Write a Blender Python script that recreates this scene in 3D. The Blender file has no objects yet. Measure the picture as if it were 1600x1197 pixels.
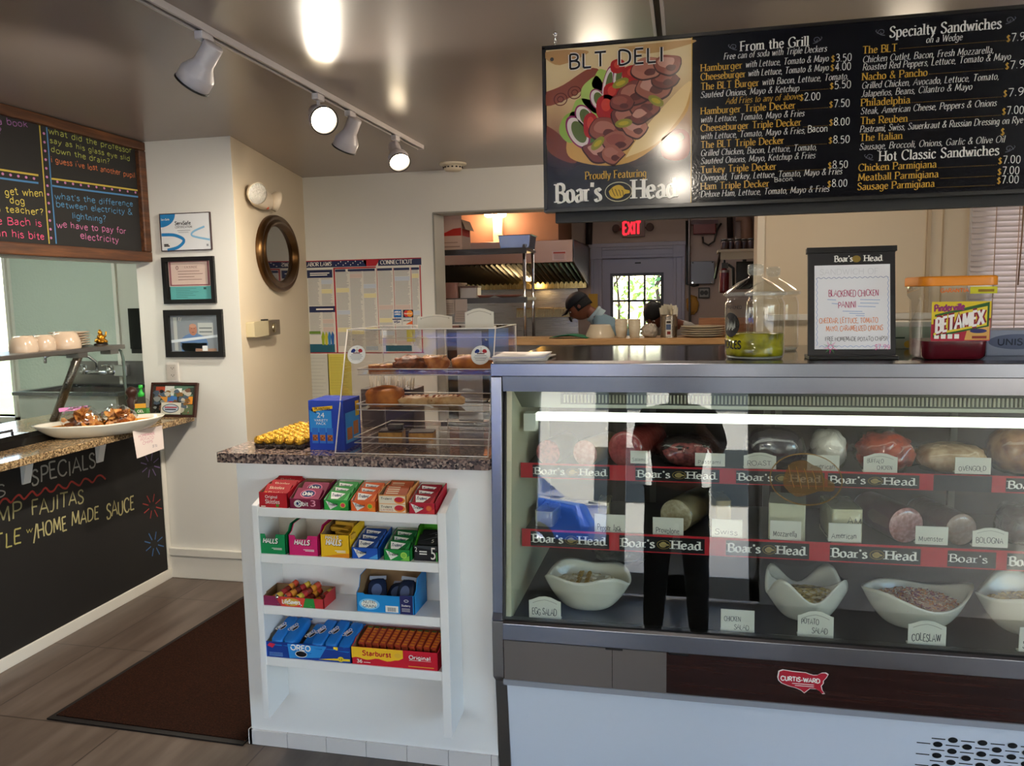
import bpy, math, random
from mathutils import Vector as V, Matrix, noise as mnoise
R_ = math.radians
scn = bpy.context.scene
COL = scn.collection

# ---------------------------------------------------------------- camera
F_PX, YAW, PITCH, ROLL, EYE = 1235.6, R_(-12.45), R_(-6.375), R_(-1.081), 1.5
fw = V((math.sin(YAW)*math.cos(PITCH), math.cos(YAW)*math.cos(PITCH), math.sin(PITCH)))
rt = V((math.cos(YAW), -math.sin(YAW), 0)); up = rt.cross(fw)
rt, up = math.cos(ROLL)*rt+math.sin(ROLL)*up, math.cos(ROLL)*up-math.sin(ROLL)*rt
cam = bpy.data.objects.new('camera', bpy.data.cameras.new('camera')); COL.objects.link(cam)
cam.matrix_world = Matrix(((rt.x, up.x, -fw.x, 0), (rt.y, up.y, -fw.y, 0), (rt.z, up.z, -fw.z, EYE), (0, 0, 0, 1)))
cam.data.sensor_fit = 'HORIZONTAL'; cam.data.sensor_width = 36.0
cam.data.lens = F_PX/1600*36.0
cam.data.clip_start = 0.05; cam.data.clip_end = 200
scn.camera = cam
def ray(x, y): return rt*(x-800)/F_PX+up*(598.5-y)/F_PX+fw
def atY(x, y, Y): d = ray(x, y); return V((0, 0, EYE))+d*(Y/d.y)
def atX(x, y, X): d = ray(x, y); return V((0, 0, EYE))+d*(X/d.x)
def atZ(x, y, Z): d = ray(x, y); return V((0, 0, EYE))+d*((Z-EYE)/d.z)

# ---------------------------------------------------------------- view, sky, sun
scn.view_settings.view_transform = 'Standard'; scn.view_settings.look = 'None'
scn.view_settings.exposure = 0.71; scn.view_settings.gamma = 1.0
scn.view_settings.use_curve_mapping = False
try:
    scn.cycles.use_denoising = True
    scn.cycles.max_bounces = 10; scn.cycles.diffuse_bounces = 5; scn.cycles.glossy_bounces = 5
    scn.cycles.transparent_max_bounces = 40; scn.cycles.transmission_bounces = 8
    scn.cycles.sample_clamp_indirect = 6.0; scn.cycles.caustics_reflective = False; scn.cycles.caustics_refractive = False
except Exception: pass
W = bpy.data.worlds.new('sky'); scn.world = W; W.use_nodes = True
wn = W.node_tree.nodes; wl = W.node_tree.links
sky = wn.new('ShaderNodeTexSky'); sky.sky_type = 'NISHITA'; sky.sun_disc = False
sky.sun_elevation = R_(42); sky.sun_rotation = R_(25); sky.air_density = 1.0; sky.dust_density = 2.0
bg = wn['Background']; bg.inputs['Strength'].default_value = 1.08
hs = wn.new('ShaderNodeHueSaturation'); hs.inputs['Saturation'].default_value = 1.0
wl.new(sky.outputs['Color'], hs.inputs['Color']); wl.new(hs.outputs['Color'], bg.inputs['Color'])
sun = bpy.data.objects.new('sun', bpy.data.lights.new('sun', 'SUN')); COL.objects.link(sun)
sun.data.energy = 7.0; sun.data.angle = R_(1); sun.data.color = (1, .93, .82)
sun.rotation_euler = (R_(-48), 0, R_(-25))      # shines from behind the building towards the street

# ---------------------------------------------------------------- materials
def lin(h):
    if isinstance(h, str):
        h = h.lstrip('#'); c = [int(h[i:i+2], 16)/255 for i in (0, 2, 4)]
    else: c = h
    return tuple(x/12.92 if x <= .04045 else ((x+.055)/1.055)**2.4 for x in c)
_M = {}
def M(c, r=.5, metal=0, spec=.5, e=0, name=None, alpha=1, coat=0, nz=.0, nscale=40, bump=0, trans=0, ior=1.45, sss=0):
    k = (c, r, metal, spec, e, alpha, coat, nz, nscale, bump, trans, ior)
    if k in _M: return _M[k]
    m = bpy.data.materials.new(name or 'paint'); m.use_nodes = True
    n, l = m.node_tree.nodes, m.node_tree.links
    b = n['Principled BSDF']; L = lin(c)
    b.inputs['Base Color'].default_value = (*L, 1); b.inputs['Roughness'].default_value = r
    b.inputs['Metallic'].default_value = metal; b.inputs['Specular IOR Level'].default_value = spec
    b.inputs['Coat Weight'].default_value = coat; b.inputs['Alpha'].default_value = alpha
    b.inputs['Transmission Weight'].default_value = trans; b.inputs['IOR'].default_value = ior
    if e: b.inputs['Emission Color'].default_value = (*L, 1); b.inputs['Emission Strength'].default_value = e
    if nz or bump:
        t = n.new('ShaderNodeTexNoise'); t.inputs['Scale'].default_value = nscale; t.inputs['Detail'].default_value = 4
        tc = n.new('ShaderNodeTexCoord'); l.new(tc.outputs['Object'], t.inputs['Vector'])
        if nz:
            x = n.new('ShaderNodeMix'); x.data_type = 'RGBA'
            x.inputs[6].default_value = (*[min(1, q*(1-nz)) for q in L], 1); x.inputs[7].default_value = (*[min(1, q*(1+nz)) for q in L], 1)
            l.new(t.outputs['Fac'], x.inputs[0]); l.new(x.outputs[2], b.inputs['Base Color'])
        if bump:
            bp = n.new('ShaderNodeBump'); bp.inputs['Strength'].default_value = bump; bp.inputs['Distance'].default_value = .01
            l.new(t.outputs['Fac'], bp.inputs['Height']); l.new(bp.outputs['Normal'], b.inputs['Normal'])
    _M[k] = m; return m
def nodemat(name, r=.5, metal=0, spec=.5):
    m = bpy.data.materials.new(name); m.use_nodes = True
    n, l = m.node_tree.nodes, m.node_tree.links; b = n['Principled BSDF']
    b.inputs['Roughness'].default_value = r; b.inputs['Metallic'].default_value = metal; b.inputs['Specular IOR Level'].default_value = spec
    tc = n.new('ShaderNodeTexCoord')
    return m, n, l, b, tc
def ramp(n, stops):
    r = n.new('ShaderNodeValToRGB'); cr = r.color_ramp
    while len(cr.elements) < len(stops): cr.elements.new(.5)
    for e, (p, c) in zip(cr.elements, stops): e.position = p; e.color = (*lin(c), 1)
    return r
def glass_mat(name, tint=(1, 1, 1), refl=1.0, rough=.0, ior=1.5):
    # thin pane: fresnel reflection over clear transmission
    m = bpy.data.materials.new(name); m.use_nodes = True
    n, l = m.node_tree.nodes, m.node_tree.links; n.remove(n['Principled BSDF'])
    tr = n.new('ShaderNodeBsdfTransparent'); tr.inputs[0].default_value = (*tint, 1)
    gl = n.new('ShaderNodeBsdfGlossy'); gl.inputs['Roughness'].default_value = rough; gl.inputs[0].default_value = (1, 1, 1, 1)
    fr = n.new('ShaderNodeFresnel'); fr.inputs[0].default_value = ior
    ge = n.new('ShaderNodeNewGeometry'); inv = n.new('ShaderNodeMath'); inv.operation = 'SUBTRACT'; inv.inputs[0].default_value = 1
    l.new(ge.outputs['Backfacing'], inv.inputs[1])
    mu = n.new('ShaderNodeMath'); mu.operation = 'MULTIPLY'; l.new(fr.outputs[0], mu.inputs[0]); l.new(inv.outputs[0], mu.inputs[1])
    m2 = n.new('ShaderNodeMath'); m2.operation = 'MULTIPLY'; m2.use_clamp = True; l.new(mu.outputs[0], m2.inputs[0]); m2.inputs[1].default_value = refl
    mx = n.new('ShaderNodeMixShader'); l.new(m2.outputs[0], mx.inputs[0]); l.new(tr.outputs[0], mx.inputs[1]); l.new(gl.outputs[0], mx.inputs[2])
    l.new(mx.outputs[0], n['Material Output'].inputs[0])
    return m

# ---------------------------------------------------------------- mesh builder
def frame(o, x, y=None, z=None):
    """matrix from origin and axes"""
    x = V(x).normalized()
    if z is None: z = x.cross(V(y))
    z = V(z).normalized(); y = z.cross(x).normalized()
    return Matrix(((x.x, y.x, z.x, o[0]), (x.y, y.y, z.y, o[1]), (x.z, y.z, z.z, o[2]), (0, 0, 0, 1)))
def T(x=0, y=0, z=0): return Matrix.Translation((x, y, z))
def RX(a): return Matrix.Rotation(R_(a), 4, 'X')
def RY(a): return Matrix.Rotation(R_(a), 4, 'Y')
def RZ(a): return Matrix.Rotation(R_(a), 4, 'Z')
FRONT = Matrix(((1, 0, 0, 0), (0, 0, -1, 0), (0, 1, 0, 0), (0, 0, 0, 1)))     # local x right, y up, z towards the viewer (-Y)
def face(x, y, z): return T(x, y, z) @ FRONT

class MB:
    def __init__(s, mat=None, xf=None): s.v, s.f, s.fm, s.fs = [], [], [], []; s.mats = []; s.cur = mat; s.X = xf or Matrix(); s.sm = False
    def m(s, mat): s.cur = mat; return s
    def xf(s, X): s.X = X; return s
    def add(s, vs, fs, smooth=None):
        b = len(s.v); X = s.X
        s.v += [X @ V(v) for v in vs]
        if s.cur not in s.mats: s.mats.append(s.cur)
        mi = s.mats.index(s.cur); sm = s.sm if smooth is None else smooth
        for f in fs: s.f.append(tuple(i+b for i in f)); s.fm.append(mi); s.fs.append(sm)
        return s
    def box(s, x0, x1, y0, y1, z0, z1):
        vs = [(x, y, z) for z in (z0, z1) for y in (y0, y1) for x in (x0, x1)]
        return s.add(vs, [(0, 2, 3, 1), (4, 5, 7, 6), (0, 1, 5, 4), (2, 6, 7, 3), (0, 4, 6, 2), (1, 3, 7, 5)], False)
    def cbox(s, cx, cy, cz, w, d, h): return s.box(cx-w/2, cx+w/2, cy-d/2, cy+d/2, cz-h/2, cz+h/2)
    def rbox(s, x0, x1, y0, y1, z0, z1, r=.004, n=3):
        """box with rounded vertical edges"""
        pts = []
        for cx, cy, a in ((x1-r, y1-r, 0), (x0+r, y1-r, 90), (x0+r, y0+r, 180), (x1-r, y0+r, 270)):
            for k in range(n+1): t = R_(a+90*k/n); pts.append((cx+r*math.cos(t), cy+r*math.sin(t)))
        return s.prism(pts, z0, z1)
    def prism(s, pts, z0, z1, smooth=False):
        """polygon (x,y) extruded along z"""
        n = len(pts); vs = [(x, y, z0) for x, y in pts]+[(x, y, z1) for x, y in pts]
        fs = [tuple(range(n-1, -1, -1)), tuple(range(n, 2*n))]
        s.add(vs, fs, False)
        return s.add(vs, [(i, (i+1) % n, (i+1) % n+n, i+n) for i in range(n)], smooth)
    def prismX(s, pts, x0, x1):
        """profile (y,z) extruded along x"""
        n = len(pts); vs = [(x0, y, z) for y, z in pts]+[(x1, y, z) for y, z in pts]
        return s.add(vs, [tuple(range(n-1, -1, -1)), tuple(range(n, 2*n))]+[(i, (i+1) % n, (i+1) % n+n, i+n) for i in range(n)], False)
    def prismY(s, pts, y0, y1):
        """profile (x,z) extruded along y"""
        n = len(pts); vs = [(x, y0, z) for x, z in pts]+[(x, y1, z) for x, z in pts]
        return s.add(vs, [tuple(range(n)), tuple(range(2*n-1, n-1, -1))]+[(i, i+n, (i+1) % n+n, (i+1) % n) for i in range(n)], False)
    def poly(s, pts): return s.add(pts, [tuple(range(len(pts)))], False)
    def grid(s, fn, nu, nv, cu=False, cv=False, smooth=True):
        vs = [fn(i/(nu if cu else nu-1), j/(nv if cv else nv-1)) for j in range(nv) for i in range(nu)]
        fs = []
        for j in range(nv if cv else nv-1):
            for i in range(nu if cu else nu-1):
                a, b = i, (i+1) % nu; c, d = j*nu, ((j+1) % nv)*nu
                fs.append((a+c, b+c, b+d, a+d))
        return s.add(vs, fs, smooth)
    def lathe(s, prof, n=24, smooth=True, cap=True):
        """(r,z) profile about local z; drawn bottom outside -> top"""
        s.grid(lambda u, w: None, 1, 1) if False else None
        vs, fs, rings = [], [], []
        for r, z in prof:
            if r < 1e-6: rings.append([len(vs)]); vs.append((0, 0, z))
            else:
                rings.append(list(range(len(vs), len(vs)+n)))
                vs += [(r*math.cos(2*math.pi*k/n), r*math.sin(2*math.pi*k/n), z) for k in range(n)]
        for a, b in zip(rings, rings[1:]):
            for k in range(n):
                k2 = (k+1) % n
                if len(a) == 1 and len(b) == 1: continue
                if len(a) == 1: fs.append((a[0], b[k2], b[k]))
                elif len(b) == 1: fs.append((a[k], a[k2], b[0]))
                else: fs.append((a[k], a[k2], b[k2], b[k]))
        if cap:
            if len(rings[0]) > 1: fs.append(tuple(reversed(rings[0])))
            if len(rings[-1]) > 1: fs.append(tuple(rings[-1]))
        return s.add(vs, fs, smooth)
    def cyl(s, a, b, r, n=12, r2=None, smooth=True):
        a, b = V(a), V(b); d = b-a; X0 = s.X
        z = d.normalized(); x = z.orthogonal().normalized()
        s.X = X0 @ frame(a, x, z=z); s.lathe([(r, 0), (r if r2 is None else r2, d.length)], n, smooth); s.X = X0
        return s
    def tube(s, pts, r, n=8, closed=False, caps=True):
        pts = [V(p) for p in pts]; N = len(pts)
        rr = r if isinstance(r, (list, tuple)) else [r]*N
        t0 = (pts[1]-pts[0]).normalized(); nx = t0.orthogonal().normalized(); vs = []; fs = []
        for i in range(N):
            if closed: t = (pts[(i+1) % N]-pts[i-1])
            else: t = pts[min(i+1, N-1)]-pts[max(i-1, 0)]
            t.normalize(); nx = (nx-t*nx.dot(t)).normalized(); ny = t.cross(nx)
            vs += [tuple(pts[i]+(nx*math.cos(2*math.pi*k/n)+ny*math.sin(2*math.pi*k/n))*rr[i]) for k in range(n)]
        for i in range(N if closed else N-1):
            a, b = i*n, ((i+1) % N)*n
            for k in range(n): k2 = (k+1) % n; fs.append((a+k, a+k2, b+k2, b+k))
        if caps and not closed: fs += [tuple(range(n-1, -1, -1)), tuple(range((N-1)*n, N*n))]
        return s.add(vs, fs, True)
    def blob(s, c, rad, amp=0, fr=8, seed=0, nu=20, nv=12, flat=None, pw=1.0):
        """rounded lump with noise; flat = lowest local z kept"""
        c = V(c); rad = V(rad); sd = V((seed*7.3, seed*3.1, seed*1.7))
        sg = lambda q: math.copysign(abs(q)**pw, q)
        vs, fs = [], []
        for j in range(nv+1):
            ph = math.pi*(j/nv-.5)
            for i in range(nu):
                th = 2*math.pi*i/nu
                d = V((sg(math.cos(ph))*sg(math.cos(th)), sg(math.cos(ph))*sg(math.sin(th)), sg(math.sin(ph))))
                k = 1+amp*mnoise.noise(d*fr*.25+sd)+(amp*.5*mnoise.noise(d*fr+sd) if amp else 0)
                p = V((d.x*rad.x*k, d.y*rad.y*k, d.z*rad.z*k))
                if flat is not None: p.z = max(p.z, flat)
                vs.append(tuple(c+p))
        for j in range(nv):
            for i in range(nu): i2 = (i+1) % nu; fs.append((j*nu+i, j*nu+i2, (j+1)*nu+i2, (j+1)*nu+i))
        return s.add(vs, fs, True)
    def disc(s, cx, cy, rx, ry=None, z=0, n=28):
        ry = ry or rx
        return s.poly([(cx+rx*math.cos(2*math.pi*k/n), cy+ry*math.sin(2*math.pi*k/n), z) for k in range(n)])
    def ring(s, cx, cy, rx, ry, w, z=0, n=36):
        o = [(cx+rx*math.cos(2*math.pi*k/n), cy+ry*math.sin(2*math.pi*k/n), z) for k in range(n)]
        i = [(cx+(rx-w)*math.cos(2*math.pi*k/n), cy+(ry-w)*math.sin(2*math.pi*k/n), z) for k in range(n)]
        return s.add(o+i, [(k, (k+1) % n, (k+1) % n+n, k+n) for k in range(n)], False)
    def rect(s, x0, y0, x1, y1, z=0): return s.poly([(x0, y0, z), (x1, y0, z), (x1, y1, z), (x0, y1, z)])
    def build(s, name, parent=None, bevel=0, sub=0, weld=False, solid=0, origin=None):
        me = bpy.data.meshes.new(name)
        off = V((0, 0, 0))
        p = parent
        while p is not None: off += p.location; p = p.parent
        o = bpy.data.objects.new(name, me)
        if origin is not None: o.location = V(origin)-off; off = V(origin)
        elif parent is None and s.v:
            xs = [v.x for v in s.v]; ys = [v.y for v in s.v]; zs = [v.z for v in s.v]
            off = V(((min(xs)+max(xs))/2, (min(ys)+max(ys))/2, min(zs))); o.location = off
        me.from_pydata([tuple(v-off) for v in s.v], [], s.f); me.update()
        for m in s.mats: me.materials.append(m)
        me.polygons.foreach_set('material_index', s.fm); me.polygons.foreach_set('use_smooth', s.fs)
        COL.objects.link(o)
        if parent is not None: o.parent = parent
        if weld: md = o.modifiers.new('weld', 'WELD'); md.merge_threshold = 1e-4
        if solid: md = o.modifiers.new('solid', 'SOLIDIFY'); md.thickness = solid; md.offset = -1
        if bevel:
            md = o.modifiers.new('bevel', 'BEVEL'); md.width = bevel; md.segments = 2; md.limit_method = 'ANGLE'; md.angle_limit = R_(40)
        if sub: md = o.modifiers.new('sub', 'SUBSURF'); md.levels = sub; md.render_levels = sub
        return o

USED_LABELS = {}
def tag(o, label, cat, group=None):
    o['label'] = label; o['category'] = cat
    if group: o['group'] = group
    return o
def thing(name, label, cat, loc=(0, 0, 0), group=None):
    o = bpy.data.objects.new(name, None); COL.objects.link(o); o.location = loc; o.empty_display_size = .05
    return tag(o, label, cat, group)
def struct(name, mb, **k):
    o = mb.build(name, **k) if isinstance(mb, MB) else mb
    o['kind'] = 'structure'; return o
def stuff(o): o['kind'] = 'stuff'; return o
def dup(root, loc=None, label=None, group=None, rot=None):
    r = root.copy(); COL.objects.link(r)
    if loc is not None: r.location = loc
    if rot is not None: r.rotation_euler = rot
    if label: r['label'] = label
    if group: r['group'] = group
    for ch in list(root.children):
        c = ch.copy(); COL.objects.link(c); c.parent = r
        for g in list(ch.children): d = g.copy(); COL.objects.link(d); d.parent = c
    return r
def lamp(name, kind, loc, energy, color=(1, 1, 1), size=.05, parent=None, aim=None, **k):
    L = bpy.data.lights.new(name, kind); L.energy = energy; L.color = color
    if kind == 'AREA': L.size = size
    else: L.shadow_soft_size = size
    for a, b in k.items(): setattr(L, a, b)
    o = bpy.data.objects.new(name, L); COL.objects.link(o); o.location = loc
    if aim is not None: o.rotation_euler = (V(aim)-V(loc)).to_track_quat('-Z', 'Y').to_euler()
    if parent is not None: o.parent = parent; o.location = V(loc)-parent.location
    return o
# ---------------------------------------------------------------- stroke lettering
_G = {}
for line in '''A 8|0,0 4,10 8,0;1.5,3.5 6.5,3.5
B 6.6|.6,0 .6,10;~.6,10 3.5,10 5.5,8.9 5.5,6.6 3.6,5.4 .6,5.3;~.6,5.3 4,5.2 6.3,3.9 6.3,1.3 4,0 .6,0
C 8|~7.6,8 6.5,9.5 4.3,10 1.6,8.8 .3,5.5 .9,2.3 3,.2 5.4,0 7.7,1.8
D 8|.6,0 .6,10;~.6,10 3.5,10 6.8,8.3 7.6,5 6.8,1.7 3.5,0 .6,0
E 6|.6,0 .6,10;.6,10 5.8,10;.6,5.2 4.8,5.2;.6,0 6,0
F 5.6|.6,0 .6,10;.6,10 5.6,10;.6,5.2 4.6,5.2
G 8.4|~7.6,8 6.5,9.5 4.3,10 1.6,8.8 .3,5.5 .9,2.3 3,.2 5.4,0 7.6,1.2;7.6,.8 7.6,4.5;7.6,4.5 5.2,4.5
H 8|.6,0 .6,10;7.2,0 7.2,10;.6,5.2 7.2,5.2
I 2.4|1.2,0 1.2,10
J 4.6|~3.6,10 3.6,6 3.6,2 2.4,.2 .4,.4
K 7.4|.6,0 .6,10;6.4,10 .6,4.2;2.4,5.8 7.2,0
L 5.8|.6,10 .6,0;.6,0 5.6,0
M 10|.6,0 1.4,10;1.4,10 5,1.5;5,1.5 8.4,10;8.4,10 9.2,0
N 8.4|.8,0 .8,10;.8,10 7.4,0;7.4,0 7.4,10
O 9|~4.4,10 1.6,8.9 .3,5 1.6,1.1 4.4,0 7.2,1.1 8.5,5 7.2,8.9 4.4,10
P 6.4|.6,0 .6,10;~.6,10 3.8,10 6,8.8 6,6 3.8,4.7 .6,4.7
Q 9|~4.4,10 1.6,8.9 .3,5 1.6,1.1 4.4,0 7.2,1.1 8.5,5 7.2,8.9 4.4,10;5,2.5 8.4,-1
R 7|.6,0 .6,10;~.6,10 3.8,10 6,8.8 6,6 3.8,4.9 .6,4.9;3,4.9 7,0
S 6|~5.4,8.3 4.4,9.7 2.6,10 .9,8.9 .8,7 2.6,5.6 4.6,4.4 5.6,2.6 4.6,.6 2.7,0 .9,.4 .3,2
T 7.6|3.7,0 3.7,10;0,10 7.4,10
U 8|~.7,10 .7,4 1.4,1.2 3.8,0 6.2,1.2 7,4 7,10
V 7.8|0,10 3.9,0;3.9,0 7.6,10
W 11|0,10 2.9,0;2.9,0 5.5,9;5.5,9 8,0;8,0 10.8,10
X 7.6|.2,10 7.2,0;7,10 .2,0
Y 7.4|0,10 3.7,5;7.2,10 3.7,5;3.7,5 3.7,0
Z 6.8|.4,10 6.4,10;6.4,10 .2,0;.2,0 6.6,0
a 5.4|~.8,5.5 2.2,6.5 4,6 4.4,4.5;4.4,4.8 4.4,0;~4.4,3.9 2,3.5 .5,2 1,.4 2.6,0 4.4,1.4
b 5.8|.7,10 .7,0;~.7,5 2.2,6.4 4.2,6.2 5.4,3.4 4.4,.6 2.4,0 .7,1.2
c 5|~4.7,5.2 3.4,6.4 1.6,6 .4,3.3 1.4,.5 3.2,0 4.8,1.2
d 5.8|4.8,10 4.8,0;~4.8,5 3.4,6.4 1.5,6.2 .3,3.2 1.4,.4 3.2,0 4.8,1.4
e 5.2|.5,3.7 4.8,3.7;~4.8,3.7 4.4,5.6 2.8,6.5 1.1,5.8 .4,3.3 1.4,.6 3.2,0 4.9,1.2
f 3.6|~3.9,9.4 2.8,10 1.7,8.8 1.6,7;1.6,7.5 1.6,0;0,6.3 3.4,6.3
g 5.6|~4.8,6.2 4.8,2 4.8,-1.4 3.4,-3 1.2,-2.8 .5,-1.8;~4.8,5 3.4,6.4 1.5,6.2 .3,3.4 1.4,.7 3.2,.3 4.8,1.6
h 5.8|.7,10 .7,0;~.7,4.6 2.4,6.3 4.2,6.2 4.9,4.6 4.9,3;4.9,3.6 4.9,0
i 2|1,6.5 1,0;1,9.2 1,8.3
j 2.4|~1.4,6.5 1.4,2 1.4,-1.6 .6,-2.8 -.6,-2.6;1.4,9.2 1.4,8.3
k 5.4|.7,10 .7,0;4.6,6.4 .7,2.8;2,4 5.2,0
l 2|1,10 1,0
m 9|.7,6.5 .7,0;~.7,4.6 2.2,6.3 3.8,6.2 4.4,4.4 4.4,3;4.4,4 4.4,0;~4.4,4.6 5.9,6.3 7.5,6.2 8.1,4.4 8.1,3;8.1,4 8.1,0
n 5.8|.7,6.5 .7,0;~.7,4.6 2.4,6.3 4.2,6.2 4.9,4.6 4.9,3;4.9,3.6 4.9,0
o 5.8|~2.8,6.5 .9,5.6 .3,3.2 .9,.9 2.8,0 4.7,.9 5.3,3.2 4.7,5.6 2.8,6.5
p 5.8|.7,6.5 .7,-3;~.7,5 2.2,6.4 4.2,6.2 5.4,3.4 4.4,.6 2.4,0 .7,1.2
q 5.8|4.8,6.5 4.8,-3;~4.8,5 3.4,6.4 1.5,6.2 .3,3.2 1.4,.4 3.2,0 4.8,1.4
r 4|.7,6.5 .7,0;~.7,4.4 2,6 3.8,6.3
s 4.4|~4,5.3 2.6,6.5 1,6.1 .7,4.7 2.2,3.6 3.8,2.4 3.9,.8 2.4,0 .9,.2 .3,1.2
t 3.8|~1.7,8.6 1.7,4 1.8,1 2.7,0 3.7,.6;0,6.3 3.4,6.3
u 5.8|~.7,6.5 .7,2.4 1.6,.2 3.2,.1 4.8,1.8;4.8,6.5 4.8,0
v 5.4|.1,6.5 2.7,0;2.7,0 5.2,6.5
w 8|.1,6.5 2.1,0;2.1,0 4,6;4,6 5.8,0;5.8,0 7.8,6.5
x 5.4|.2,6.5 5,0;4.8,6.5 .2,0
y 5.4|.1,6.5 2.8,0;~5.2,6.5 2.8,0 1.6,-2.4 .2,-3
z 5|.4,6.3 4.6,6.3;4.6,6.3 .2,0;.2,0 4.8,0
0 6.4|~3,10 1,8.6 .4,5 1,1.4 3,0 5,1.4 5.6,5 5,8.6 3,10
1 4|1,8.4 2.4,10;2.4,10 2.4,0
2 6|~.5,7.6 1.2,9.5 3,10 4.9,8.8 4.8,6.6 2.6,3 .3,0;.3,0 5.6,0
3 6|~.6,8.8 2.4,10 4.6,9 4.6,6.6 2.2,5.3;~2.2,5.3 5,4.4 5.2,1.6 3,0 .4,.9
4 6.4|4.2,0 4.2,10;4.2,10 .2,3;.2,3 6,3
5 6|4.9,10 1.2,10;1.2,10 .9,5.6;~.9,5.6 3,6.3 5.2,4.8 5.2,2 3.4,0 .4,.6
6 6|~4.6,9.8 2.4,8.4 .7,5 .7,2 2.6,0 4.8,1 5.2,3.6 3.2,5.6 .8,4
7 6|.3,10 5.6,10;5.6,10 2,0
8 6|~3,5.4 1,6.8 1,9 3,10 5,9 5,6.8 3,5.4 .6,3.6 .6,1.2 3,0 5.4,1.2 5.4,3.6 3,5.4
9 6|~5.2,6.2 3,4.4 .8,6 .9,9 3,10 5,9 5.3,6 4.4,2.4 1.6,0
. 2|.8,.9 .8,0
, 2|1,.8 .4,-1.4
' 1.6|.8,10 .6,7.6
! 2|1,10 1,2.6;1,.8 1,0
? 5|~.6,8.6 2.4,10 4.4,8.6 3.4,6 2.2,4.4 2.2,2.8;2.2,.8 2.2,0
& 8|~7.4,0 2.2,7.2 2.4,9.4 4,10 5,8.4 3.6,6.4 .9,4 .6,1.4 2.8,0 5.4,1.4 7,4.4
$ 6|~5.4,8.3 4.4,9.7 2.6,10 .9,8.9 .8,7 2.6,5.6 4.6,4.4 5.6,2.6 4.6,.6 2.7,0 .9,.4 .3,2;3,11.2 3,-1.2
/ 5|4.6,11 .4,-1
- 4|.5,3.6 3.5,3.6
\u00e9 5.2|.5,3.7 4.8,3.7;~4.8,3.7 4.4,5.6 2.8,6.5 1.1,5.8 .4,3.3 1.4,.6 3.2,0 4.9,1.2;2.4,7.6 3.8,9.4
\u00f1 5.8|.7,6.5 .7,0;~.7,4.6 2.4,6.3 4.2,6.2 4.9,4.6 4.9,3;4.9,3.6 4.9,0;~1.2,8 2.2,8.8 3.4,8 4.6,8.8'''.split('\n'):
    ch, rest = line[0], line[2:]
    if line.startswith('\\u'): ch, rest = chr(int(line[2:6], 16)), line[7:]
    w, st = rest.split('|')
    S = []
    for q in st.split(';'):
        sm = q[0] == '~'
        S.append((sm, [tuple(float(c) for c in p.split(',')) for p in q.lstrip('~').split()]))
    _G[ch] = (float(w), S)
def crom(P, k=4, closed=False):
    out = []; n = len(P)
    for i in range(n-1):
        p0, p1, p2, p3 = P[max(i-1, 0)], P[i], P[i+1], P[min(i+2, n-1)]
        for j in range(k):
            t = j/k
            out.append(tuple(.5*((2*b)+(-a+c)*t+(2*a-5*b+4*c-d)*t*t+(-a+3*b-3*c+d)*t**3) for a, b, c, d in zip(p0, p1, p2, p3)))
    out.append(tuple(P[-1])); return out
def ribbon(mb, P, wd, z):
    """flat stroke of width wd(dx,dy) along 2-d points"""
    L, Rr = [], []; n = len(P)
    for i in range(n):
        a, b = P[max(i-1, 0)], P[min(i+1, n-1)]
        dx, dy = b[0]-a[0], b[1]-a[1]; q = math.hypot(dx, dy) or 1; dx /= q; dy /= q
        h = wd(dx, dy)/2
        L.append((P[i][0]-dy*h, P[i][1]+dx*h, z)); Rr.append((P[i][0]+dy*h, P[i][1]-dx*h, z))
    mb.add(L+Rr, [(i+n, i+1+n, i+1, i) for i in range(n-1)], False)
def text_width(s, size, gap=1.3, sx=1.0):
    return sum(((_G[c][0] if c in _G else 3.4)+gap) for c in s)*size/10*sx
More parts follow.
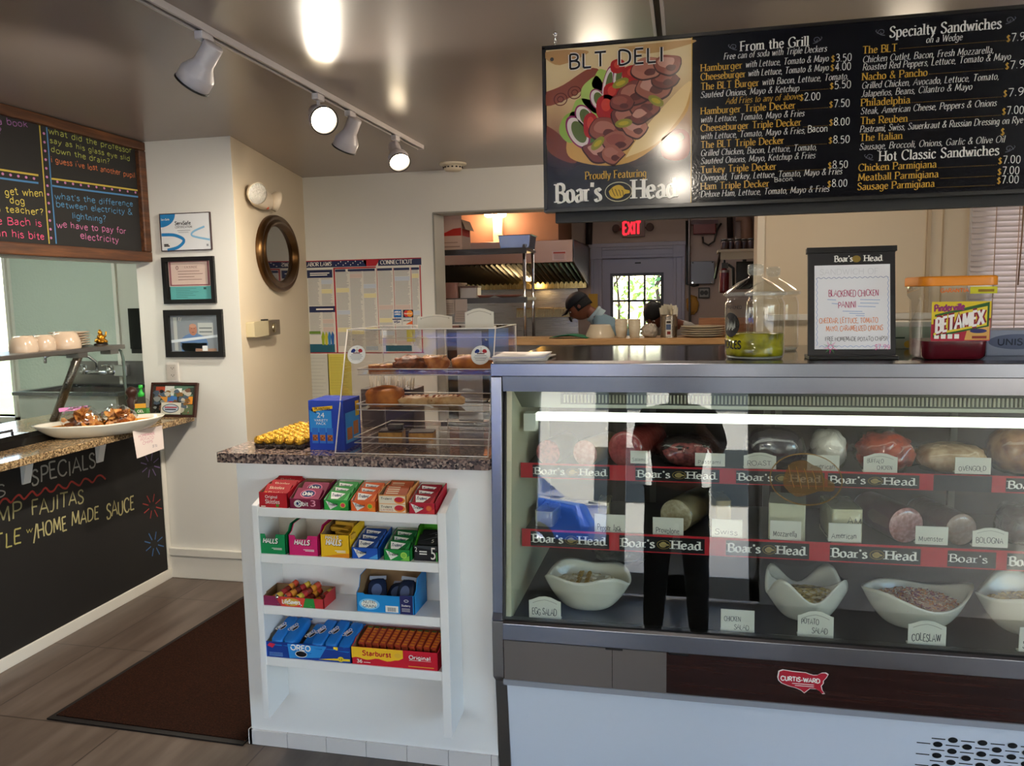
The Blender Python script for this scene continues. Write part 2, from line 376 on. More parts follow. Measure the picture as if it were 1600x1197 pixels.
def write(mb, s, x, y, size, style='hand', wt=1.1, gap=1.3, shear=0, sx=1.0, align='l', z=.0, jit=0, fit=None, k=4, seed=1):
    """letters in the builder's local xy plane; size = cap height. style hand | serif | sans"""
    rnd = random.Random(len(s)*7+seed)
    if fit: sx = fit/max(1e-6, text_width(s, size, gap, 1.0))
    w = text_width(s, size, gap, sx)
    x -= {'l': 0, 'c': w/2, 'r': w}[align]
    u = size/10
    for c in s:
        if c not in _G: x += (3.4+gap)*u*sx; continue
        gw, S = _G[c]
        jy = rnd.uniform(-jit, jit)*u; ja = rnd.uniform(-jit, jit)*.04; js = 1+rnd.uniform(-jit, jit)*.06
        def tp(p):
            px, py = p[0]*js, p[1]*js
            px += py*(shear+ja)
            return (x+px*u*sx, y+py*u+jy)
        for si, (sm, P) in enumerate(S):
            zz = z+(si % 5)*3e-5
            Q = crom(P, k) if sm else P
            if len(Q) == 2 and style == 'hand' and jit:
                mx = ((Q[0][0]+Q[1][0])/2+rnd.uniform(-.25, .25)*jit, (Q[0][1]+Q[1][1])/2+rnd.uniform(-.2, .2)*jit)
                Q = crom([Q[0], mx, Q[1]], 2)
            Q2 = [tp(p) for p in Q]
            if style == 'serif':
                wd = lambda dx, dy: wt*u*(.34+.66*abs(dy*.94-dx*.34)) if abs(dy) < .98 else wt*u
            else: wd = lambda dx, dy: wt*u
            if style == 'sans' and len(Q2) == 2:
                (ax, ay), (bx, by) = Q2; q = math.hypot(bx-ax, by-ay) or 1; e = wt*u*.35
                Q2 = [(ax-(bx-ax)/q*e*0, ay), (bx, by)]
            ribbon(mb, Q2, wd, zz)
            if style == 'serif' and c.isalnum():
                for e0, e1 in ((P[0], P[1]), (P[-1], P[-2])):
                    dy = abs(e0[1]-e1[1]); dx = abs(e0[0]-e1[0])
                    if dy > 1.2*dx and dy > 2 and min(abs(e0[1]-q) for q in (0, 10, 6.5, -3)) < .05:
                        ex, ey = tp(e0); h = wt*u*1.25; t = wt*u*.3
                        lo = -h; hi = h
                        if e0[1] in (6.5, 10) and c.islower(): hi = h*.2
                        yy = ey-t if e0[1] > 5 else ey
                        mb.add([(ex+lo*sx, yy, z+2e-4), (ex+hi*sx, yy, z+2e-4), (ex+hi*sx, yy+t, z+2e-4), (ex+lo*sx, yy+t, z+2e-4)], [(0, 1, 2, 3)], False)
        x += (gw+gap)*u*sx
    return x
_TC = {}
def bold(mb, s, x, y, size, align='l', z=0, fit=None, off=0.0, shear=0):
    """solid sans lettering from the built-in font; size = cap height"""
    key = (s, off, shear)
    if key not in _TC:
        cu = bpy.data.curves.new('t', 'FONT'); cu.body = s; cu.size = 1; cu.offset = off; cu.shear = shear; cu.resolution_u = 3
        ob = bpy.data.objects.new('t', cu); me = bpy.data.meshes.new_from_object(ob)
        _TC[key] = ([tuple(v.co) for v in me.vertices], [tuple(p.vertices) for p in me.polygons])
        bpy.data.objects.remove(ob); bpy.data.curves.remove(cu); bpy.data.meshes.remove(me)
    vs, fs = _TC[key]
    if not vs: return
    x0 = min(v[0] for v in vs); x1 = max(v[0] for v in vs)
    k = size/.69; kx = fit/(x1-x0) if fit else k
    ox = x-{'l': 0, 'c': (x1-x0)*kx/2, 'r': (x1-x0)*kx}[align]
    mb.add([(ox+(v[0]-x0)*kx, y+v[1]*k, z) for v in vs], fs, False)
# ---------------------------------------------------------------- room materials
CEIL = 2.318; BACK = 5.08; PIL = 3.69
def tile_mat():
    m, n, l, b, tc = nodemat('floor_tile', .38)
    mp = n.new('ShaderNodeMapping'); l.new(tc.outputs['Object'], mp.inputs['Vector'])
    sep = n.new('ShaderNodeSeparateXYZ'); l.new(mp.outputs[0], sep.inputs[0])
    outs = []
    for ax, off in (('X', -1.382), ('Y', 2.279)):
        a = n.new('ShaderNodeMath'); a.operation = 'SUBTRACT'; l.new(sep.outputs[ax], a.inputs[0]); a.inputs[1].default_value = off-.2825
        w = n.new('ShaderNodeMath'); w.operation = 'WRAP'; l.new(a.outputs[0], w.inputs[0]); w.inputs[1].default_value = 0; w.inputs[2].default_value = .565
        c = n.new('ShaderNodeMath'); c.operation = 'SUBTRACT'; l.new(w.outputs[0], c.inputs[0]); c.inputs[1].default_value = .2825
        d = n.new('ShaderNodeMath'); d.operation = 'ABSOLUTE'; l.new(c.outputs[0], d.inputs[0])
        e = n.new('ShaderNodeMath'); e.operation = 'LESS_THAN'; l.new(d.outputs[0], e.inputs[0]); e.inputs[1].default_value = .0028
        outs.append(e)
    mx = n.new('ShaderNodeMath'); mx.operation = 'MAXIMUM'; l.new(outs[0].outputs[0], mx.inputs[0]); l.new(outs[1].outputs[0], mx.inputs[1])
    m2 = n.new('ShaderNodeMapping'); m2.inputs['Scale'].default_value = (9, 1.1, 1); l.new(tc.outputs['Object'], m2.inputs['Vector'])
    t = n.new('ShaderNodeTexNoise'); t.inputs['Scale'].default_value = 1.7; t.inputs['Detail'].default_value = 6; l.new(m2.outputs[0], t.inputs['Vector'])
    r = ramp(n, [(.3, '#4c4038'), (.52, '#5c5047'), (.75, '#6a5e55')]); l.new(t.outputs['Fac'], r.inputs[0])
    x = n.new('ShaderNodeMix'); x.data_type = 'RGBA'; l.new(mx.outputs[0], x.inputs[0]); l.new(r.outputs[0], x.inputs[6]); x.inputs[7].default_value = (*lin('#3b322d'), 1)
    l.new(x.outputs[2], b.inputs['Base Color']); return m
def wood_mat(name, a, b_, c, sc=(1, 14, 14), r=.5):
    m, n, l, b, tc = nodemat(name, r)
    mp = n.new('ShaderNodeMapping'); mp.inputs['Scale'].default_value = sc; l.new(tc.outputs['Object'], mp.inputs['Vector'])
    t = n.new('ShaderNodeTexNoise'); t.inputs['Scale'].default_value = 3; t.inputs['Detail'].default_value = 8; t.inputs['Roughness'].default_value = .65
    l.new(mp.outputs[0], t.inputs['Vector']); rp = ramp(n, [(.3, a), (.5, b_), (.7, c)]); l.new(t.outputs['Fac'], rp.inputs[0]); l.new(rp.outputs[0], b.inputs['Base Color'])
    return m
def granite_mat(name, cols, sc=130, r=.12):
    m, n, l, b, tc = nodemat(name, r)
    v = n.new('ShaderNodeTexVoronoi'); v.inputs['Scale'].default_value = sc; l.new(tc.outputs['Object'], v.inputs['Vector'])
    s = n.new('ShaderNodeSeparateColor'); l.new(v.outputs['Color'], s.inputs[0])
    rp = ramp(n, [(i/(len(cols)), c) for i, c in enumerate(cols)]); rp.color_ramp.interpolation = 'CONSTANT'
    l.new(s.outputs[0], rp.inputs[0]); l.new(rp.outputs[0], b.inputs['Base Color']); return m
def brushed(name, c, r=.3, sc=(1, 60, 60), amt=.12):
    m, n, l, b, tc = nodemat(name, r, 1.0)
    b.inputs['Base Color'].default_value = (*lin(c), 1)
    mp = n.new('ShaderNodeMapping'); mp.inputs['Scale'].default_value = sc; l.new(tc.outputs['Object'], mp.inputs['Vector'])
    t = n.new('ShaderNodeTexNoise'); t.inputs['Scale'].default_value = 4; t.inputs['Detail'].default_value = 5; l.new(mp.outputs[0], t.inputs['Vector'])
    q = n.new('ShaderNodeMapRange'); q.inputs[3].default_value = r-amt; q.inputs[4].default_value = r+amt; l.new(t.outputs['Fac'], q.inputs[0]); l.new(q.outputs[0], b.inputs['Roughness'])
    return m
WALL = M('#d6d4cd', .55, nz=.02, nscale=3, bump=.04, name='wall_paint')
WALLT = M('#d2c3aa', .5, nz=.02, nscale=3, bump=.04, name='warm_wall_paint')
CEILM = M('#a2968f', .26, spec=.5, nz=.02, nscale=4, bump=.03, name='ceiling_paint')
WHITE = M('#ebebea', .4, nz=.01, nscale=6, name='white_paint')
TRIM = M('#d8d5cc', .4, name='trim_paint')
STEEL = brushed('brushed_steel', '#898a92', .24, (1, 14, 14), .03)
STEELD = brushed('dull_steel', '#8b8784', .38)
CHROME = M('#dcdcdf', .08, 1, name='chrome')
BLACKP = M('#141312', .35, name='black_plastic')
BLACKG = M('#0d0c0c', .12, name='black_gloss')
PANE = glass_mat('window_glass', (.97, .99, .98), .8)
CASEGLASS = glass_mat('case_glass', (.93, .96, .95), 1.9)
ACRYL = glass_mat('clear_acrylic', (.95, .94, .93), 1.3, .02)
PLASTIC = glass_mat('clear_plastic_film', (.96, .95, .94), 1.6, .12)

# ---------------------------------------------------------------- setting
struct('floor', MB(tile_mat()).box(-5.3, 3.6, -3.4, 8.6, -.06, 0), origin=(0, 0, 0))
struct('ceiling', MB(CEILM).box(-5.3, 3.6, -3.4, BACK+.23, CEIL, CEIL+.08))
struct('ceiling_kitchen', MB(M('#8a8076', .6, name='kitchen_ceiling_paint')).box(-3.4, 1.55, BACK+.23, 8.6, 2.45, 2.53))
# wall behind the counter with the kitchen pass-through and a window further along
OX0, OX1, OZ = -1.632, .433, 2.046
WX0, WX1, WZ0, WZ1 = 1.64, 2.75, 1.0, 2.2
w = MB(WALL)
w.box(-2.95, OX0, BACK, BACK+.23, 0, CEIL).box(OX0, OX1, BACK, BACK+.23, OZ, CEIL)
w.m(WALLT).box(OX1, WX0, BACK, BACK+.23, 0, CEIL).box(WX1, 3.6, BACK, BACK+.23, 0, CEIL).box(WX0, WX1, BACK, BACK+.23, 0, WZ0).box(WX0, WX1, BACK, BACK+.23, WZ1, CEIL)
struct('wall_back', w)
struct('trim_1', MB(M('#8d8b84', .4, name='grey_bead')).box(OX0-.004, OX1, BACK-.006, BACK+.002, OZ-.006, OZ+.004).box(OX0-.006, OX0+.003, BACK-.006, BACK+.002, .2, OZ))
struct('trim_2', MB(M('#e0d6c4', .4, name='cream_trim')).box(OX1-.012, OX1+.03, BACK-.012, BACK+.24, .9, OZ))
# ledge rail and seams of the beige wall
struct('trim_3', MB(TRIM).box(OX1+.05, WX0-.1, BACK-.05, BACK, 1.315, 1.35))
struct('trim_4', MB(M('#b7a488', .5, name='seam_paint')).box(1.365, 1.385, BACK-.02, BACK, 1.35, CEIL).box(1.45, 1.456, BACK-.012, BACK, 1.35, CEIL))
struct('wall_left', MB(WALLT).m(WALLT).prism([(-2.83, PIL+.001), (-2.24, PIL+.001), (-2.557, BACK), (-2.95, BACK)], 0, CEIL).m(WALL).box(-2.83, -2.2405, PIL, PIL+.003, 0, CEIL))
struct('baseboard_left', MB(TRIM).box(-2.745, -2.235, PIL-.016, PIL, 0, .13).box(-2.745, -2.225, PIL-.026, PIL, .128, .17), bevel=.004)
struct('wall_header', MB(WALL).box(-2.9, -2.8, -3.2, PIL, 1.70, CEIL))
# service room behind the opening
FRP = M('#b9c4b8', .22, spec=.6, bump=.35, nscale=55, name='pebbled_panel')
SY = 4.7
w = MB(M('#c9c8bd', .5, name='service_wall_paint')).box(-4.64, -2.83, SY, SY+.1, 0, CEIL).box(-5.3, -4.95, SY, SY+.1, 0, CEIL).box(-4.95, -4.64, SY, SY+.1, 0, .7).box(-4.95, -4.64, SY, SY+.1, 2.1, CEIL)
struct('wall_service', w)
struct('wall_service_side', MB(M('#a9aea0', .5, name='service_side_paint')).box(-5.4, -5.3, -3.4, SY+.1, 0, CEIL))
struct('trim_5', MB(FRP).box(-4.60, -3.78, SY-.012, SY, .9, CEIL-.02).m(TRIM).box(-3.785, -3.76, SY-.018, SY, .9, CEIL-.02))
wf = struct('window_2', MB(TRIM).box(-4.66, -4.635, SY-.02, SY+.1, .68, 2.12).box(-4.96, -4.94, SY-.02, SY+.1, .68, 2.12).box(-4.96, -4.635, SY-.02, SY+.1, .66, .7).box(-4.96, -4.635, SY-.02, SY+.1, 2.1, 2.14))
MB(PANE).box(-4.94, -4.66, SY+.05, SY+.055, .7, 2.1).build('pane', wf)
# kitchen walls and exit door
KY = 8.4
KW = M('#a58d80', .5, nz=.03, nscale=4, name='kitchen_wall_paint')
dx0, dx1, dz = -.83, .08, 1.97
dx0, dx1 = atY(941, 480, KY).x, atY(1052, 480, KY).x
dz = atY(990, 403, KY).z
struct('wall_kitchen', MB(KW).box(-3.4, dx0, KY, KY+.12, 0, 2.45).box(dx1, 1.55, KY, KY+.12, 0, 2.45).box(dx0, dx1, KY, KY+.12, dz, 2.45))
struct('wall_kitchen_side', MB(KW).box(-3.4, -3.3, BACK+.23, KY, 0, 2.45))
struct('wall_kitchen_end', MB(KW).box(1.45, 1.55, BACK+.23, KY, 0, 2.45))
TG = M('#9a93a0', .4, name='grey_lilac_trim')
tw = .115
tb = MB(TG)
for k, (a, b_) in enumerate(((0, .03), (.03, .085), (.085, tw))):
    d = (.03, .02, .035)[k]
    tb.box(dx0-b_, dx0-a, KY-d, KY, 0, dz+b_).box(dx1+a, dx1+b_, KY-d, KY, 0, dz+b_).box(dx0-b_, dx1+b_, KY-d, KY, dz+a, dz+b_)
tb.box(dx0-tw-.02, dx1+tw+.02, KY-.05, KY, dz+tw, dz+tw+.04)
for cx_ in (dx0-tw/2, dx1+tw/2): tb.box(cx_-tw/2-.004, cx_+tw/2+.004, KY-.042, KY, dz-.004, dz+tw+.004)
struct('trim_6', tb, bevel=.003)
g0, g1 = atY(958, 480, KY), atY(1032, 480, KY)
gz1 = atY(995, 431, KY).z; gz0 = gz1-.82
door = MB(TG).box(dx0, g0.x, KY+.02, KY+.065, 0, dz).box(g1.x, dx1, KY+.02, KY+.065, 0, dz).box(g0.x, g1.x, KY+.02, KY+.065, gz1, dz).box(g0.x, g1.x, KY+.02, KY+.065, 0, gz0)
door = struct('door_1', door)
mu = MB(M('#3f3f49', .5, name='dark_muntin'))
for k in (1, 2): x = g0.x+(g1.x-g0.x)*k/3; mu.box(x-.011, x+.011, KY+.02, KY+.06, gz0, gz1)
zz = atY(995, 470, KY).z; mu.box(g0.x, g1.x, KY+.02, KY+.06, zz-.011, zz+.011)
zz -= .30; mu.box(g0.x, g1.x, KY+.02, KY+.06, zz-.011, zz+.011)
for a in ((g0.x-.03, g0.x, gz0, gz1+.03), (g1.x, g1.x+.03, gz0, gz1+.03), (g0.x, g1.x, gz1, gz1+.03)): mu.box(a[0], a[1], KY+.008, KY+.02, a[2], a[3])
mu.build('window_frame', door)
MB(PANE).box(g0.x, g1.x, KY+.04, KY+.045, gz0, gz1).build('pane', door)
MB(BLACKP).box(-.52, -.46, KY+.0, KY+.02, dz-.06, dz-.045).build('closer_bracket', door)
# back window with white frame
wf = struct('window_1', MB(M('#cfd0d6', .35, name='window_frame_paint')).box(WX0-.05, WX0+.01, BACK-.03, BACK+.1, WZ0-.05, WZ1+.05).box(WX1-.01, WX1+.05, BACK-.03, BACK+.1, WZ0-.05, WZ1+.05).box(WX0-.05, WX1+.05, BACK-.03, BACK+.1, WZ1, WZ1+.05).box(WX0-.05, WX1+.05, BACK-.05, BACK+.1, WZ0-.05, WZ0))
MB(PANE).box(WX0, WX1, BACK+.09, BACK+.095, WZ0, WZ1).build('pane', wf)
# shop front behind the viewer: windows and glazed door onto the street
FY = -3.2
w = MB(WALL)
XS = [(-4.8, -3.35), (-3.15, -1.72), (-1.50, -.70), (-.66, .68), (3.0, 3.46)]      # glazed bays (fourth is the door)
w.box(-5.3, XS[0][0], FY-.15, FY, 0, CEIL); w.box(XS[-1][1], 3.6, FY-.15, FY, 0, CEIL)
for (a, b_), (c, d) in zip(XS, XS[1:]): w.box(b_, c, FY-.15, FY, 0, CEIL)
for i, (a, b_) in enumerate(XS):
    w.box(a, b_, FY-.15, FY, 2.2, CEIL)
    if i != 3: w.box(a, b_, FY-.15, FY, 0, .45)
struct('wall_front', w)
for i, (a, b_) in enumerate(XS):
    z0 = .45 if i != 3 else .02
    f = MB(M('#b9b9b6', .4, name='shopfront_frame'))
    e_ = .05 if i != 3 else .09
    f.box(a, a+e_, FY-.1, FY-.02, z0, 2.2).box(b_-e_, b_, FY-.1, FY-.02, z0, 2.2).box(a, b_, FY-.1, FY-.02, 2.15, 2.2).box(a, b_, FY-.1, FY-.02, z0, z0+(.05 if i != 3 else .2))
    if i == 3: f.box(-.16, .02, FY-.1, FY-.02, z0, 2.2)
    o = struct(('window_3', 'window_4', 'window_5', 'door_2', 'window_6')[i], f)
    MB(PANE).box(a+.05, b_-.05, FY-.06, FY-.055, z0+.05, 2.15).build('pane', o)
# side wall with its own shop window
w = MB(WALL); SY0, SY1 = -2.9, 1.3
w.box(3.5, 3.6, -3.35, SY0, 0, CEIL).box(3.5, 3.6, SY1, BACK+.23, 0, CEIL).box(3.5, 3.6, SY0, SY1, 0, .45).box(3.5, 3.6, SY0, SY1, 2.2, CEIL)
struct('wall_right', w)
o = struct('window_7', MB(M('#b9b9b6', .4, name='shopfront_frame')).box(3.51, 3.57, SY0, SY0+.05, .45, 2.2).box(3.51, 3.57, SY1-.05, SY1, .45, 2.2).box(3.51, 3.57, SY0, SY1, .45, .5).box(3.51, 3.57, SY0, SY1, 2.15, 2.2).box(3.51, 3.57, -.83, -.77, .45, 2.2))
MB(PANE).box(3.54, 3.545, SY0+.05, SY1-.05, .5, 2.15).build('pane', o)
# street outside (seen in reflections and through the back door)
struct('ground', MB(M('#aaa69e', .8, nz=.08, nscale=1, name='pavement')).box(-40, 40, -30, FY-.15, -.12, -.04).box(3.6, 40, FY-.15, 30, -.12, -.04).m(M('#6d7a45', .9, nz=.25, nscale=2, name='yard_grass')).box(-20, 3.6, KY+.12, 40, -.12, -.05))
f = MB(M('#dcd8ce', .7, nz=.03, nscale=1, name='white_clapboard')).box(-30, 24, -21, -20.6, -.05, 6.5)
f.m(M('#3a4248', .2, name='facade_glass'))
for k in range(14): f.box(-28+k*3.6, -26.4+k*3.6, -20.6, -20.56, .9, 2.6).box(-28+k*3.6, -26.4+k*3.6, -20.6, -20.56, 3.8, 5.4)
struct('background_facade', f)
# ---------------------------------------------------------------- service counter with candy rack
CY = 2.288
GRAN = granite_mat('pink_grey_granite', ['#2a2324', '#6d5a55', '#8c7468', '#4a3f3f', '#9c8478', '#72625c', '#b09a8a', '#574a48'], 150)
GRANT = granite_mat('tan_granite', ['#6e5a42', '#8d7454', '#a58a66', '#7c664a', '#b69a74', '#594734', '#94805e'], 160, .1)
t = thing('counter', 'white painted service counter with a tiled foot and candy rack on its front', 'counter', (-1.0, 2.6, 0))
MB(WHITE).box(-1.435, -.572, CY, 2.92, .05, .976).build('body', t, bevel=.002)
tb = MB(M('#d6d2d0', .25, name='foot_tile')); x = -1.439
for k in range(7):
    x1 = min(x+.139, -.572)
    if x1 > x+.01: tb.box(x, x1, CY-.008, CY+.02, 0, .051)
    x += .141
for k in range(4): tb.box(-1.443, -1.43, CY-.008+k*.15, CY+.14+k*.15, 0, .051)
tb.m(M('#77706c', .7, name='grout')).box(-1.437, -.575, CY-.004, 2.91, 0, .0505)
tb.build('foot_tiles', t)
g = MB(GRAN).rbox(-1.490, -.573, CY-.028, 2.95, .976, 1.008, .012).build('granite_countertop', bevel=.004)
tag(g, 'speckled pink and grey granite slab on top of the white counter', 'countertop')

RKY = 2.155; SHZ = [.863, .716, .549, .380]
t = thing('candy_rack', 'white wooden four-shelf candy rack fixed to the counter front', 'shelf', (-1.0, CY, .17))
for x0, x1 in ((-1.307, -1.286), (-.708, -.681)):
    MB(WHITE).prismX([(RKY, .172), (CY-.001, .19), (CY-.001, .912), (RKY, .869)], x0, x1).build('side_panel', t, bevel=.002)
for z in SHZ: MB(WHITE).box(-1.286, -.708, RKY+.002, CY-.001, z-.029, z).build('shelf', t, bevel=.002)

def P(c, r=.5): return M(c, r, spec=.28, name='printed_card')
CARD = M('#8a6d4c', .8, name='brown_card'); INW = M('#d8d0c2', .7, name='white_card')
def carton(name, label, x0, x1, y0, z, hf, hb, d, outer, inner, art=None, notch=None, group=None, curve=.55, cat='box', rim=None):
    """open display carton: low front, sides sweeping up to a tall back"""
    w = x1-x0; t = thing(name, label, cat, (x0+w/2, y0+d/2, z), group)
    th = .002; L = T(x0, y0, z)
    side = [(0, 0), (d, 0), (d, hb), (d*curve, hb*.93 if hb > hf*1.25 else hb), (d*.18, hf+(hb-hf)*.22), (0, hf)]
    b = MB(outer, L)
    for sx in (0, w-th):
        n = len(side); q = MB
        b.m(outer).prismX([(p[0], p[1]) for p in side], sx, sx+th)
    ins = [(p[0], p[1]-.0004) for p in side]
    b.m(inner)
    b.add([(th+.0003, p[0], p[1]) for p in ins], [tuple(range(len(ins)))]); b.add([(w-th-.0003, p[0], p[1]) for p in ins], [tuple(range(len(ins)-1, -1, -1))])
    b.m(outer).box(0, w, d-th, d, 0, hb).m(inner).poly([(th, d-th-.0003, 0), (w-th, d-th-.0003, 0), (w-th, d-th-.0003, hb), (th, d-th-.0003, hb)])
    b.m(inner).box(th, w-th, th, d-th, 0, .003)
    b.m(outer)
    if notch:
        n0, n1, nz = notch
        b.prismY([(0, 0), (w, 0), (w, hf), (w*n1, hf), (w*n1-.004, hf-nz), (w*n0+.004, hf-nz), (w*n0, hf), (0, hf)], 0, th)
    else: b.box(0, w, 0, th, 0, hf)
    b.build('tray', t)
    if art:
        a = MB(None, face(x0, y0-.0006, z)); art(a, w, hf); a.build('front_print', t)
    return t
WH = P('#efece4'); BK = P('#17151a'); RED = P('#c01d27'); YEL = P('#f0bf1e')
def art_gum(c2, fruit, small=None):
    def f(a, w, h):
        a.m(WH).poly([(w*.08, h*.92, 0), (w*.56, h*.48, 0), (w*.26, h*.06, 0)])
        a.m(P(c2)).poly([(w*.62, h*.05, 0), (w*.97, h*.05, 0), (w*.97, h*.5, 0)])
        if fruit:
            a.m(P(fruit[0])).disc(w*.76, h*.52, h*.3, h*.28, .0003); a.m(P(fruit[1])).disc(w*.76, h*.53, h*.22, h*.2, .0006)
        a.m(BK); write(a, 'Trident', w*.17, h*.46, h*.26, 'sans', wt=1.7, shear=.15, z=.0008, fit=w*.40)
    return f
def pack_mb(w, h, th, body, art):
    """flat gum pack lying in its own frame: x across, y up the face, z out"""
    b = MB(body).rbox(0, w, 0, h, 0, th, .003, 2); art(b, w, h, th+.0004); return b
def pack_art(wedge, txt, ink='#1b2a55', tw=.7):
    def f(b, w, h, z):
        b.m(WH).poly([(w*.06, h*.86, z), (w*.78, h*.72, z), (w*.5, h*.2, z), (w*.16, h*.2, z)])
        if wedge: b.m(P(wedge)).poly([(w*.8, h*.1, z), (w*.98, h*.1, z), (w*.98, h*.9, z)])
        b.m(P(ink)); write(b, txt, w*.14, h*.42, h*.26, 'sans', wt=1.7, z=z+.0003, fit=w*.5, shear=.12)
    return f
ORD = ['frontmost', 'second', 'third', 'fourth', 'rearmost']
def packs(n, x0, y0, z0, w, h, th, body, art, tilt, dy, dz, label, group, first=0, last_name='rearmost'):
    proto = None
    for i in range(n):
        nm = ORD[i] if i < n-1 else ('rearmost' if n > 1 else 'only')
        if proto is None:
            proto = thing('gum_pack', label % nm, 'gum pack', (0, 0, 0), group)
            b = MB(body).rbox(0, w, 0, h, 0, th, .003, 2).build('wrapper', proto)
            a = MB(None); art(a, w, h, th+.0004); a.build('print', proto); o = proto
        else: o = dup(proto, label=label % nm)
        o.location = (x0, y0+i*dy, z0+i*dz); o.rotation_euler = (R_(tilt), 0, 0)
FY0 = RKY+.006
# top shelf
z = SHZ[0]
def a(b, w, h):
    b.m(WH); bold(b, 'Original', w*.22, h*.62, h*.2, fit=w*.42, z=.0002); bold(b, 'Skittles', w*.22, h*.26, h*.28, fit=w*.5, z=.0002)
    b.m(P('#5d8f2d')).disc(w*.64, h*.14, h*.12, h*.1, .0002); b.m(P('#e9e2d0')).rect(w*.06, h*.04, w*.22, h*.1, .0002)
carton('gum_carton', 'bright red gum display box at the end of the top candy shelf', -1.283, -1.187, FY0, z, .047, .066, .118, RED, CARD, a, cat='box')
def pa(b, w, h, zz):
    b.m(P('#e0cdb0')); bold(b, 'Skittles', w*.15, h*.55, h*.22, fit=w*.6, z=zz); bold(b, 'Skittles', w*.2, h*.12, h*.22, fit=w*.6, z=zz)
    b.m(P('#c9a23a')).disc(w*.1, h*.2, w*.06, h*.12, zz)
packs(3, -1.277, FY0+.012, z+.026, .084, .05, .012, P('#a81a22'), pa, 32, .034, .005, '%s red pack in the bright red gum display box', 'red gum packs on the top shelf')
def a(b, w, h):
    b.m(P('#1d2f63')).disc(w*.28, h*.5, w*.13, h*.36, .0002); b.m(WH).ring(w*.28, h*.5, w*.13, h*.36, .003, .0004); write(b, 'Orbit', w*.2, h*.32, h*.4, 'sans', wt=2.2, z=.0006, fit=w*.42)
    b.m(P('#f0a5b8')); bold(b, '3', w*.68, h*.28, h*.62, fit=w*.16, z=.0004)
carton('gum_carton', 'maroon gum display box with brown card inside on the top shelf', -1.181, -1.078, FY0, z, .031, .066, .118, P('#7c1a3c'), CARD, a, cat='box')
def pa(b, w, h, zz):
    b.m(P('#1d2f63')).disc(w*.5, h*.5, w*.3, h*.36, zz); b.m(P('#d6738e')).ring(w*.5, h*.5, w*.3, h*.36, .003, zz+.0002); b.m(WH); write(b, 'Orbit', w*.3, h*.36, h*.28, 'sans', wt=2, z=zz+.0005, fit=w*.4)
packs(2, -1.172, FY0+.012, z+.018, .084, .046, .012, P('#8b2147'), pa, 35, .045, .008, '%s maroon pack in the maroon gum display box', 'maroon gum packs on the top shelf')
GUM = [(-1.068, -.986, .031, '#33a244', '#2b8f3a', ('#b6d94c', '#d33f4c'), 'green gum display box with a watermelon picture on the top shelf', 'the green watermelon gum box', '#2f8e3c', '#59b560', 0),
       (-.981, -.899, .031, '#e8662a', '#f08a2e', ('#f4a02c', '#7ab53a'), 'orange gum display box with a kiwi and orange picture on the top shelf', 'the orange kiwi gum box', '#d9602a', '#ee8a4a', 0),
       (-.797, -.714, .033, '#b51f33', '#d13a3c', ('#cc4a2e', '#e0703e'), 'dark red cinnamon gum display box at the end of the top shelf', 'the dark red cinnamon gum box', '#8e1b28', '#b8303a', 0),
       (-.984, -.898, .034, '#1f55b5', '#4fa0e0', None, 'blue mint gum display box on the second candy shelf', 'the blue mint gum box', '#24407e', '#3f6fc0', 1),
       (-.881, -.797, .034, '#1f8a3e', '#7cc24a', ('#a9d65a', '#86c448'), 'green spearmint gum display box on the second candy shelf', 'the green spearmint gum box', '#1d6a34', '#3b9a50', 1)]
for x0, x1, hf, c, c2, fr, lab, wh, pb, pw, row in GUM:
    zz = SHZ[row]
    carton('gum_carton', lab, x0, x1, FY0, zz, hf, .066, .118, P(c), INW, art_gum(c2, fr), curve=.75)
    packs(3, x0+.008, FY0+.012, zz+.018, x1-x0-.016, .04, .011, P(pb), pack_art(pw, 'Trident'), 38, .03, .007, '%s pack in '+wh, 'gum packs in '+wh)
def a(b, w, h):
    for k in (0, 1):
        y = h*(.05+.47*k)
        b.m(P('#e8dcc4')).rect(w*.05, y, w*.95, y+h*.43, .0002)
        b.m(P('#e8862e')).disc(w*.76, y+h*.2, w*.19, h*.19, .0004); b.m(P('#c2283c')).disc(w*.74, y+h*.24, w*.15, h*.15, .0006)
        b.m(BK); write(b, 'Trident', w*.1, y+h*.22, h*.12, 'sans', wt=1.8, z=.0005, fit=w*.4, shear=.12)
    b.m(P('#c45a4a')); write(b, 'LAYERS', w*.1, h*.1, h*.11, 'hand', wt=1.3, z=.0006, fit=w*.44)
carton('gum_carton', 'peach-coloured layered gum box with strawberry pictures on the top shelf', -.893, -.803, FY0, z, .053, .07, .118, P('#e5a05a'), CARD, a, curve=.4)
def pa(b, w, h, zz):
    b.m(P('#e0c9a8'))
    for k in range(4): b.rect(w*.08, h*(.12+.2*k), w*.62, h*(.22+.2*k), zz)
packs(2, -.885, FY0+.03, z+.036, .072, .045, .012, P('#b5542e'), pa, 28, .036, .004, '%s pack in the peach-coloured layered gum box', 'layered gum packs')
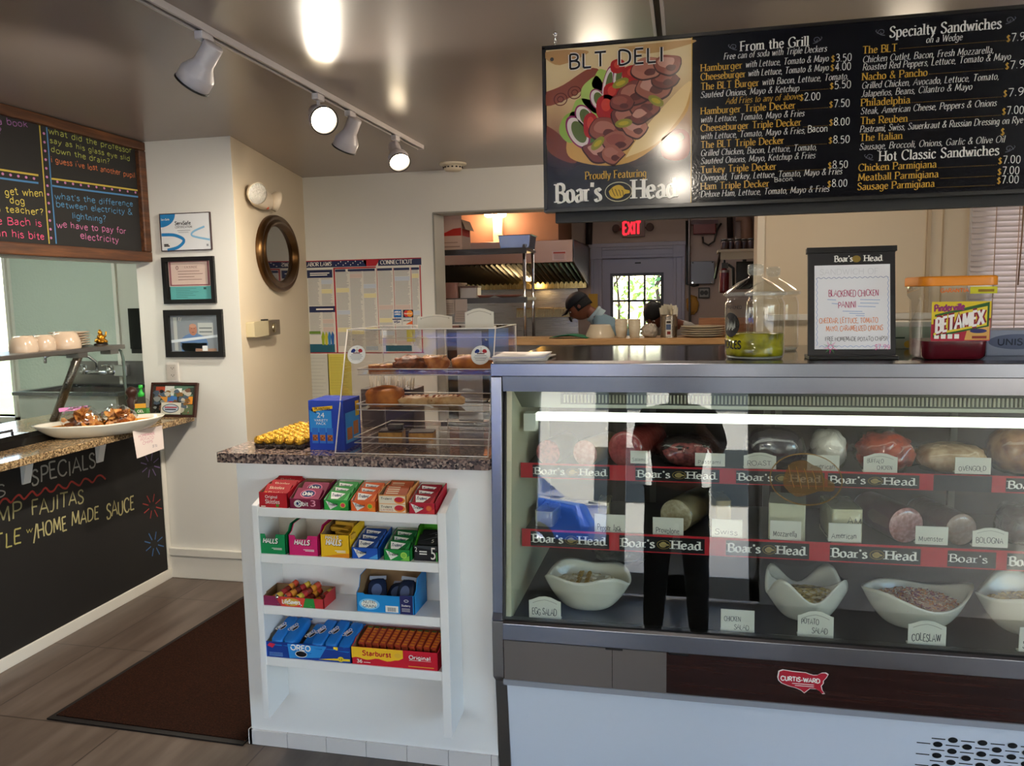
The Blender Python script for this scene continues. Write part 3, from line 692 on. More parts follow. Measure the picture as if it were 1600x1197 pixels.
# second shelf
z = SHZ[1]
def art_h(dark, extra=None):
    def f(b, w, h):
        b.m(P(dark)); write(b, 'HALLS', w*.19, h*.52, h*.24, 'sans', wt=3.4, shear=.25, z=.0002, fit=w*.56)
        b.m(WH); write(b, 'HALLS', w*.2, h*.55, h*.23, 'sans', wt=2.3, shear=.25, z=.0006, fit=w*.52)
        b.rect(w*.5, h*.28, w*.86, h*.31, .0004); b.rect(w*.56, h*.22, w*.86, h*.25, .0004)
        if extra: extra(b, w, h)
    return f
carton('cough_drop_box', 'green cough drop box with a notched front on the second shelf', -1.296, -1.201, FY0, z, .062, .095, .118, P('#118a4e'), INW, art_h('#0b5a36'), notch=(.26, .66, .016), curve=.3)
carton('cough_drop_box', 'pink cough drop box with a notched front on the second shelf', -1.191, -1.093, FY0, z, .062, .095, .118, P('#d1256e'), INW, art_h('#8d1a4a'), notch=(.2, .66, .012), curve=.3)
def ex(b, w, h):
    b.m(P('#e08a1e')).poly([(w*.02, 0, 0.0001), (w*.98, 0, .0001), (w*.98, h*.2, .0001), (w*.5, h*.12, .0001)])
    b.m(P('#a8761a')); write(b, 'HALLS', w*.17, h*.8, h*.17, 'sans', wt=3, shear=.2, z=.0003, fit=w*.48); b.m(WH); write(b, 'HALLS', w*.18, h*.81, h*.15, 'sans', wt=1.9, shear=.2, z=.0006, fit=w*.46)
carton('cough_drop_box', 'yellow honey cough drop box filled with packs on the second shelf', -1.085, -.99, FY0, z, .07, .092, .118, P('#eebc1c'), CARD, art_h('#b0801a', ex), curve=.3)
proto = None
for i, (px, py, pz, rz, rx) in enumerate([(-1.077, .055, .07, -14, 8), (-1.07, .075, .082, -10, 4), (-1.05, .03, .062, -20, 12)]):
    if proto is None:
        proto = thing('cough_drop_stick', 'x', 'candy', (0, 0, 0), 'cough drop sticks in the yellow box'); MB(P('#c79a34')).rbox(0, .07, 0, .022, -.006, .008, .004).build('wrapper', proto)
        MB(P('#8a6518')).rect(.012, .004, .05, .018, .0085).build('print', proto); o = proto
    else: o = dup(proto)
    o.location = (px, FY0+py, z+pz); o.rotation_euler = (R_(rx), 0, R_(rz)); o['label'] = ['lowest golden cough drop stick in the yellow box', 'topmost golden cough drop stick in the yellow box', 'golden cough drop stick nearest the front of the yellow box'][i]
for (bx, by, c, lab) in ((-1.14, .07, '#7a4a2a', 'brown wrapped drops left in the pink cough drop box'), (-1.235, .08, '#1c4a30', 'dark green wrapped drops left in the green cough drop box')):
    b = MB(P(c)); rnd = random.Random(3)
    for k in range(9): b.blob((bx+rnd.uniform(-.03, .03), FY0+by+rnd.uniform(-.025, .025), z+.012+rnd.uniform(0, .012)), (.012, .009, .009), .2, 8, k, 8, 6)
    o = tag(b.build('wrapped_drops'), lab, 'candy'); stuff(o)
def a(b, w, h):
    b.m(P('#3c3f44')).poly([(0, h*.9, .0001), (w, h*.7, .0001), (w, h, .0001), (0, h, .0001)])
    b.m(WH); bold(b, '5', w*.72, h*.12, h*.8, fit=w*.2, z=.0004); bold(b, '2', w*.05, h*.6, h*.3, fit=w*.1, z=.0004)
    for k in range(2): b.rect(w*.24, h*(.42+.16*k), w*.56, h*(.5+.16*k), .0004)
    b.m(P('#3f9a3f')).rect(w*.94, 0, w, h*.6, .0005)
carton('gum_carton', 'black gum box with a green back at the end of the second shelf', -.79, -.716, FY0+.012, z, .046, .098, .1, BK, P('#4fae2a'), a, curve=.5)
def pa(b, w, h, zz):
    b.m(P('#55585e')).poly([(w*.05, h*.3, zz), (w*.95, h*.75, zz), (w*.95, h*.9, zz)]); b.m(WH); write(b, '5', w*.7, h*.2, h*.3, 'sans', wt=1.6, z=zz+.0003)
packs(2, -.783, FY0+.03, z+.036, .06, .04, .012, P('#26272b'), pa, 30, .03, .006, '%s black pack in the black gum box', 'black gum packs')
# third shelf
z = SHZ[2]
def a(b, w, h):
    b.m(P('#8a2a52')).poly([(0, 0, .0001), (w*.3, 0, .0001), (w*.2, h, .0001), (0, h, .0001)]); b.m(P('#e0483a')).rect(w*.3, 0, w*.7, h, .0001)
    b.m(P('#2c8a3c')).poly([(w*.66, 0, .0002), (w*.86, 0, .0002), (w*.84, h, .0002), (w*.7, h, .0002)]); b.m(P('#d9a93c')).disc(w*.47, h*.5, w*.14, h*.42, .0002)
    b.m(WH); write(b, 'LifeSavers', w*.32, h*.32, h*.42, 'sans', wt=2.3, fit=w*.3, z=.0005)
carton('candy_roll_box', 'low red candy roll display box on the third shelf', -1.288, -1.083, FY0, z, .03, .04, .085, P('#c4373a'), CARD, a, cat='box', curve=.2)
proto = None; rnd = random.Random(5)
for i in range(8):
    cols = ['#c2452c', '#d98a2a', '#7d2c1f', '#b3312f', '#d8b23c']
    if i < 2:
        r_ = thing('candy_roll', 'x', 'candy roll', (0, 0, 0), 'candy rolls in the low red box'); q = MB()
        for k, c in enumerate(cols if i == 0 else cols[::-1]): q.m(P(c, .2)).cyl((0, -.042+k*.0168, 0), (0, -.042+(k+1)*.0168, 0), .0108, 12)
        q.build('wrapper', r_)
        for s in (-1, 1): MB(M('#c9c6c0', .15, 1, name='foil')).cyl((0, s*.042, 0), (0, s*.049, 0), .0108, 12, .003).build('foil_end', r_)
        if proto is None: proto = [r_]
        else: proto.append(r_)
        o = r_
    else: o = dup(proto[i % 2])
    lay = i//5
    o.location = (-1.258+(i % 5)*.037+lay*.03, FY0+.044, z+.016+lay*.02); o.rotation_euler = (R_(14), 0, R_(-26+rnd.uniform(-10, 8)))
    o['label'] = 'striped foil-ended candy roll %s in the low red box' % ['at the end of the bottom layer', 'second along the bottom layer', 'third along the bottom layer', 'fourth along the bottom layer', 'last along the bottom layer', 'first of the upper layer', 'second of the upper layer', 'last of the upper layer'][i]
def a(b, w, h):
    b.m(P('#7ec6ee')).disc(w*.22, h*.42, w*.18, h*.3, .0001); b.m(WH).disc(w*.22, h*.42, w*.14, h*.22, .0002)
    b.m(P('#16233f')); bold(b, 'NUTRI', w*.12, h*.46, h*.16, fit=w*.2, z=.0004); bold(b, 'GRAIN', w*.11, h*.24, h*.16, fit=w*.22, z=.0004)
    b.m(WH).rect(w*.5, h*.06, w*.72, h*.4, .0003); b.m(BK)
    for k in range(9): b.rect(w*(.535+.017*k), h*.1, w*(.535+.017*k+(.006, .01)[k % 2]), h*.32, .0005)
    b.m(P('#28295e')).rect(w*.75, 0, w*.97, h, .0002); b.m(WH); write(b, 'Blueberry', w*.78, h*.42, h*.1, 'sans', wt=1.5, fit=w*.15, z=.0005); b.ring(w*.86, h*.72, w*.04, h*.07, .0015, .0004)
    for k in range(3): b.rect(w*.78, h*(.15+.07*k), w*.92, h*(.17+.07*k), .0005)
carton('cereal_bar_box', 'blue cereal bar box with a white barcode patch on the third shelf', -.976, -.79, FY0+.004, z, .058, .11, .115, P('#1f8ad0'), CARD, a, notch=(.12, .9, .004), curve=.28, cat='box')
proto = None
for i, (px, py, rz, rx, lab) in enumerate([(-.955, .03, 14, 52, 'dark blue cereal bar wrapper leaning at the notched end of the blue box'), (-.905, .045, -4, 32, 'dark blue cereal bar wrapper lying in the middle of the blue box'), (-.865, .04, -10, 64, 'dark blue cereal bar wrapper standing upright in the blue box')]):
    if proto is None:
        proto = thing('cereal_bar', lab, 'snack bar', (0, 0, 0), 'cereal bars in the blue box'); proto.rotation_euler = (0, 0, 0)
        MB(M('#1c2740', .25, name='navy_foil')).blob((.03, .04, .0), (.03, .04, .011), .06, 8, 1, 16, 8, pw=.6).build('wrapper', proto)
        MB(M('#9aa3b4', .25, name='silver_foil')).box(.004, .056, .076, .088, -.001, .001).build('seal', proto)
        MB(M('#56668c', .3, name='foil_print')).disc(.03, .04, .016, .02, .0117).build('print', proto); o = proto
    else: o = dup(proto)
    o['label'] = lab; o.location = (px, FY0+py, z+.012); o.rotation_euler = (R_(rx), 0, R_(rz))
# bottom shelf
z = SHZ[3]
OB = '#1c56b8'
def oreo_art(b, w, h, zz, s=1):
    b.m(WH); write(b, 'OREO', w*.12, h*.5, h*.34, 'sans', wt=2.4, fit=w*.66, z=zz+.0003)
    b.m(BK).disc(w*.45, h*.28, w*.24, h*.2, zz+.0001); b.m(WH).ring(w*.45, h*.28, w*.24, h*.2, w*.03, zz+.0002)
def a(b, w, h):
    b.m(P('#2f8fdc')).poly([(w*.28, h*.02, .0001), (w*.64, h*.2, .0001), (w*.72, h*.95, .0001), (w*.26, h*.95, .0001)])
    b.m(P(OB)).rect(w*.0, 0, w*.02, h, .0001)
    b.m(WH); write(b, 'OREO', w*.3, h*.58, h*.32, 'sans', wt=2.3, fit=w*.24, z=.0004); b.m(BK).disc(w*.42, h*.34, w*.07, h*.22, .0003); b.m(WH).ring(w*.42, h*.34, w*.07, h*.22, .002, .0004)
    b.m(P('#f1d02c')).poly([(w*.62, h*.1, .0003), (w*.985, h*.12, .0003), (w*.985, h*.27, .0003), (w*.8, h*.24, .0003)]).rect(w*.8, h*.78, w*.85, h*.98, .0003); b.disc(w*.88, h*.22, w*.035, h*.16, .0004)
    b.m(BK); bold(b, '12', w*.862, h*.15, h*.13, fit=w*.036, z=.0006)
    b.m(P('#d02a4c')).poly([(w*.02, h*.74, .0003), (w*.08, h*.6, .0003), (w*.12, h*.86, .0003), (w*.05, h*.93, .0003)])
    b.m(P('#86b4e6'))
    for k in range(3): b.rect(w*.04, h*(.1+.09*k), w*.2, h*(.13+.09*k), .0003)
carton('cookie_box', 'dark blue cookie pack box with a yellow corner stripe on the bottom shelf', -1.288, -1.0, FY0, z, .05, .062, .118, P('#1b3f94'), P('#b9a98c'), a, curve=.25, cat='box')
proto = None
for i, (px, dz, lab) in enumerate([(-1.272, .018, 'blue cookie pack at the outer end of the dark blue box'), (-1.23, .018, 'second blue cookie pack from the outer end of the dark blue box'), (-1.172, .0, 'blue cookie pack lying lowest in the dark blue box'), (-1.135, .016, 'blue cookie pack just past the gap in the dark blue box'), (-1.09, .018, 'blue cookie pack second from the orange candy packs'), (-1.045, .014, 'blue cookie pack next to the orange candy packs')]):
    if proto is None:
        proto = thing('cookie_pack', lab, 'cookie pack', (0, 0, 0), 'blue cookie packs on the bottom shelf')
        MB(M('#2377c8', .22, name='blue_film')).blob((.021, .055, .0), (.021, .056, .016), .03, 6, 2, 20, 12, pw=.32).build('wrapper', proto)
        q = MB(None, T(.012, .028, .0168) @ RZ(62)); oreo_art(q, .056, .03, 0); q.build('print', proto); o = proto
        for yy_ in (-.006, .112): MB(M('#2f86d6', .22, name='blue_crimp')).box(.002, .040, yy_, yy_+.006, -.001, .001).build('crimp', proto)
    else: o = dup(proto)
    o['label'] = lab; o.location = (px, FY0+.006, z+.024+dz); o.rotation_euler = (R_(20), 0, R_(-4))
def a(b, w, h):
    n = 12; top = [(w*.55*k/n, h*(.36+.06*math.sin(k*1.2)), .0002) for k in range(n+1)]
    b.m(P('#f2c02a')).add([(0, h, .0002), (w*.6, h, .0002), (w*.6, h*.55, .0002)]+[(p[0], p[1], .0002) for p in reversed(top)], [tuple(range(3+len(top)))])
    b.m(P('#c02a2a')); write(b, 'Starburst', w*.13, h*.56, h*.26, 'sans', wt=2.4, fit=w*.34, z=.0005)
    b.m(WH); write(b, 'Original', w*.67, h*.56, h*.2, 'sans', wt=2.3, fit=w*.25, z=.0005); write(b, '36', w*.06, h*.12, h*.18, 'sans', wt=2.3, fit=w*.07, z=.0005)
    b.rect(w*.14, h*.14, w*.22, h*.17, .0005); b.rect(w*.67, h*.48, w*.92, h*.5, .0005); b.m(P('#e8b53c')).rect(w*.66, h*.12, w*.95, h*.16, .0005).disc(w*.54, h*.68, w*.04, h*.14, .0004)
carton('candy_pack_box', 'red and yellow fruit chew box on the bottom shelf', -.998, -.72, FY0, z, .056, .075, .118, P('#cc1f33'), CARD, a, curve=.3, cat='box')
proto = None
for i in range(11):
    if proto is None:
        proto = thing('fruit_chew_pack', 'x', 'candy pack', (0, 0, 0), 'fruit chew packs in the red and yellow box')
        MB(M('#b4442a', .3, name='orange_red_film')).rbox(0, .019, 0, .075, -.008, .008, .004).build('wrapper', proto)
        q = MB(P('#d8862e'))
        for k in range(6): q.rect(.003, .006+k*.011, .016, .012+k*.011, .0084)
        q.m(P('#3f6a34')).rect(.002, .068, .017, .074, .0084); q.build('print', proto); o = proto
    else: o = dup(proto)
    o['label'] = 'orange-red fruit chew pack %s' % (['next to the blue cookie packs'] + ['%s along from the blue cookie packs' % k for k in ('second', 'third', 'fourth', 'fifth', 'sixth', 'seventh', 'eighth', 'ninth', 'tenth')] + ['at the end of the row by the rack side'])[i]
    o.location = (-.985+i*.0235, FY0+.022, z+.052); o.rotation_euler = (R_(20), 0, R_(-6))

# ---------------------------------------------------------------- things on the granite top
ZT = 1.008
t = thing('chocolate_tray', 'clear plastic tray of gold foil chocolates on the granite counter', 'tray', (-1.31, 2.45, ZT))
tx, ty = -1.405, 2.335
b = MB(ACRYL)
for r_ in range(9):
    for c in range(5): b.xf(T(tx+.019+c*.037, ty+.019+r_*.037, ZT)).lathe([(.013, .0008), (.018, .012)], 10, cap=False)
b.xf(Matrix()).box(tx, tx+.187, ty, ty+.34, ZT+.012, ZT+.0135)
b.m(M('#2a201c', .6, name='brown_paper_cup'))
for r_ in range(9):
    for c in range(5): b.xf(T(tx+.019+c*.037, ty+.019+r_*.037, ZT)).lathe([(.0125, .001), (.0155, .013), (.0165, .0145)], 10, cap=True)
b.build('tray', t)
GOLD = M('#d9a83c', .28, 1, bump=.9, nscale=160, name='gold_foil')
proto = None
for r_ in range(9):
    for c in range(5):
        if proto is None:
            proto = MB(GOLD, T(tx+.019, ty+.019, ZT+.027)).blob((0, 0, 0), (.0165, .0165, .0150), .16, 14, 3, 16, 10).build('foil_chocolate', origin=(tx+.019, ty+.019, ZT+.014))
            tag(proto, 'gold foil wrapped ball of chocolate in the clear tray', 'chocolate', 'gold foil chocolates'); o = proto
        else: o = proto.copy(); COL.objects.link(o)
        o.location = (tx+.019+c*.037, ty+.019+r_*.037, ZT+.014); o.rotation_euler = (0, 0, (r_*5+c)*1.3)
# nut box
x0, y0 = -1.198, 2.345
t = thing('snack_box', 'tall blue peanut variety box standing on the granite counter', 'box', (x0+.06, y0+.07, ZT))
BB = P('#1d3fb0', .25)
MB(BB).box(x0, x0+.122, y0, y0+.135, ZT, ZT+.163).build('carton', t, bevel=.0015)
a = MB(None, face(x0, y0-.0008, ZT)); w_, h_ = .122, .163
a.m(P('#2f8fd8')).rect(.004, h_*.36, w_*.66, h_*.8, 0)
a.m(BK).poly([(.008, h_*.80, .0003), (.028, h_*.74, .0003), (.022, h_*.88, .0003)]); a.m(YEL).poly([(.018, h_*.78, .0004), (w_*.7, h_*.84, .0004), (w_*.7, h_*.9, .0004), (.014, h_*.86, .0004)])
a.m(BK); write(a, 'PLANTERS', .024, h_*.81, .008, 'sans', wt=2, fit=.055, z=.0008, shear=-.1)
a.m(WH); bold(a, '24', .03, h_*.66, .016, z=.0006, fit=.026); bold(a, 'VARIETY', .02, h_*.58, .008, z=.0006, fit=.048); bold(a, 'PACK', .027, h_*.515, .008, z=.0006, fit=.034)
for k in range(3):
    xx = .010+k*.026; a.m(P('#2a6cc8')).rect(xx, h_*.14, xx+.022, h_*.45, .0003); a.m(P('#b5692c')).rect(xx+.002, h_*.19, xx+.02, h_*.31, .0005)
    a.m(P('#7c3a1c'))
    for q in range(5): a.disc(xx+.005+(q % 3)*.006, h_*(.21+.035*(q//2)), .003, .0035, .0007, 8)
a.build('front_print', t)
a = MB(None, frame((x0+.1228, y0+.012, ZT), (0, 1, 0), (0, 0, 1)))
a.m(P('#2f8fd8')).rect(0, .02, .11, .12, 0); a.m(P('#b5692c')).rect(.01, .03, .05, .07, .0004).rect(.06, .04, .1, .085, .0004); a.m(YEL).rect(.08, .1, .11, .15, .0004)
a.build('side_print', t)
# box of wrapped straws behind the case
t = thing('straw_box', 'dark box of white paper-wrapped straws behind the pastry case', 'box', (-1.15, 2.86, ZT))
MB(M('#453a3c', .6, name='dark_card')).box(-1.21, -1.0, 2.80, 2.93, ZT, ZT+.145).build('box', t, bevel=.002)
b = MB(M('#d8cfbf', .6, name='straw_paper')); rnd = random.Random(9)
for k in range(46):
    px, py = rnd.uniform(-1.195, -1.015), rnd.uniform(2.815, 2.915)
    b.tube([(px, py, ZT+.1), (px+rnd.uniform(-.01, .012), py+rnd.uniform(-.01, .01), ZT+.175+rnd.uniform(-.01, .025))], .0032, 5)
o = tag(b.build('paper_straws'), 'white paper-wrapped straws bunched in the dark box', 'straws'); stuff(o)
# ---------------------------------------------------------------- refrigerated deli case
CX0, CX1 = -.570, 2.1
GT = (2.333, 1.212); GB = (2.242, .521)                 # glass line in the y-z plane
DECK = .515
LAM = wood_mat('dark_laminate', '#1d0f0d', '#2a1512', '#341c16', (1, 6, 30), .22)
CREAM = M('#d6d2b4', .5, name='cream_liner')
CASEW = M('#cfd8e6', .32, nz=.01, name='white_enamel')
t = thing('deli_case', 'long steel and glass refrigerated deli case with a dark brown front band', 'display case', (.7, 2.6, 0))
MB(STEEL).prismX([(2.285, 1.258), (2.285, 1.297), (2.36, 1.299), (2.36, 1.29), (2.30, 1.258)], CX0, CX1).build('top_rail', t, bevel=.002)
MB(brushed('polished_steel', '#b4b4ba', .22, amt=.04)).prismX([(2.293, 1.257), (2.35, 1.257), (2.35, GT[1]), (2.296, GT[1])], CX0+.034, CX1).build('header_rail', t)
MB(BLACKG).box(CX0+.02, CX1, 2.36, 3.05, 1.255, 1.297).build('top_deck', t)
prof = [(2.286, 1.257), (2.245, .54), (2.234, .52), (2.234, .34), (2.262, .315), (2.40, 0), (3.05, 0), (3.05, 1.257)]
MB(CREAM).prismX([(2.33, 1.25), (2.255, .5), (2.27, .3), (3.05, .3), (3.05, 1.25)], CX0+.034, CX0+.055).build('end_liner', t)
MB(STEEL).prismX([prof[0], prof[1], prof[2], (2.30, .52), (2.335, 1.257)], CX0, CX0+.033).build('end_post', t, bevel=.002)
MB(STEELD).prismX([(2.234, .517), (2.234, .34), (2.262, .315), (2.292, 0), (2.40, 0), (2.34, .3), (2.30, .517)], CX0, CX0+.037).build('lower_post', t, bevel=.002)
MB(CASEW).prismX([(2.30, .5), (2.34, .3), (2.40, 0), (3.05, 0), (3.05, 1.257), (2.335, 1.257)], CX0+.003, CX0+.030).build('end_panel', t)
MB(BLACKP).prismX([(GT[0]-.012, GT[1]), (GB[0]-.004, GB[1]), (GB[0]+.012, GB[1]), (GT[0]+.008, GT[1])], CX0+.034, CX0+.040).build('glass_gasket', t)
MB(CASEGLASS).prismX([(GB[0], GB[1]), (GB[0]+.006, GB[1]), (GT[0]+.006, GT[1]), GT], CX0+.040, CX1-.04).build('front_glass', t)
MB(STEEL).prismX([(2.228, .463), (2.231, .513), (2.240, .521), (2.275, .521), (2.275, .463)], CX0+.034, CX1).build('bottom_rail', t, bevel=.0015)
MB(BLACKP).box(CX0+.04, CX1, 2.238, 2.262, .521, .525).build('glass_channel', t)
MB(LAM).prismX([(2.232, .338), (2.232, .462), (2.26, .462), (2.26, .338)], CX0+.034, CX1).build('front_band', t)
xs_ = [CX0+.037, atY(957, 1040, 2.231).x, atY(1042, 1050, 2.231).x]
for i_ in (0, 1): MB(M('#77706c', .38, .5, name='grey_plate')).box(xs_[i_], xs_[i_+1]-.0015, 2.2295, 2.2318, .3385, .4615).build('band_plate', t)
for a_, b_ in ((946, 973), (1045, 1076)): MB(BLACKP).box(atY(a_, 1008, 2.226).x, atY(b_, 1008, 2.226).x, 2.2255, 2.229, .458, .464).build('rail_clip', t)
MB(M('#8e929c', .3, name='grey_lip')).prismX([(2.226, .321), (2.226, .338), (2.26, .338), (2.262, .316)], CX0+.034, CX1).build('lip', t)
MB(CASEW).prismX([(2.262, .32), (2.300, .0), (2.34, .0), (2.30, .32)], CX0+.034, CX1).build('lower_panel', t)
# punched vents in the lower panel
ln = V((2.40-2.262, 0-.287)).normalized() if False else None
FL = frame((0, 2.262-.0015, .32), (1, 0, 0), (0, 2.262-2.300, .32))          # local y runs up the panel
v = MB(M('#050507', .8, name='vent_dark'), FL)
for r_ in range(9):
    yy = -.066-.0178*r_
    for k in range(12):
        xx = .690+.074*k+(.0, -.037)[r_ % 2]
        v.disc(xx+.037, yy, .0122, .0088, 0, 18); v.rect(xx-.017, yy-.0016, xx+.018, yy+.0016, 0)
v.build('vent_slots', t)
# sticker on the brown band
def us(a):
    return [(0, .62), (.02, .9), (.1, .98), (.3, .94), (.55, .93), (.62, .88), (.7, .84), (.78, .86), (.86, .97), (.94, .99), (.99, .92), (.95, .75), (.9, .62), (.9, .5), (.86, .38), (.88, .2), (.93, .05), (.88, .03), (.82, .16), (.76, .22), (.64, .22), (.58, .1), (.53, 0), (.46, .12), (.36, .2), (.22, .26), (.08, .36), (.02, .48)]
p0 = atY(1216, 1072, 2.232); p1 = atY(1294, 1046, 2.232); sw = p1.x-p0.x; sh = .062
a = MB(None, face(p0.x, 2.2314, .375))
cx_ = sw/2; cy_ = sh/2
a.m(P('#e8d9d4')).poly([(cx_+(x*sw-cx_)*1.05, cy_+(y*sh-cy_)*1.08, 0) for x, y in us(0)]); a.m(P('#b02234')).poly([(x*sw, y*sh, .0003) for x, y in us(0)])
a.m(WH); write(a, 'CURTIS-WARD', sw*.05, sh*.5, sh*.2, 'sans', wt=2.4, fit=sw*.8, z=.0006)
for k in range(2): a.rect(sw*(.28+.06*k), sh*(.38-.09*k), sw*.72, sh*(.41-.09*k), .0006)
a.build('map_sticker', t)
# inside
MB(M('#191614', .35, nz=.1, name='black_deck')).box(CX0+.055, CX1-.02, 2.262, 3.0, DECK-.02, DECK).build('deck', t)
bk = MB(M('#3a3029', .3, name='brown_rear_doors')).box(CX0+.055, CX1-.02, 2.985, 3.0, DECK, 1.25)
for x in (-.13, .28, .32, .9, 1.3): bk.m(M('#6a645c', .35, name='door_stile')).box(x, x+.022, 2.97, 2.985, DECK, 1.25)
bk.build('rear_doors', t)
MB(M('#7d8076', .5, name='canopy_grey')).prismX([(2.345, 1.21), (2.36, 1.235), (2.60, 1.19), (2.60, 1.12), (2.47, 1.14)], CX0+.055, CX1-.03).build('canopy', t)
gr = MB(M('#c9c8ae', .5, name='grille_cream'))
x = -.36
while x < 2.0: gr.box(x, x+.005, 2.352, 2.36, 1.172, 1.196); x += .0105
gr.build('air_grille', t)
MB(M('#5a5c52', .6, name='grille_dark')).box(-.37, 2.0, 2.36, 2.368, 1.166, 1.2).build('grille_backing', t)
MB(M('#e8e8dc', .4, name='lamp_cap')).box(-.50, -.462, 2.425, 2.475, 1.07, 1.126).build('lamp_cap', t)
MB(M('#fbfff0', .4, e=1.15, name='fluorescent')).box(-.462, 2.0, 2.435, 2.47, 1.102, 1.126).build('lamp_tube', t)
SH1, SH2, RLY = .944, .738, 2.41
for z in (SH1, SH2):
    MB(M('#57544e', .3, .6, name='shelf_metal')).box(CX0+.06, 2.0, RLY+.004, 2.86, z-.009, z-.001).build('shelf', t)
    MB(STEELD).box(CX0+.06, 2.0, RLY-.004, RLY+.003, z-.014, z-.006).build('shelf_lip', t)
def boars(a, w, h):
    a.m(P('#141416')).rect(0, 0, w, h, 0)
    a.m(WH); write(a, "Boar's", w*.03, h*.26, h*.54, 'serif', wt=2.3, z=.0006, fit=w*.40)
    write(a, 'Head', w*.62, h*.26, h*.54, 'serif', wt=2.3, z=.0006, fit=w*.35)
    a.m(P('#7d6a34')).disc(w*.525, h*.5, w*.082, h*.3, .0003); a.m(P('#141416')).disc(w*.525, h*.5, w*.072, h*.25, .0005)
    boar_mark(a, w*.525, h*.5, w*.06, h*.2, .0007, '#a8935a')
def boar_mark(a, cx, cy, rx, ry, z, col):
    pts = [(-.9, .1), (-.5, .7), (0, .95), (.4, .7), (.6, .3), (1, .1), (1, -.25), (.6, -.35), (.3, -.8), (-.2, -.95), (-.7, -.6)]
    a.m(P(col)).poly([(cx+x*rx, cy+y*ry, z) for x, y in crom([p for p in pts]+[pts[0]], 3)[:-1]][::-1])
    a.m(P('#3a2f18'))
    for k in range(4): ribbon(a, crom([(cx+(-.6+.3*k)*rx, cy+(.5-.1*k)*ry), (cx+(-.5+.3*k)*rx, cy), (cx+(-.3+.25*k)*rx, cy-.6*ry)], 3), lambda x, y: rx*.06, z+.0003)
# gold oval emblem printed on the front glass
gu = V((0, GT[0]-GB[0], GT[1]-GB[1])).normalized(); gn = V((1, 0, 0)).cross(gu)
def onglass(px, py):
    d = ray(px, py); P0 = V((0, GB[0]-.0012, GB[1])); return V((0, 0, EYE))+d*((P0-V((0, 0, EYE))).dot(gn)/d.dot(gn))
ec = onglass(1259, 749); ex = (onglass(1317, 749)-onglass(1202, 749)).length/2; ey = (onglass(1259, 708)-onglass(1259, 790)).length/2
DEC = M('#7a5c22', .4, alpha=.8, name='gold_decal'); DEC2 = M('#6a4c18', .5, alpha=.72, name='gold_decal_fill')
a = MB(DEC, frame(ec, (1, 0, -.06), z=gn)); a.ring(0, 0, ex, ey, .0035, 0)
a.m(DEC2).poly([(x*ex*.8, y*ey*.8, .0002) for x, y in crom([(-.7, .35), (-.5, .75), (-.1, .9), (.2, .72), (.5, .55), (.62, .15), (.95, -.05), (.95, -.45), (.5, -.5), (.15, -.7), (-.3, -.85), (-.75, -.35), (-.7, .35)], 4)[:-1]][::-1])
a.m(DEC)
for k in range(5): ribbon(a, crom([((-.5+.22*k)*ex, .5*ey-.05*k*ey), ((-.42+.22*k)*ex, .1*ey), ((-.3+.2*k)*ex, -.35*ey)], 3), lambda x, y: .002, .0004)
a.build('glass_emblem', t)
def pxx(x, y=740, Y=RLY): return atY(x, y, Y).x
RED_R = P('#b3202b')
for z0, z1, ys, spans in ((.924, .972, 740, [(833, 953), (993, 1124), (1150, 1288), (1293, 1436), (1458, 1549), (1571, 1712)]), (.700, .758, 855, [(830, 952), (968, 1101), (1134, 1264), (1296, 1438), (1480, 1556), (1573, 1712)])):
    tot = MB(RED_R, face(0, RLY-.006, 0)).rect(CX0+.062, z0, 2.0, z1, 0).build('price_rail', t)
    for i, (a0, a1) in enumerate(spans):
        x0, x1 = pxx(a0, ys), pxx(a1, ys); blank = (a0 == 1458)
        m_ = z1-z0; a = MB(None, face(x0, RLY-.0065, z0+m_*.06))
        if blank: a.m(P('#23252b')).rect(0, -m_*.06, x1-x0, m_*.9, .0002)
        elif a0 == 1480: a.m(P('#141416')).rect(0, 0, x1-x0, m_*.82, 0); a.m(WH); write(a, "Boar's", (x1-x0)*.05, m_*.26, m_*.38, 'serif', wt=1.9, z=.0006, fit=(x1-x0)*.8)
        else: boars(a, x1-x0, m_*.82)
        a.build('rail_sign', tot)
# ------- price tags
def deli_tag(px0, px1, py0, py1, Y, txt, label, peaked=True, two=None, blank=False, group='deli price tags'):
    p = atY(px0, py1, Y); q = atY(px1, py0, Y); w = q.x-p.x; h = q.z-p.z
    if 'floor' in group: p.z = DECK+.0004; h = max(h, .055)
    t = thing('price_tag', label, 'price tag', (p.x+w/2, Y, p.z), group)
    top = [(w, h*.8), (w*.93, h*.82), (w*.68, h*.97), (w*.5, h), (w*.32, h*.97), (w*.07, h*.82), (0, h*.8)] if peaked else [(w, h), (0, h)]
    b = MB(M('#dfddd0', .35, name='tag_plastic'), face(p.x, Y, p.z)); b.prism([(0, 0), (w, 0)]+top, -.003, 0)
    b.xf(Matrix()).box(p.x, p.x+w, Y+.003, Y+.02, p.z, p.z+.004); b.build('plate', t)
    a = MB(P('#2a2f3a'), face(p.x, Y-.0006, p.z))
    if not blank:
        if two: write(a, txt, w*.1, h*.5, h*.2, 'hand', wt=.9, jit=1, fit=w*.5); write(a, two, w*.4, h*.16, h*.2, 'hand', wt=.9, jit=1, fit=w*.45)
        else: write(a, txt, w*.1, h*.2, h*.28, 'hand', wt=.9, jit=1, fit=w*.78)
    a.m(P('#a9a79c'))
    if peaked:
        for s in (-1, 1): ribbon(a, crom([(w*.5, h*.86), (w*(.5+.2*s), h*.8), (w*(.5+.38*s), h*.7)], 3), lambda x, y: h*.025, .0002)
    a.build('lettering', t); return t
T1 = RLY+.012
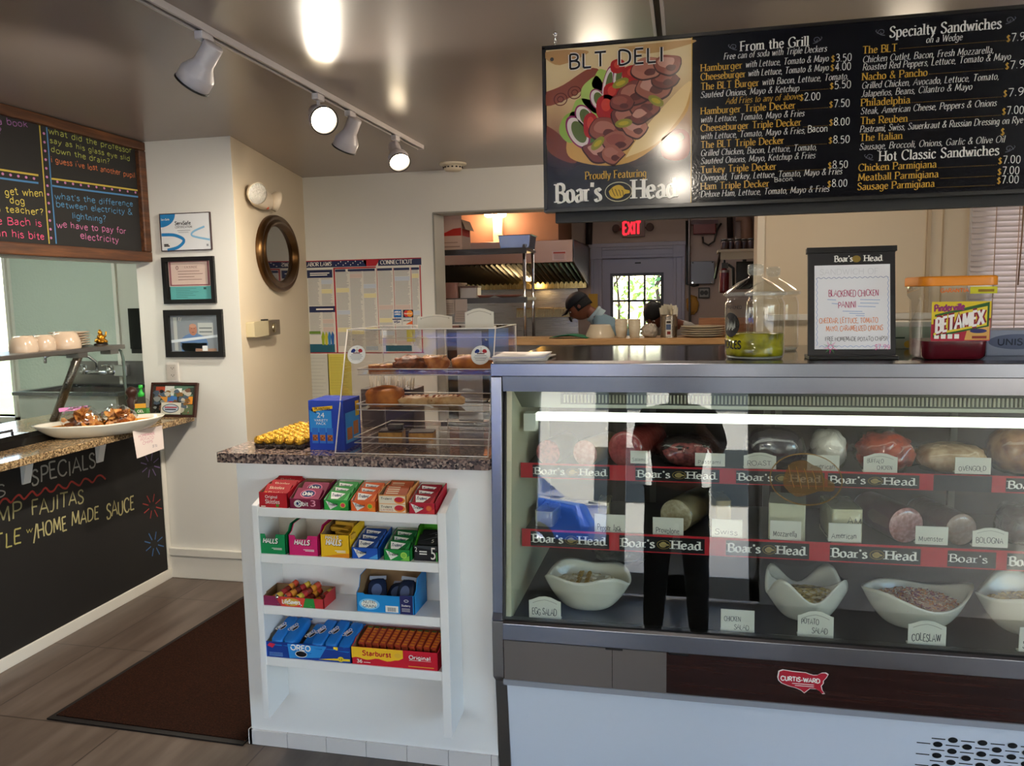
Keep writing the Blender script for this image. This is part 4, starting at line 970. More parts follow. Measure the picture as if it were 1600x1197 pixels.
for a in [(985, 1012, 705, 724, 'Salami', 'small white card tag by the round red sausage', False), (1086, 1133, 709, 728, 'Pastrami', 'white card tag before the rough dark pink roast', False),
          (1162, 1213, 708, 732, 'ROAST', 'peaked white tag marked ROAST', True), (1261, 1312, 712, 737, 'American', 'white card tag before the white wrapped log', False),
          (1349, 1403, 709, 738, 'BUFFALO', 'peaked white tag marked BUFFALO CHICKEN', True, 'CHICKEN'), (1492, 1549, 716, 740, 'OVENGOLD', 'white card tag marked OVENGOLD', False)]:
    deli_tag(a[0], a[1], a[2], a[3], T1, a[4], a[5], a[6], *(a[7:8]))
for a in [(929, 977, 805, 834, 'Pepper Jack', 'white card tag at the dim end of the middle shelf', False), (1020, 1068, 810, 838, 'Provolone', 'white card tag marked Provolone', False),
          (1112, 1160, 813, 840, 'Swiss', 'white card tag by the thin tan wedge', False), (1203, 1252, 815, 843, 'Mozzarella', 'white card tag marked Mozzarella', False),
          (1294, 1346, 819, 846, 'American', 'white card tag before the film-wrapped cheese block', False), (1430, 1482, 824, 850, 'Muenster', 'white card tag between the two round cut meats', False),
          (1519, 1576, 826, 854, 'BOLOGNA', 'peaked white tag marked BOLOGNA', True)]:
    deli_tag(a[0], a[1], a[2], a[3], T1, a[4], a[5], a[6])
def tag_deck(px0, px1, py0, py1, Y, *r, **k): deli_tag(px0, px1, py0, py1, Y, *r, **k)
for a, k in [((827, 876, 941, 973), ('EGG SALAD', 'peaked white tag marked EGG SALAD')), ((1126, 1179, 963, 995), ('CHICKEN', 'plain white tag marked CHICKEN SALAD', False, 'SALAD')), ((1246, 1303, 961, 998), ('POTATO', 'peaked white tag marked POTATO SALAD', True, 'SALAD')), ((1418, 1479, 979, 1015), ('COLESLAW', 'peaked white tag marked COLESLAW')), ((1591, 1650, 994, 1030), ('SALAD', 'white tag before the pasta salad bowl', False))]:
    Y = atZ((a[0]+a[1])/2, a[3]-2, DECK).y
    deli_tag(*a, max(Y, 2.278), *k, group='tags on the case floor')
# ------- meats and cheeses
def cut_mat(c, c2, sc=90):
    m, n, l, b, tc = nodemat('cut_face', .55, 0, .3)
    v = n.new('ShaderNodeTexNoise'); v.inputs['Scale'].default_value = sc; v.inputs['Detail'].default_value = 6; l.new(tc.outputs['Object'], v.inputs['Vector'])
    r = ramp(n, [(.38, c), (.62, c2)]); l.new(v.outputs['Fac'], r.inputs[0]); l.new(r.outputs[0], b.inputs['Base Color']); return m
def log(name, label, cat, px, py, rpx, z, L, yaw, cas, cut, cut2, sx=1.0, Yf=None, group=None, wrap=False, tail=True):
    """round log lying on a shelf, its cut face turned to the glass"""
    Y = Yf or 2.50
    c = atY(px, py, Y); r_ = (atY(px+rpx, py, Y).x-c.x); zz = z+r_*1.0/sx if sx else c.z
    t = thing(name, label, cat, (c.x, Y+L/2, z), group)
    X = T(c.x, Y, zz) @ RZ(yaw) @ RX(-90) @ Matrix.Diagonal((1, 1/sx, 1, 1))     # local z -> +Y
    prof = [(r_*.985, .0), (r_, .006), (r_*1.01, L*.5), (r_*.97, L*.85), (r_*.75, L*.96), (r_*.3, L), (0, L)]
    MB(cas, X).lathe(prof, 28, cap=False).build('casing', t)
    MB(cut_mat(cut, cut2), X).lathe([(0, -.0015), (r_*.6, -.0012), (r_*.984, .0004)], 28, cap=False).build('cut_face', t)
    if wrap: MB(PLASTIC, X).lathe([(0, -.004), (r_*.7, -.0045), (r_*1.02, -.001), (r_*1.04, .01), (r_*1.04, L*.5)], 28, cap=False).build('film', t)
    return t
FILM = M('#2b2430', .12, name='dark_film', spec=.8, bump=.5, nscale=30)
log('salami', 'dark-rinded salami with a red cut face, nearest the steel end post', 'deli meat', 856, 693, 20, SH1, .2, -14, M('#2e1c18', .4), '#8e2f34', '#c06a66')
log('ham', 'pale-rinded ham with a pink cut face on the upper shelf', 'deli meat', 914, 700, 21, SH1, .22, -20, M('#8a7048', .4), '#c48478', '#d7a294', 1.0)
log('sausage', 'large round red sausage with a red cut face on the upper shelf', 'deli meat', 976, 700, 29, SH1, .26, -20, M('#75302c', .3, bump=.3, nscale=60), '#8d2a30', '#a9474a', wrap=True)
def lump(name, label, cat, px0, px1, py0, py1, Y, z, mat, amp=.12, seed=1, depth=.12, cut=None, film=True, pw=.8, bump=0):
    p, q = atY(px0, py1, Y), atY(px1, py0, Y); w = q.x-p.x; h = max(.03, q.z-z)
    t = thing(name, label, cat, (p.x+w/2, Y+depth/2, z))
    c = (p.x+w/2, Y+depth/2, z+h*.5)
    MB(mat).blob(c, (w/2, depth/2, h*.5), amp, 8, seed, 28, 16, flat=-h*.5, pw=pw).build('body', t)
    if cut: MB(cut).blob((c[0], Y+.012, c[2]-h*.03), (w*.4, .018, h*.40), amp, 9, seed+3, 22, 12).build('cut_face', t)
    if film: MB(PLASTIC).blob(c, (w/2*1.05, depth/2*1.08, h*.54), amp*1.4, 12, seed+5, 28, 16, flat=-h*.5, pw=pw).build('film', t)
    return t
lump('pastrami', 'rough dark-crusted roast with a pink cut face on the upper shelf', 'deli meat', 1027, 1124, 688, 728, 2.5, SH1, M('#2a1f1d', .5, bump=.8, nscale=50), .14, 2, .16, cut_mat('#5a2a28', '#94504c', 60))
lump('roast_beef', 'long roast in shiny dark purple film on the upper shelf', 'deli meat', 1166, 1262, 676, 735, 2.5, SH1, FILM, .06, 4, .16)
lump('turkey_log', 'white turkey log in clear film beside the dark purple roast', 'deli meat', 1275, 1331, 680, 738, 2.5, SH1, M('#cdc8bf', .35, bump=.5, nscale=35), .12, 5, .2)
g = lump('buffalo_chicken', 'orange-red spiced chicken breast tied in a clear bag', 'deli meat', 1346, 1441, 684, 738, 2.49, SH1, cut_mat('#7c2415', '#a8462a', 40), .2, 6, .16, None, True, .9)
c = atY(1392, 684, 2.57); MB(PLASTIC, T(*c)).lathe([(.03, 0), (.008, .02), (.014, .045), (.02, .055)], 14, cap=False).build('bag_knot', g)
lump('turkey_breast', 'pale tan turkey breast in film behind the OVENGOLD tag', 'deli meat', 1444, 1556, 702, 740, 2.5, SH1, cut_mat('#a5835e', '#c9ad88', 30), .1, 7, .16)
lump('roast_turkey', 'big golden brown turkey breast past the blank rail sign', 'deli meat', 1563, 1665, 678, 745, 2.5, SH1, cut_mat('#6d3a1c', '#b98a5a', 14), .08, 8, .18)
PROV = log('provolone', 'cream-coloured round provolone with a film-wrapped end on the middle shelf', 'cheese', 1056, 806, 27, SH2, .24, -22, M('#a89a78', .2, bump=.2, nscale=30), '#b5a986', '#cfc6a6', wrap=True)
log('mortadella', 'big round ham in a dark red casing with a mottled pink cut face', 'deli meat', 1416, 815, 31, SH2, .24, 18, M('#54231f', .3), '#a96f6c', '#d4a29c', wrap=True)
log('bologna', 'round bologna in a wrinkled brown casing with a grey-tan cut face', 'deli meat', 1502, 822, 28, SH2, .24, 16, M('#6d4a40', .35, bump=.4, nscale=40), '#94796a', '#a98f80', wrap=True)
def block(name, label, px0, px1, py0, Y, z, depth, col, yaw=0, film=True, mark=None):
    p, q = atY(px0, 800, Y), atY(px1, py0, Y); w = q.x-p.x; h = q.z-z
    t = thing(name, label, 'cheese', (p.x+w/2, Y+depth/2, z))
    X = T(p.x+w/2, Y+depth/2, z) @ RZ(yaw)
    MB(col, X).rbox(-w/2, w/2, -depth/2, depth/2, 0, h, .006).build('block', t, bevel=.003)
    if film: MB(PLASTIC, X).blob((0, 0, h/2), (w*.56, depth*.56, h*.56), .06, 14, 2, 24, 14, flat=-h/2, pw=.4).build('film', t)
    if mark: a = MB(BK, X @ face(-w/2, -depth/2-.001, 0)); write(a, 'AM', w*.5, h*.55, h*.2, 'hand', wt=1.1, jit=1); a.build('lettering', t)
    return t
block('mozzarella', 'smooth white mozzarella block on the middle shelf', 1206, 1264, 789, 2.47, SH2, .14, M('#d3d0b4', .4), -8, False)
block('american_cheese', 'film-wrapped white cheese block with a pen mark', 1297, 1346, 797, 2.47, SH2, .16, M('#d2cda8', .4), 4, True, True)
block('swiss_cheese', 'thin tan cheese wedge in the middle of the middle shelf', 1113, 1138, 783, 2.49, SH2, .12, M('#a58e5a', .5), 10)
block('pepper_cheese', 'small cream cheese block at the dim end of the middle shelf', 934, 952, 786, 2.5, SH2, .1, M('#b5a67c', .5), 0)
block('cheese_stack', 'low white cheese block nearest the end post on the middle shelf', 838, 866, 800, 2.5, SH2, .12, M('#b9b39c', .5), -6)
lump('wrapped_roll', 'small film-wrapped roll at the open end of the middle shelf', 'deli meat', 1574, 1640, 800, 850, 2.5, SH2, M('#4a3a36', .3, bump=.4), .15, 9, .14)
lump('lettuce_bag', 'dark green lettuce in a clear bag under the middle shelf', 'lettuce', 925, 1012, 862, 905, 2.78, DECK, M('#1f2e1c', .5, bump=1, nscale=30), .2, 11, .2)
# ------- bowls on the case floor
PORC = M('#d9d6c8', .15, name='porcelain', coat=.3)
def bowl(label, px, py_rim, wpx, Y, hgt, rimf, depth_k=.75, yaw=0, foot=.36):
    c = atY(px, py_rim, Y); r_ = (atY(px+wpx/2, py_rim, Y).x-c.x); dk = depth_k
    t = thing('salad_bowl', label, 'bowl', (c.x, Y, DECK), 'white salad bowls on the case floor')
    def srf(u, v):
        th = 2*math.pi*u; inside = v > .5; s = (1-v)*2 if inside else v*2          # outside up, then inside down
        rr = r_*(foot+(1-foot)*s**.62); 
        if inside: rr = max(0.0, rr-.006) if s > .02 else 0
        z = hgt*(s**1.25)*(1+rimf(th)*s)+ (.006 if inside else 0)
        if inside and s <= .02: z = .006
        k = 1+.10*rimf(th)*s
        return (rr*k*math.cos(th), rr*k*dk*math.sin(th), z)
    MB(PORC, T(c.x, Y, DECK) @ RZ(yaw)).grid(srf, 48, 25, cu=True).build('bowl', t)
    return t, c, r_, dk
def fill(name, label, c, r_, dk, Y, z, mats, shred=0, shape='flake', seed=1, fr=.75, dome=.018, cat='salad'):
    b = MB(mats[0], T(c.x, Y, DECK))
    b.grid(lambda u, v: (r_*fr*v*math.cos(2*math.pi*u), r_*fr*dk*v*math.sin(2*math.pi*u), z+dome*(1-v*v)+.004*mnoise.noise(V((u*9, v*6, seed)))), 28, 7, cu=True)
    rnd = random.Random(seed)
    for k in range(shred):
        rr = math.sqrt(rnd.random())*.93; th = rnd.uniform(0, 6.283); x = r_*fr*rr*math.cos(th); y = r_*fr*dk*rr*math.sin(th); zz = z+dome*(1-rr*rr)+.003
        b.m(rnd.choice(mats)); a = rnd.uniform(0, 6.283)
        if shape == 'shred':
            L = rnd.uniform(.008, .02); b.tube([(x, y, zz), (x+L*.5*math.cos(a), y+L*.5*math.sin(a), zz+rnd.uniform(.001, .005)), (x+L*math.cos(a+.5), y+L*math.sin(a+.5), zz)], .0013, 4)
        else: b.blob((x, y, zz), (rnd.uniform(.005, .01), rnd.uniform(.004, .008), .004), .3, 8, k, 7, 5)
    o = b.build(name); tag(o, label, cat); stuff(o)
Y = 2.405
t, c, r_, dk = bowl('wide white wavy bowl holding egg salad', 918, 905, 138, Y, .10, lambda th: .22*math.sin(th*2+.2)**2*(1 if True else 0)-.12*math.cos(2*th), .72)
fill('egg_salad', 'creamy white egg salad with two yellow stripes', c, r_, dk, Y, .072, [M('#ddd6bd', .5), M('#e8e2cf', .5), M('#cfc49c', .5)], 90, 'flake', 2, .84)
b = MB(M('#a8862e', .7, name='yolk_yellow'), T(c.x, Y, DECK)); rnd = random.Random(4)
for s in (-.012, .014):
    for k in range(60): b.blob((s-.012+rnd.uniform(-.005, .005)+.0*k, -.055+k*.0018, .092+.003*rnd.random()), (.004, .003, .003), .3, 8, k, 6, 4)
o = tag(b.build('grated_yolk'), 'two stripes of grated yolk across the egg salad', 'garnish'); stuff(o)
Y = 2.43
t, c, r_, dk = bowl('deep white four-cornered bowl holding potato salad', 1259, 912, 134, Y, .11, lambda th: .30*math.cos(4*(th-math.pi/4)), .8, 8)
fill('potato_salad', 'yellow chunky potato salad in the four-cornered bowl', c, r_, dk, Y, .066, [M('#b8a052', .5), M('#cdb968', .5), M('#8a7a3a', .5), M('#d8cfa0', .5)], 200, 'flake', 3, .80)
MB(PLASTIC, T(c.x, Y, DECK) @ RZ(8)).grid(lambda u, v: ((u-.5)*r_*1.7, (v-.5)*r_*1.4, .098+.03*((u-.5)**2+(v-.5)**2)*4+.004*mnoise.noise(V((u*7, v*7, 1)))), 14, 12).build('film', t)
Y = 2.43
t, c, r_, dk = bowl('broad white bowl holding coleslaw', 1430, 935, 176, Y, .105, lambda th: .30*math.cos(2*(th-.15))*.5+.12*math.cos(3*th+.6), .72, 4)
fill('coleslaw', 'shredded pink and orange coleslaw in the broad bowl', c, r_, dk, Y, .066, [M('#c9a48a', .5), M('#d88a4a', .5), M('#8c4a62', .5), M('#e0cdb4', .5), M('#b5735a', .5)], 520, 'shred', 5, .83, .028)
Y = 2.43
t, c, r_, dk = bowl('white wavy bowl holding pasta salad beside the coleslaw', 1615, 935, 190, Y, .115, lambda th: .25*math.cos(3*th+.4)+.18*math.cos(4*th), .75)
fill('pasta_salad', 'golden brown pasta salad in the wavy bowl', c, r_, dk, Y, .072, [M('#a5843f', .5), M('#c0a055', .5), M('#7d6230', .5)], 200, 'flake', 7, .84, .03)

# ---------------------------------------------------------------- things standing on the case
TZ = 1.297
JG = glass_mat('jar_glass', (.93, .94, .93), 1.5)
def jar_prof(r_, h): return [(r_*.92, 0), (r_, .012), (r_*1.0, h*.82), (r_*.985, h*.88), (r_*.93, h*.94), (r_*.9, h*.965), (r_*.97, h*.985), (r_*.97, h)]
def glass_jar(label, cx, cy, r_, h, liquid=None, mark=False, z=TZ):
    t = thing('glass_jar', label, 'jar', (cx, cy, z)); X = T(cx, cy, z)
    MB(JG, X).lathe(jar_prof(r_, h), 40, cap=False).build('jar', t)
    MB(M('#c8cfca', .1, trans=0, name='glass_base', alpha=.5), X).lathe([(0, .002), (r_*.93, .003), (r_*.95, .008), (0, .007)], 32).build('base', t)
    if liquid: MB(liquid, X).lathe([(0, .009), (r_*.95, .01), (r_*.965, .016), (r_*.965, h*.40), (0, h*.402)], 36).build('brine', t)
    ld = MB(JG, X).lathe([(r_*1.04, h), (r_*1.06, h+.006), (r_*1.0, h+.012), (r_*.62, h+.038), (r_*.26, h+.052), (r_*.2, h+.06), (r_*.26, h+.066), (r_*.27, h+.088), (r_*.2, h+.092), (0, h+.093)], 36, cap=False).build('lid', t)
    MB(M('#dfe3e2', .05, spec=1, alpha=.16, name='thick_glass'), X).lathe([(r_*1.03, h-.001), (r_*1.065, h+.003), (r_*1.065, h+.008), (r_*1.0, h+.011)], 36, cap=False).lathe([(r_*.2, h+.06), (r_*.27, h+.067), (r_*.275, h+.085), (r_*.2, h+.092), (0, h+.0935)], 24, cap=False).build('lid_rim', ld)
    if mark:
        a = MB(BK, X); R1 = r_*1.004; A0 = R_(-148)
        def cyl_pt(s, zz, k=1.0): return (R1*k*math.cos(A0+s/R1), R1*k*math.sin(A0+s/R1), zz)
        def wrap(mb2, k):
            for m_, vs, fs in mb2: a.m(m_).add([cyl_pt(x, y, k+zz) for x, y, zz in vs], fs, False)
        fl = MB(None)
        n = 24
        for q in range(n):
            t0, t1 = 2*math.pi*q/n, 2*math.pi*(q+1)/n
            a.m(BK).add([cyl_pt(0, h*.55), cyl_pt(.036*math.cos(t0), h*.55+.036*math.sin(t0)), cyl_pt(.036*math.cos(t1), h*.55+.036*math.sin(t1))], [(0, 1, 2)], False)
        a.m(P('#8f9490'))
        for q in range(9): a.add([cyl_pt(-.02+.0045*q, h*.55-.016+.004*(q % 3), 1.004), cyl_pt(-.014+.0045*q, h*.55-.016+.004*(q % 3), 1.004), cyl_pt(-.012+.004*q, h*.55+.014-.003*(q % 4), 1.004)], [(0, 1, 2)], False)
        for s, zz, sz, wt in (('PICKLES', h*.18, .022, 1.9), ('OLD FASHIONED', h*.80, .009, 1.4)):
            f = MB(BK); write(f, s, -.042, zz, sz, 'sans', wt=wt, fit=.085)
            a.m(BK).add([cyl_pt(v.x, v.y, 1.002) for v in f.v], f.f, False)
        a.build('lettering', t)
    return t
pj = atZ(1182, 563, TZ); rj = (atY(1231, 500, pj.y).x-atY(1134, 500, pj.y).x)/2; hj = atY(1182, 462, pj.y).z-TZ
BRINE = glass_mat('x', (1, 1, 1)); m_ = BRINE
BR, n, l, b_, tc = nodemat('green_brine', .12)
t_ = n.new('ShaderNodeTexNoise'); t_.inputs['Scale'].default_value = 22; l.new(tc.outputs['Object'], t_.inputs['Vector']); rp = ramp(n, [(.4, '#6e6a10'), (.6, '#a59f22')]); l.new(t_.outputs['Fac'], rp.inputs[0]); l.new(rp.outputs[0], b_.inputs['Base Color'])
glass_jar('big lidded glass pickle jar with yellow-green brine on the case', pj.x, pj.y+rj*.9, rj, hj, BR, True)
glass_jar('empty lidded glass jar behind the pickle jar', pj.x+.085, pj.y+.42, rj*.98, hj)
# black framed special board
c0 = atZ(1262, 564, TZ); c1 = atZ(1403, 561, TZ); Yb = (c0.y+c1.y)/2+.01
bw = atY(1389, 383, Yb+.05).x-atY(1253, 386, Yb+.05).x; bh = atY(1320, 384, Yb+.05).z-TZ
t = thing('special_board', 'black framed white special board standing on the case', 'sign', ((c0.x+c1.x)/2, Yb, TZ))
X = T((c0.x+c1.x)/2-.002, Yb, TZ) @ RY(0) @ RX(-9) @ FRONT
DF = M('#1b191b', .35, name='black_frame')
b = MB(DF, X); w2 = .134 if bw < .1 else bw/2
b.prism([(-w2, 0), (w2, 0), (w2, bh-.012), (-w2, bh-.012)], -.010, 0)
b.build('board', t, bevel=.001)
MB(BLACKP, X).prism([(-w2-.004, bh-.016), (w2+.004, bh-.016), (w2+.004, bh), (-w2-.004, bh)], -.014, .006).build('top_clip', t, bevel=.003)
MB(BLACKP).box((c0.x+c1.x)/2-w2*1.02, (c0.x+c1.x)/2+w2*1.02, Yb-.02, Yb+.075, TZ, TZ+.012).build('base', t, bevel=.003)
MB(M('#e6e6ea', .5, name='white_sheet'), X).prism([(-w2+.018, .03), (w2-.014, .03), (w2-.014, bh-.052), (-w2+.018, bh-.052)], 0, .0012).build('sheet', t)
a = MB(WH, X @ T(0, 0, .0004)); hh = bh
write(a, "Boar's", -.045*w2/.12, hh-.042, .017, 'serif', wt=2, fit=w2*.42); write(a, 'Head', w2*.30, hh-.042, .017, 'serif', wt=2, fit=w2*.42)
a.xf(X @ T(0, 0, .0004)); a.m(P('#8a7433')).disc(w2*.12, hh-.035, w2*.10, .010, 0)
a.xf(X @ T(0, 0, .0018))
INK = lambda c: P(c)
a.m(INK('#b02a62')); write(a, 'BLACKENED CHICKEN', -w2*.52, hh*.56, hh*.055, jit=1, fit=w2*1.15, wt=.9); write(a, 'PANINI', -w2*.3, hh*.46, hh*.055, jit=1, fit=w2*.42, wt=.9)
a.m(INK('#4f86c8'))
for k, (x0_, x1_, y_) in enumerate([(-.55, -.35, .535), (-.45, -.3, .5), (.2, .65, .53), (.2, .62, .5), (.15, .55, .47), (-.2, .25, .43), (-.05, .3, .41), (.1, .3, .39)]): ribbon(a, [(x0_*w2, y_*hh), (x1_*w2, (y_-.006)*hh)], lambda x, y: .0012, 0)
a.m(INK('#e0803a')); write(a, 'CHEDDAR, LETTUCE, TOMATO', -w2*.74, hh*.325, hh*.045, jit=1, fit=w2*1.35, wt=.9); write(a, 'MAYO, CARAMELIZED ONIONS', -w2*.58, hh*.255, hh*.045, jit=1, fit=w2*1.3, wt=.9)
a.m(INK('#2b2b36')); write(a, 'FREE HOMEMADE POTATO CHIPS!!', -w2*.6, hh*.165, hh*.035, jit=1, fit=w2*1.42, wt=.9)
a.m(INK('#d84a9a')); write(a, '$7.99', w2*.52, hh*.09, hh*.04, jit=1, wt=.9); a.ring(-w2*.48, hh*.11, .007, .007, .0015)
for k in range(10):
    q = math.tau*k/10; a.m(INK('#d84a9a' if k % 2 else '#4a9a5a')); ribbon(a, [(-w2*.48+.007*math.cos(q), hh*.11+.007*math.sin(q)), (-w2*.48+.02*math.cos(q+.2), hh*.11+.02*math.sin(q+.2)), (-w2*.48+.007*math.cos(q+.5), hh*.11+.007*math.sin(q+.5))], lambda x, y: .0011, 0)
a.m(INK('#5a6aa0')); xs = [(-w2+.022+k*(2*w2-.04)/28, hh*.72+(0, .004)[k % 2]) for k in range(29)]; ribbon(a, crom(xs, 3), lambda x, y: .0011, 0)
a.m(INK('#7a9ad0'))
for s in (-1, 1): ribbon(a, crom([(s*(w2-.021)+(0, .003)[k % 2]-(.0 if s > 0 else -.002), .04+k*(hh*.66-.02)/24) for k in range(25)], 3), lambda x, y: .0011, 0)
ribbon(a, crom([(-w2+.03+k*(2*w2-.05)/24, .036+(0, .004)[k % 2]) for k in range(25)], 3), lambda x, y: .0011, 0)
a.m(P('#c9c9cf')); write(a, 'SANDWICH OF', -w2*.72, hh*.755, hh*.05, 'hand', wt=.6, fit=w2*1.35)
a.build('lettering', t)
# orange-lidded plastic tub
p = atZ(1481, 562, TZ); yb = p.y+.05; rl = (atY(1543, 440, yb).x-atY(1425, 440, yb).x)/2; rb = (atY(1531, 555, yb).x-atY(1430, 555, yb).x)/2
ht = atY(1483, 432, yb).z-TZ; cxx = (atY(1543, 440, yb).x+atY(1425, 440, yb).x)/2
t = thing('plastic_tub', 'square clear plastic candy tub with an orange lid on the case', 'tub', (cxx, yb, TZ))
def sq(r_, k=.35, n=8):
    pts = []
    for cx_, cy_, a0 in ((1, 1, 0), (-1, 1, 90), (-1, -1, 180), (1, -1, 270)):
        for q in range(n+1): an = R_(a0+90*q/n); pts.append((r_*(cx_*(1-k)+k*math.cos(an)), r_*(cy_*(1-k)+k*math.sin(an))))
    return pts
def loft(b, rings, cap0=True, cap1=True, smooth=True):
    n = len(rings[0][0]); vs = [(x, y, z) for pts, z in rings for x, y in pts]
    fs = [(j*n+i, j*n+(i+1) % n, (j+1)*n+(i+1) % n, (j+1)*n+i) for j in range(len(rings)-1) for i in range(n)]
    b.add(vs, fs, smooth)
    if cap0: b.add(vs[:n], [tuple(range(n-1, -1, -1))], False)
    if cap1: b.add(vs[-n:], [tuple(range(n))], False)
    return b
X = T(cxx, yb, TZ)
loft(MB(JG, X), [(sq(rb*.9), 0), (sq(rb), .01), (sq(rb*1.04), ht*.72), (sq(rl*.96), ht*.74), (sq(rl*.97), ht*.9)], True, False).build('body', t)
loft(MB(M('#e58a1c', .35, name='orange_plastic'), X), [(sq(rl), ht*.885), (sq(rl*1.02), ht*.89), (sq(rl*1.02), ht*.985), (sq(rl*.98), ht)]).build('lid', t, bevel=.001)
loft(MB(M('#5a1620', .15, name='dark_red_jelly'), X), [(sq(rb*.88), .003), (sq(rb*.97), .012), (sq(rb*.985), ht*.23)]).build('contents', t)
def on_tub(k=1.0): return face(cxx, yb-rb*1.045*k-.001, TZ)
a = MB(None, face(cxx, yb-rb*1.05-.0006, TZ)); w_ = rb*1.0
lb0, lb1 = ht*.235, ht*.70
a.m(P('#a8243a')).rect(-w_*.8, lb0, w_*.95, lb1, 0); a.m(P('#d9c02a')).poly([(-w_*.8, lb1*.62, .0003), (w_*.95, lb1*.72, .0003), (w_*.95, lb1, .0003), (-w_*.8, lb1, .0003)])
a.m(P('#d8a45a')).poly([(w_*.2, lb0*1.05, .0003), (w_*.93, lb0*1.05, .0003), (w_*.93, lb1*.68, .0003), (w_*.3, lb1*.6, .0003)])
sl = .20
def sk(pts): return [(x, y+sl*x, z) for x, y, z in pts]
m0 = ht*.47
a.m(P('#2c5a28')).poly(sk([(-w_*.74, m0-.032, .0005), (w_*.9, m0-.030, .0005), (w_*.9, m0+.036, .0005), (-w_*.7, m0+.03, .0005)])); a.m(P('#e0c83a')).poly(sk([(-w_*.72, m0-.026, .0007), (w_*.84, m0-.026, .0007), (w_*.84, m0+.026, .0007), (-w_*.72, m0+.024, .0007)]))
f = MB(P('#8c1c2c')); write(f, 'BETAMEX', -w_*.66, m0-.02, .038, 'sans', wt=4.2, fit=w_*1.44, z=.001); f.m(P('#f0e8e4')); write(f, 'BETAMEX', -w_*.66, m0-.02, .038, 'sans', wt=1.8, fit=w_*1.44, z=.0014)
for m_, fc in ((f.mats[0], 0), (f.mats[1], 1)):
    a.m(m_).add([(v.x, v.y+sl*v.x, v.z) for v in f.v], [q for q, k in zip(f.f, f.fm) if k == fc], False)
f = MB(P('#8a2a6a')); write(f, 'Pinderville', -w_*.72, ht*.6, .018, 'sans', wt=2.2, fit=w_*.9, z=.001); a.m(f.mats[0]).add([(v.x, v.y+.06*v.x, v.z) for v in f.v], f.f, False)
a.m(WH)
for k in range(4): a.rect(-w_*.7+k*w_*.2, lb0*1.12, -w_*.56+k*w_*.2, lb0*1.35, .0006)
a.m(P('#3c3a6a')).disc(w_*.6, lb0*1.5, w_*.25, .006, .0008); a.m(P('#8a2f2a')).rect(w_*.45, lb0*1.85, w_*.8, lb0*2.05, .0006).rect(w_*.42, lb0*1.12, w_*.85, lb0*1.25, .0006)
a.m(P('#e5701c')); a.xf(face(cxx, yb-rl*.972-.0006, TZ)); write(a, 'GARANTIA', -rl*.5, ht*.81, .010, 'sans', wt=2.2, fit=rl*.72, z=0); a.m(P('#c9c22a')).rect(rl*.25, ht*.79, rl*.93, ht*.87, 0); a.m(P('#8a6a1c')).rect(rl*.45, ht*.81, rl*.85, ht*.84, .0004)
a.build('label', t)
# glove box, green box, paper pile
p0 = atZ(1537, 556, TZ); 
t = thing('glove_box', 'flat grey-blue glove box marked UNISIZE on the case', 'box', (p0.x+.13, p0.y+.07, TZ))
zt = atY(1560, 516, p0.y).z
MB(P('#8d93a6')).box(p0.x-.06, p0.x+.26, p0.y, p0.y+.14, TZ, zt).build('carton', t, bevel=.002)
a = MB(P('#5a627c'), face(p0.x, p0.y-.0007, TZ)); a.disc(.085, (zt-TZ)*.55, .075, .022, 0); a.m(P('#1d2438')); write(a, 'UNISIZE', .035, (zt-TZ)*.42, .018, 'sans', wt=2, fit=.11, z=.0004); a.build('front_print', t)
p0 = atZ(1398, 545, TZ)
t = thing('tea_box', 'pale green and white box behind the black special board', 'box', (p0.x+.05, p0.y+.05, TZ)); zt = atY(1410, 505, p0.y).z
MB(P('#a9b39a')).box(p0.x-.05, p0.x+.14, p0.y, p0.y+.12, TZ, zt-.012).build('carton', t, bevel=.002); MB(P('#d6d0c0')).box(p0.x-.055, p0.x+.145, p0.y-.004, p0.y+.124, zt-.012, zt+.004).build('lid', t, bevel=.001)
a = MB(P('#2f4a3a'), face(p0.x, p0.y-.0007, TZ)); a.rect(0, (zt-TZ)*.4, .03, (zt-TZ)*.46, 0); a.m(P('#c9a53a')).disc(.04, .015, .012, .012, 0); a.build('front_print', t)
rnd = random.Random(2); p0 = atZ(770, 566, TZ); p1 = atZ(832, 567, TZ)
t = thing('paper_pile', 'loose pile of white papers at the corner of the case top', 'papers', ((p0.x+p1.x)/2, p0.y+.1, TZ))
for k in range(7):
    X = T((p0.x+p1.x)/2+.005, p0.y+.125, TZ+k*.0022) @ RZ(rnd.uniform(-7, 7))
    MB(M('#dcd6d2', .6, name='paper') if k != 5 else M('#c9c6e0', .6, name='lilac_paper'), X).grid(lambda u, v: ((u-.5)*.16, (v-.5)*.21, .001+.005*(u-.5)**2*(k > 4)), 6, 3).build('sheet', t, solid=.0012)
# ---------------------------------------------------------------- acrylic pastry case and pastries
px0_, px1_, py0_, py1_, pz1_ = -1.088, -.583, 2.293, 2.73, 1.396
t = thing('pastry_case', 'clear acrylic three-tray pastry case on the granite counter', 'display case', (-.84, 2.5, ZT))
yt = 2.425
sidep = [(py0_, ZT), (yt, pz1_), (py1_, pz1_), (py1_, ZT)]
EDGE = M('#e5ddd4', .15, name='acrylic_edge', spec=.8)
for x in (px0_, px1_-.005): MB(ACRYL).prismX(sidep, x, x+.005).build('side', t)
MB(ACRYL).box(px0_, px1_, yt, py1_, pz1_-.004, pz1_).build('top', t)
MB(ACRYL).prismX([(py0_, ZT+.004), (py0_+.004, ZT+.004), (yt+.004, pz1_-.004), (yt, pz1_-.004)], px0_+.005, px1_-.005).build('front', t)
MB(ACRYL).box(px0_, px1_, py0_, py1_, ZT+.0005, ZT+.004).build('base', t)
xm = -.845
